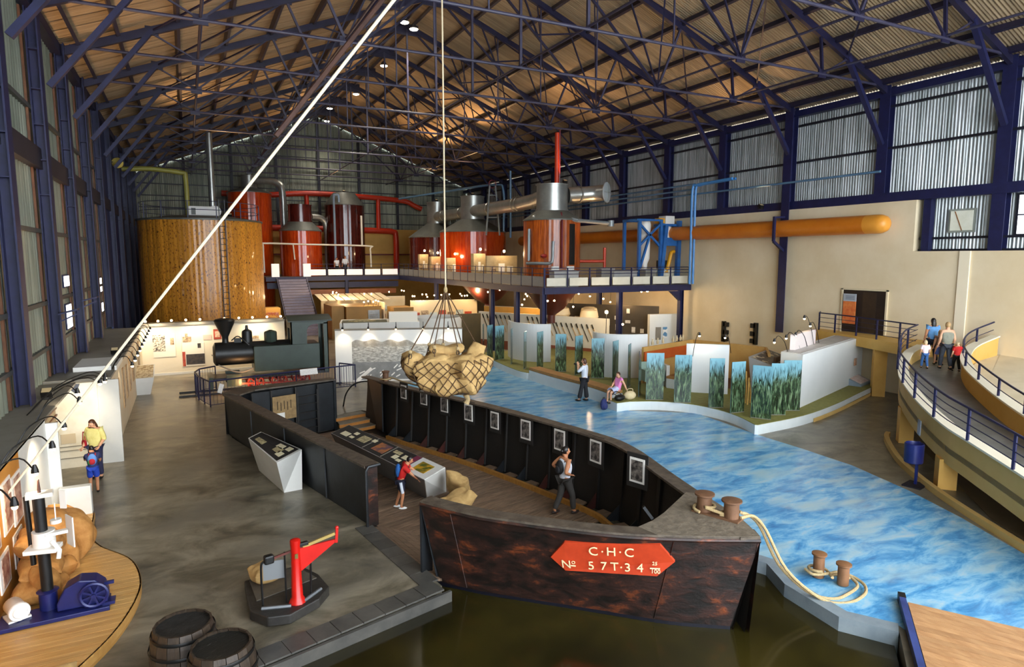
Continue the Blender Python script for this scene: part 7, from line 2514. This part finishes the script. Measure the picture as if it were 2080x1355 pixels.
def backpack(body, P, k, m, m2, s=1.0):
    c = (P['che'] + P['spi']) / 2 + V((0, -.15 * k, .02 * k))
    o = MB().ell(c, (.13 * k * s, .085 * k * s, .19 * k * s), 14, 10).out('backpack', m, None, True)
    p = MB().ell(c + V((0, -.075 * k * s, -.05 * k)), (.09 * k * s, .04 * k, .1 * k * s), 12, 8).out('pocket', m2, o, True)
    for x in (-.1, .1):
        MB().tube(catm([c + V((x * k, .06 * k, .14 * k)), P['che'] + V((x * k, .02 * k, .14 * k)), P['che'] + V((x * 1.1 * k, .13 * k, .02 * k)), c + V((x * 1.2 * k, .1 * k, -.14 * k))], 4), .016 * k, 5).out('strap', m2, o, True)
    return o


def onback(bag, body, label):
    bag.location = body.location
    bag.rotation_euler = body.rotation_euler
    tag(bag, label, 'backpack')


RTv, FWv = V((.8926, -.4509, 0)), V((.4509, .8926, 0))
HBLK = mat('black_hair', '#120e0d', '#1e1816', 30, .4)
HBRN = mat('brown_hair', '#3d2012', '#54301b', 30, .45)
HBLD = mat('blond_hair', '#a8865a', '#bc9b6c', 30, .5)
HFAIR = mat('fair_hair', '#cdb48a', '#dcc69e', 30, .5)
cl = lambda n, a, b=None: mat(n, a, b or a, 8, .8, bump=.05)

# woman in the barge
p = atz(1143, 1046, ZD)
f = RTv * .85 + FWv * .5
b, P, k = person((p.x + .05, p.y, ZD), (f.x, f.y), 1.74, 'woman in white sleeveless top and grey trousers with black backpack walking in the barge',
                 dict(sl=(-.17, -.02, 1.395), el=(-.33, -.14, 1.2), wl=(-.2, .0, 1.06), er=(.27, -.16, 1.16), wr=(.16, .06, 1.05), kl=(-.09, -.06, .5), al=(-.10, -.24, .12), tl=(-.1, -.12, .03), kr=(.1, .16, .52), ar=(.1, .2, .1), tr=(.1, .34, .035), look=(.2, 1, .0)),
                 cl('white_cotton', '#dfe3ea', '#cfd5df'), cl('charcoal_cloth', '#35322f', '#3d3a37'), HBLK, mat('dark_sandal', '#2a1c18'), sleeve=0, hairstyle='bun')
onback(backpack(b, P, k, cl('black_leather', '#131315'), cl('black_leather2', '#1c1c20'), .95), b, 'small black leather backpack worn by the woman in the barge')
# boy at the display case
p = atz(815, 1033, ZD)
f = RTv * .9 + FWv * .15
b, P, k = person((p.x, p.y, ZD), (f.x, f.y), 1.42, 'boy in red shirt and navy and white shorts leaning on the long display case',
                 dict(che=(0, .12, 1.27), spi=(0, .04, 1.12), nec=(0, .2, 1.41), hed=(0, .27, 1.5), sl=(-.17, .12, 1.36), sr=(.17, .12, 1.36), el=(-.2, .34, 1.2), wl=(-.18, .52, 1.06), er=(.2, .32, 1.16), wr=(.22, .52, .98), kl=(-.1, -.02, .5), al=(-.1, -.16, .09), tl=(-.1, -.02, .03), kr=(.1, .06, .5), ar=(.1, .0, .09), tr=(.1, .14, .03), look=(0, 1, -.35)),
                 cl('red_cotton', '#c01510', '#ae120d'), cl('navy_short', '#1b1c2e', '#24263a'), HBLK, mat('white_trainer', '#efeeea'), sleeve=.85, legs='shorts')
MB().tube([P['hr'] + V((.09 * k, 0, 0)), P['hr'].lerp(P['kr'], .88) + V((.07 * k, 0, 0))], .05 * k, 8).out('white_side_panel', cl('white_cotton', '#dfe3ea'), b, True)
onback(backpack(b, P, k, cl('blue_nylon', '#1e4f8f', '#2a6ab5'), cl('black_nylon', '#17171b'), 1.15), b, 'blue and black backpack worn by the boy in the red shirt')
# woman in yellow and the boy with the bright backpack
b, P, k = person((-2.48, 20.15, 0), (-.35, -.94), 1.66, 'woman in pale yellow top and navy trousers reading the mural beside the boy',
                 dict(hed=(0, .06, 1.565), look=(.25, 1, -.5), wl=(-.2, .2, .98), er=(.25, -.05, 1.12), wr=(.26, .12, .95)), cl('pale_yellow_knit', '#e3d88a', '#d8cb78'), cl('navy_cloth', '#1d1f3f', '#262848'), HBRN, BLACK, SKINP, 1.2, hairstyle='long')
hb = E('red_handbag', 'red shoulder handbag carried by the woman in yellow', 'bag', (-2.74, 20.28, .98), .4)
MB().ell((0, 0, 0), (.05, .16, .12), 12, 8).out('pouch', cl('red_leather', '#b3182a', '#9c1222'), hb, True)
MB().tube(catm([(0, -.12, .08), (0, -.06, .3), (0, .06, .3), (0, .12, .08)], 4), .012, 5).out('handle', MATS['red_leather'], hb, True)
f = FWv * .8 - RTv * .45
b, P, k = person((-2.42, 18.95, 0), (f.x, f.y), 1.24, 'small boy in navy shirt and blue shorts with bright backpack bending by the white plinth',
                 dict(che=(0, .12, 1.26), spi=(0, .05, 1.12), nec=(0, .2, 1.38), hed=(-.02, .28, 1.47), sl=(-.17, .12, 1.33), sr=(.17, .12, 1.33), el=(-.24, .28, 1.15), wl=(-.22, .5, 1.1), er=(.22, .22, 1.1), wr=(.16, .42, 1.0), look=(-.3, 1, -.4)),
                 cl('navy_tee', '#20264f', '#2a315e'), cl('royal_short', '#1a3aa0', '#2446b4'), HBLK, BLACK, sleeve=.7, legs='shorts')
bp_ = backpack(b, P, k, cl('bright_blue_nylon', '#5a86c8', '#6a96d6'), cl('red_nylon', '#b3202a'), 1.1)
MB().ell((P['che'] + P['spi']) / 2 + V((-.07 * k, -.22 * k, -.05 * k)), (.06 * k, .03 * k, .09 * k), 10, 6).out('green_pocket', cl('green_nylon', '#2f8f4a'), bp_, True)
onback(bp_, b, 'blue, red and green backpack worn by the small boy')
# woman with a camera on the blue floor
f = -RTv * .9 + FWv * .35
b, P, k = person((14.55, 22.1, .008), (f.x, f.y), 1.8, 'woman in white shirt and black flared trousers taking a photograph on the blue floor',
                 dict(el=(-.2, .2, 1.2), wl=(-.06, .3, 1.47), er=(.2, .2, 1.2), wr=(.06, .3, 1.47), kl=(-.1, .1, .5), al=(-.1, .2, .09), tl=(-.1, .34, .03), al_=0) if False else
                 dict(el=(-.2, .2, 1.2), wl=(-.07, .26, 1.44), er=(.2, .2, 1.2), wr=(.07, .26, 1.44), kl=(-.1, .1, .5), al=(-.11, .17, .09), tl=(-.11, .3, .03), kr=(.1, -.03, .5), ar=(.1, -.08, .09), tr=(.1, .06, .03)),
                 cl('white_cotton', '#dfe3ea'), cl('black_trouser', '#15151a', '#1c1c22'), HBRN, BLACK, SKINP, 1.35, 'flared', 'bob')
cm = E('camera', 'small black camera held up by the woman in white', 'camera', b.location + (Matrix.Rotation(b.rotation_euler[2], 3, 'Z') @ V((0, .36, 1.56))), b.rotation_euler[2])
MB().box((-.07, -.03, -.045), (.07, .03, .045)).out('camera_body', BLACK, cm, bev=.01)
MB().cyl((0, .03, 0), .035, .07, 12, 'Y').out('lens', BLACK, cm, True)
# seated girl
f = -RTv * .85 - FWv * .55
b, P, k = person((15.15, 20.62, .64 - .80 * .91), (f.x, f.y), 1.55, 'girl in pink top and white-blue skirt sitting at the end of the bench',
                 dict(pel=(0, 0, .9), spi=(0, -.05, 1.08), che=(0, -.1, 1.26), nec=(0, -.09, 1.41), hed=(0, -.05, 1.52), sl=(-.16, -.1, 1.36), sr=(.16, -.1, 1.36), el=(-.22, -.22, 1.12), wl=(-.28, -.3, .88), er=(.2, .05, 1.14), wr=(.1, .24, 1.05),
                      hl=(-.085, .05, .86), kl=(-.1, .46, .84), al=(-.1, .46, .42), tl=(-.1, .6, .37), hr=(.085, .05, .86), kr=(.09, .46, .84), ar=(.09, .48, .42), tr=(.1, .62, .37), look=(0, 1, -.2)),
                 cl('pink_cotton', '#d878b0', '#e48cc0'), cl('white_blue_skirt', '#c9c4e0', '#a8c0e0'), HBRN, BLACK, SKINP, .3, 'skirt')
t = E('blue_backpack', 'dark blue backpack standing on the blue floor before the girl', 'backpack', (14.42, 20.5, .0), .3)
MB().ell((0, 0, .22), (.17, .12, .24), 14, 10).out('bag', cl('dark_blue_nylon', '#1c2454', '#273063'), t, True)
MB().ell((0, -.1, .15), (.12, .05, .12), 12, 8).out('pocket', MATS['dark_blue_nylon'], t, True)
MB().tube(catm([(-.05, .0, .44), (-.04, 0, .5), (.04, 0, .5), (.05, 0, .44)], 3), .012, 5).out('handle', BLACK, t, True)
t = E('black_bag', 'black bag lying on the kerb beside the girl', 'bag', (15.0, 20.25, .362), .2)
MB().ell((0, 0, .12), (.26, .17, .13), 14, 8).out('bag', BLACK, t, True)
MB().tube(catm([(-.15, 0, .2), (-.25, .1, .32), (-.05, .1, .36), (.12, 0, .22)], 4), .015, 5).out('strap', BLACK, t, True)
t = E('beige_bag', 'beige cloth bag behind the girl on the green carpet', 'bag', (15.5, 20.25, .362), -.2)
MB().ell((0, 0, .17), (.26, .15, .18), 14, 8).out('bag', cl('beige_cloth', '#cdb98c', '#d8c69c'), t, True)
MB().tube(catm([(-.12, 0, .28), (-.1, 0, .42), (.1, 0, .42), (.12, 0, .28)], 4), .014, 5).out('handle', MATS['beige_cloth'], t, True)


# people on the ramp, seen from behind
def rampz(x, y):
    best = min(PO, key=lambda q: (q.x - x) ** 2 + (q.y - y) ** 2)
    b2 = min(PI_, key=lambda q: (q.x - x) ** 2 + (q.y - y) ** 2)
    d1, d2 = hypot(best.x - x, best.y - y), hypot(b2.x - x, b2.y - y)
    return ((best.z - .5) * d2 + (b2.z - .62) * d1) / (d1 + d2)


def onramp(x, y):
    z = 1.9
    for _ in range(4):
        q = atz(x, y, z)
        z = rampz(q.x, q.y)
    return (q.x, q.y, z)


walk = dict(kl=(-.1, .12, .52), al=(-.1, .16, .1), tl=(-.1, .3, .04), kr=(.1, -.02, .5), ar=(.1, -.2, .13), tr=(.1, -.08, .03))
ff = (FWv * .95 + RTv * .2)
person(onramp(1890, 737), (ff.x, ff.y), 1.72, 'woman with long black hair in a light blue shirt on the ramp', dict(walk), cl('light_blue_cotton', '#5f98d0', '#6ea6dc'), cl('black_navy_cloth', '#16182c'), HBLK, BLACK, SKIN, .5, 'trousers', 'long')
person(onramp(1877, 748), (ff.x, ff.y), 1.05, 'small fair-haired child in pink-white top and jeans on the ramp', dict(walk), cl('pink_white_cotton', '#e8cfd8', '#f0dfe6'), cl('blue_denim', '#2f5a94', '#3b68a4'), HFAIR, BLACK, SKINP, .9, 'trousers', 'bob')
person(onramp(1905, 742), (ff.x, ff.y), 1.3, 'girl in a blue skirt walking beside the adult in grey on the ramp', dict(walk), cl('dusty_brown_cotton', '#8a6a5a', '#967666'), cl('blue_skirt', '#4a5fa8', '#5670b8'), HBLD, BLACK, SKINP, .3, 'skirt')
person(onramp(1919, 750), (ff.x, ff.y), 1.74, 'blond adult in grey sleeveless top and dark trousers on the ramp', dict(walk), cl('grey_green_cotton', '#7d7d6c', '#88887a'), cl('dark_slate_cloth', '#2c3038', '#363a44'), HBLD, BLACK, SKINP, .0, 'trousers')
person(onramp(1942, 744), (ff.x, ff.y), 1.08, 'fair-haired child in red shirt and black trousers on the ramp', dict(walk, er=(.3, .1, 1.25), wr=(.3, .25, 1.42)), cl('red_cotton', '#c01510'), cl('black_cloth', '#17171a'), HFAIR, BLACK, SKINP, .8)
# two visitors on the far gallery
person((11.85, 57.9, ZM), (.2, -1), 1.6, 'visitor in white top with dark hair on the far gallery, the left one', None, cl('white_cotton', '#dfe3ea'), cl('black_cloth', '#17171a'), HBLK, BLACK, SKIN, .6)
person((12.6, 57.9, ZM), (-.3, -1), 1.75, 'visitor in white shirt and black trousers on the far gallery, the right one', None, cl('white_cotton', '#dfe3ea'), cl('black_cloth', '#17171a'), HBLK, BLACK, SKIN, 1.2)
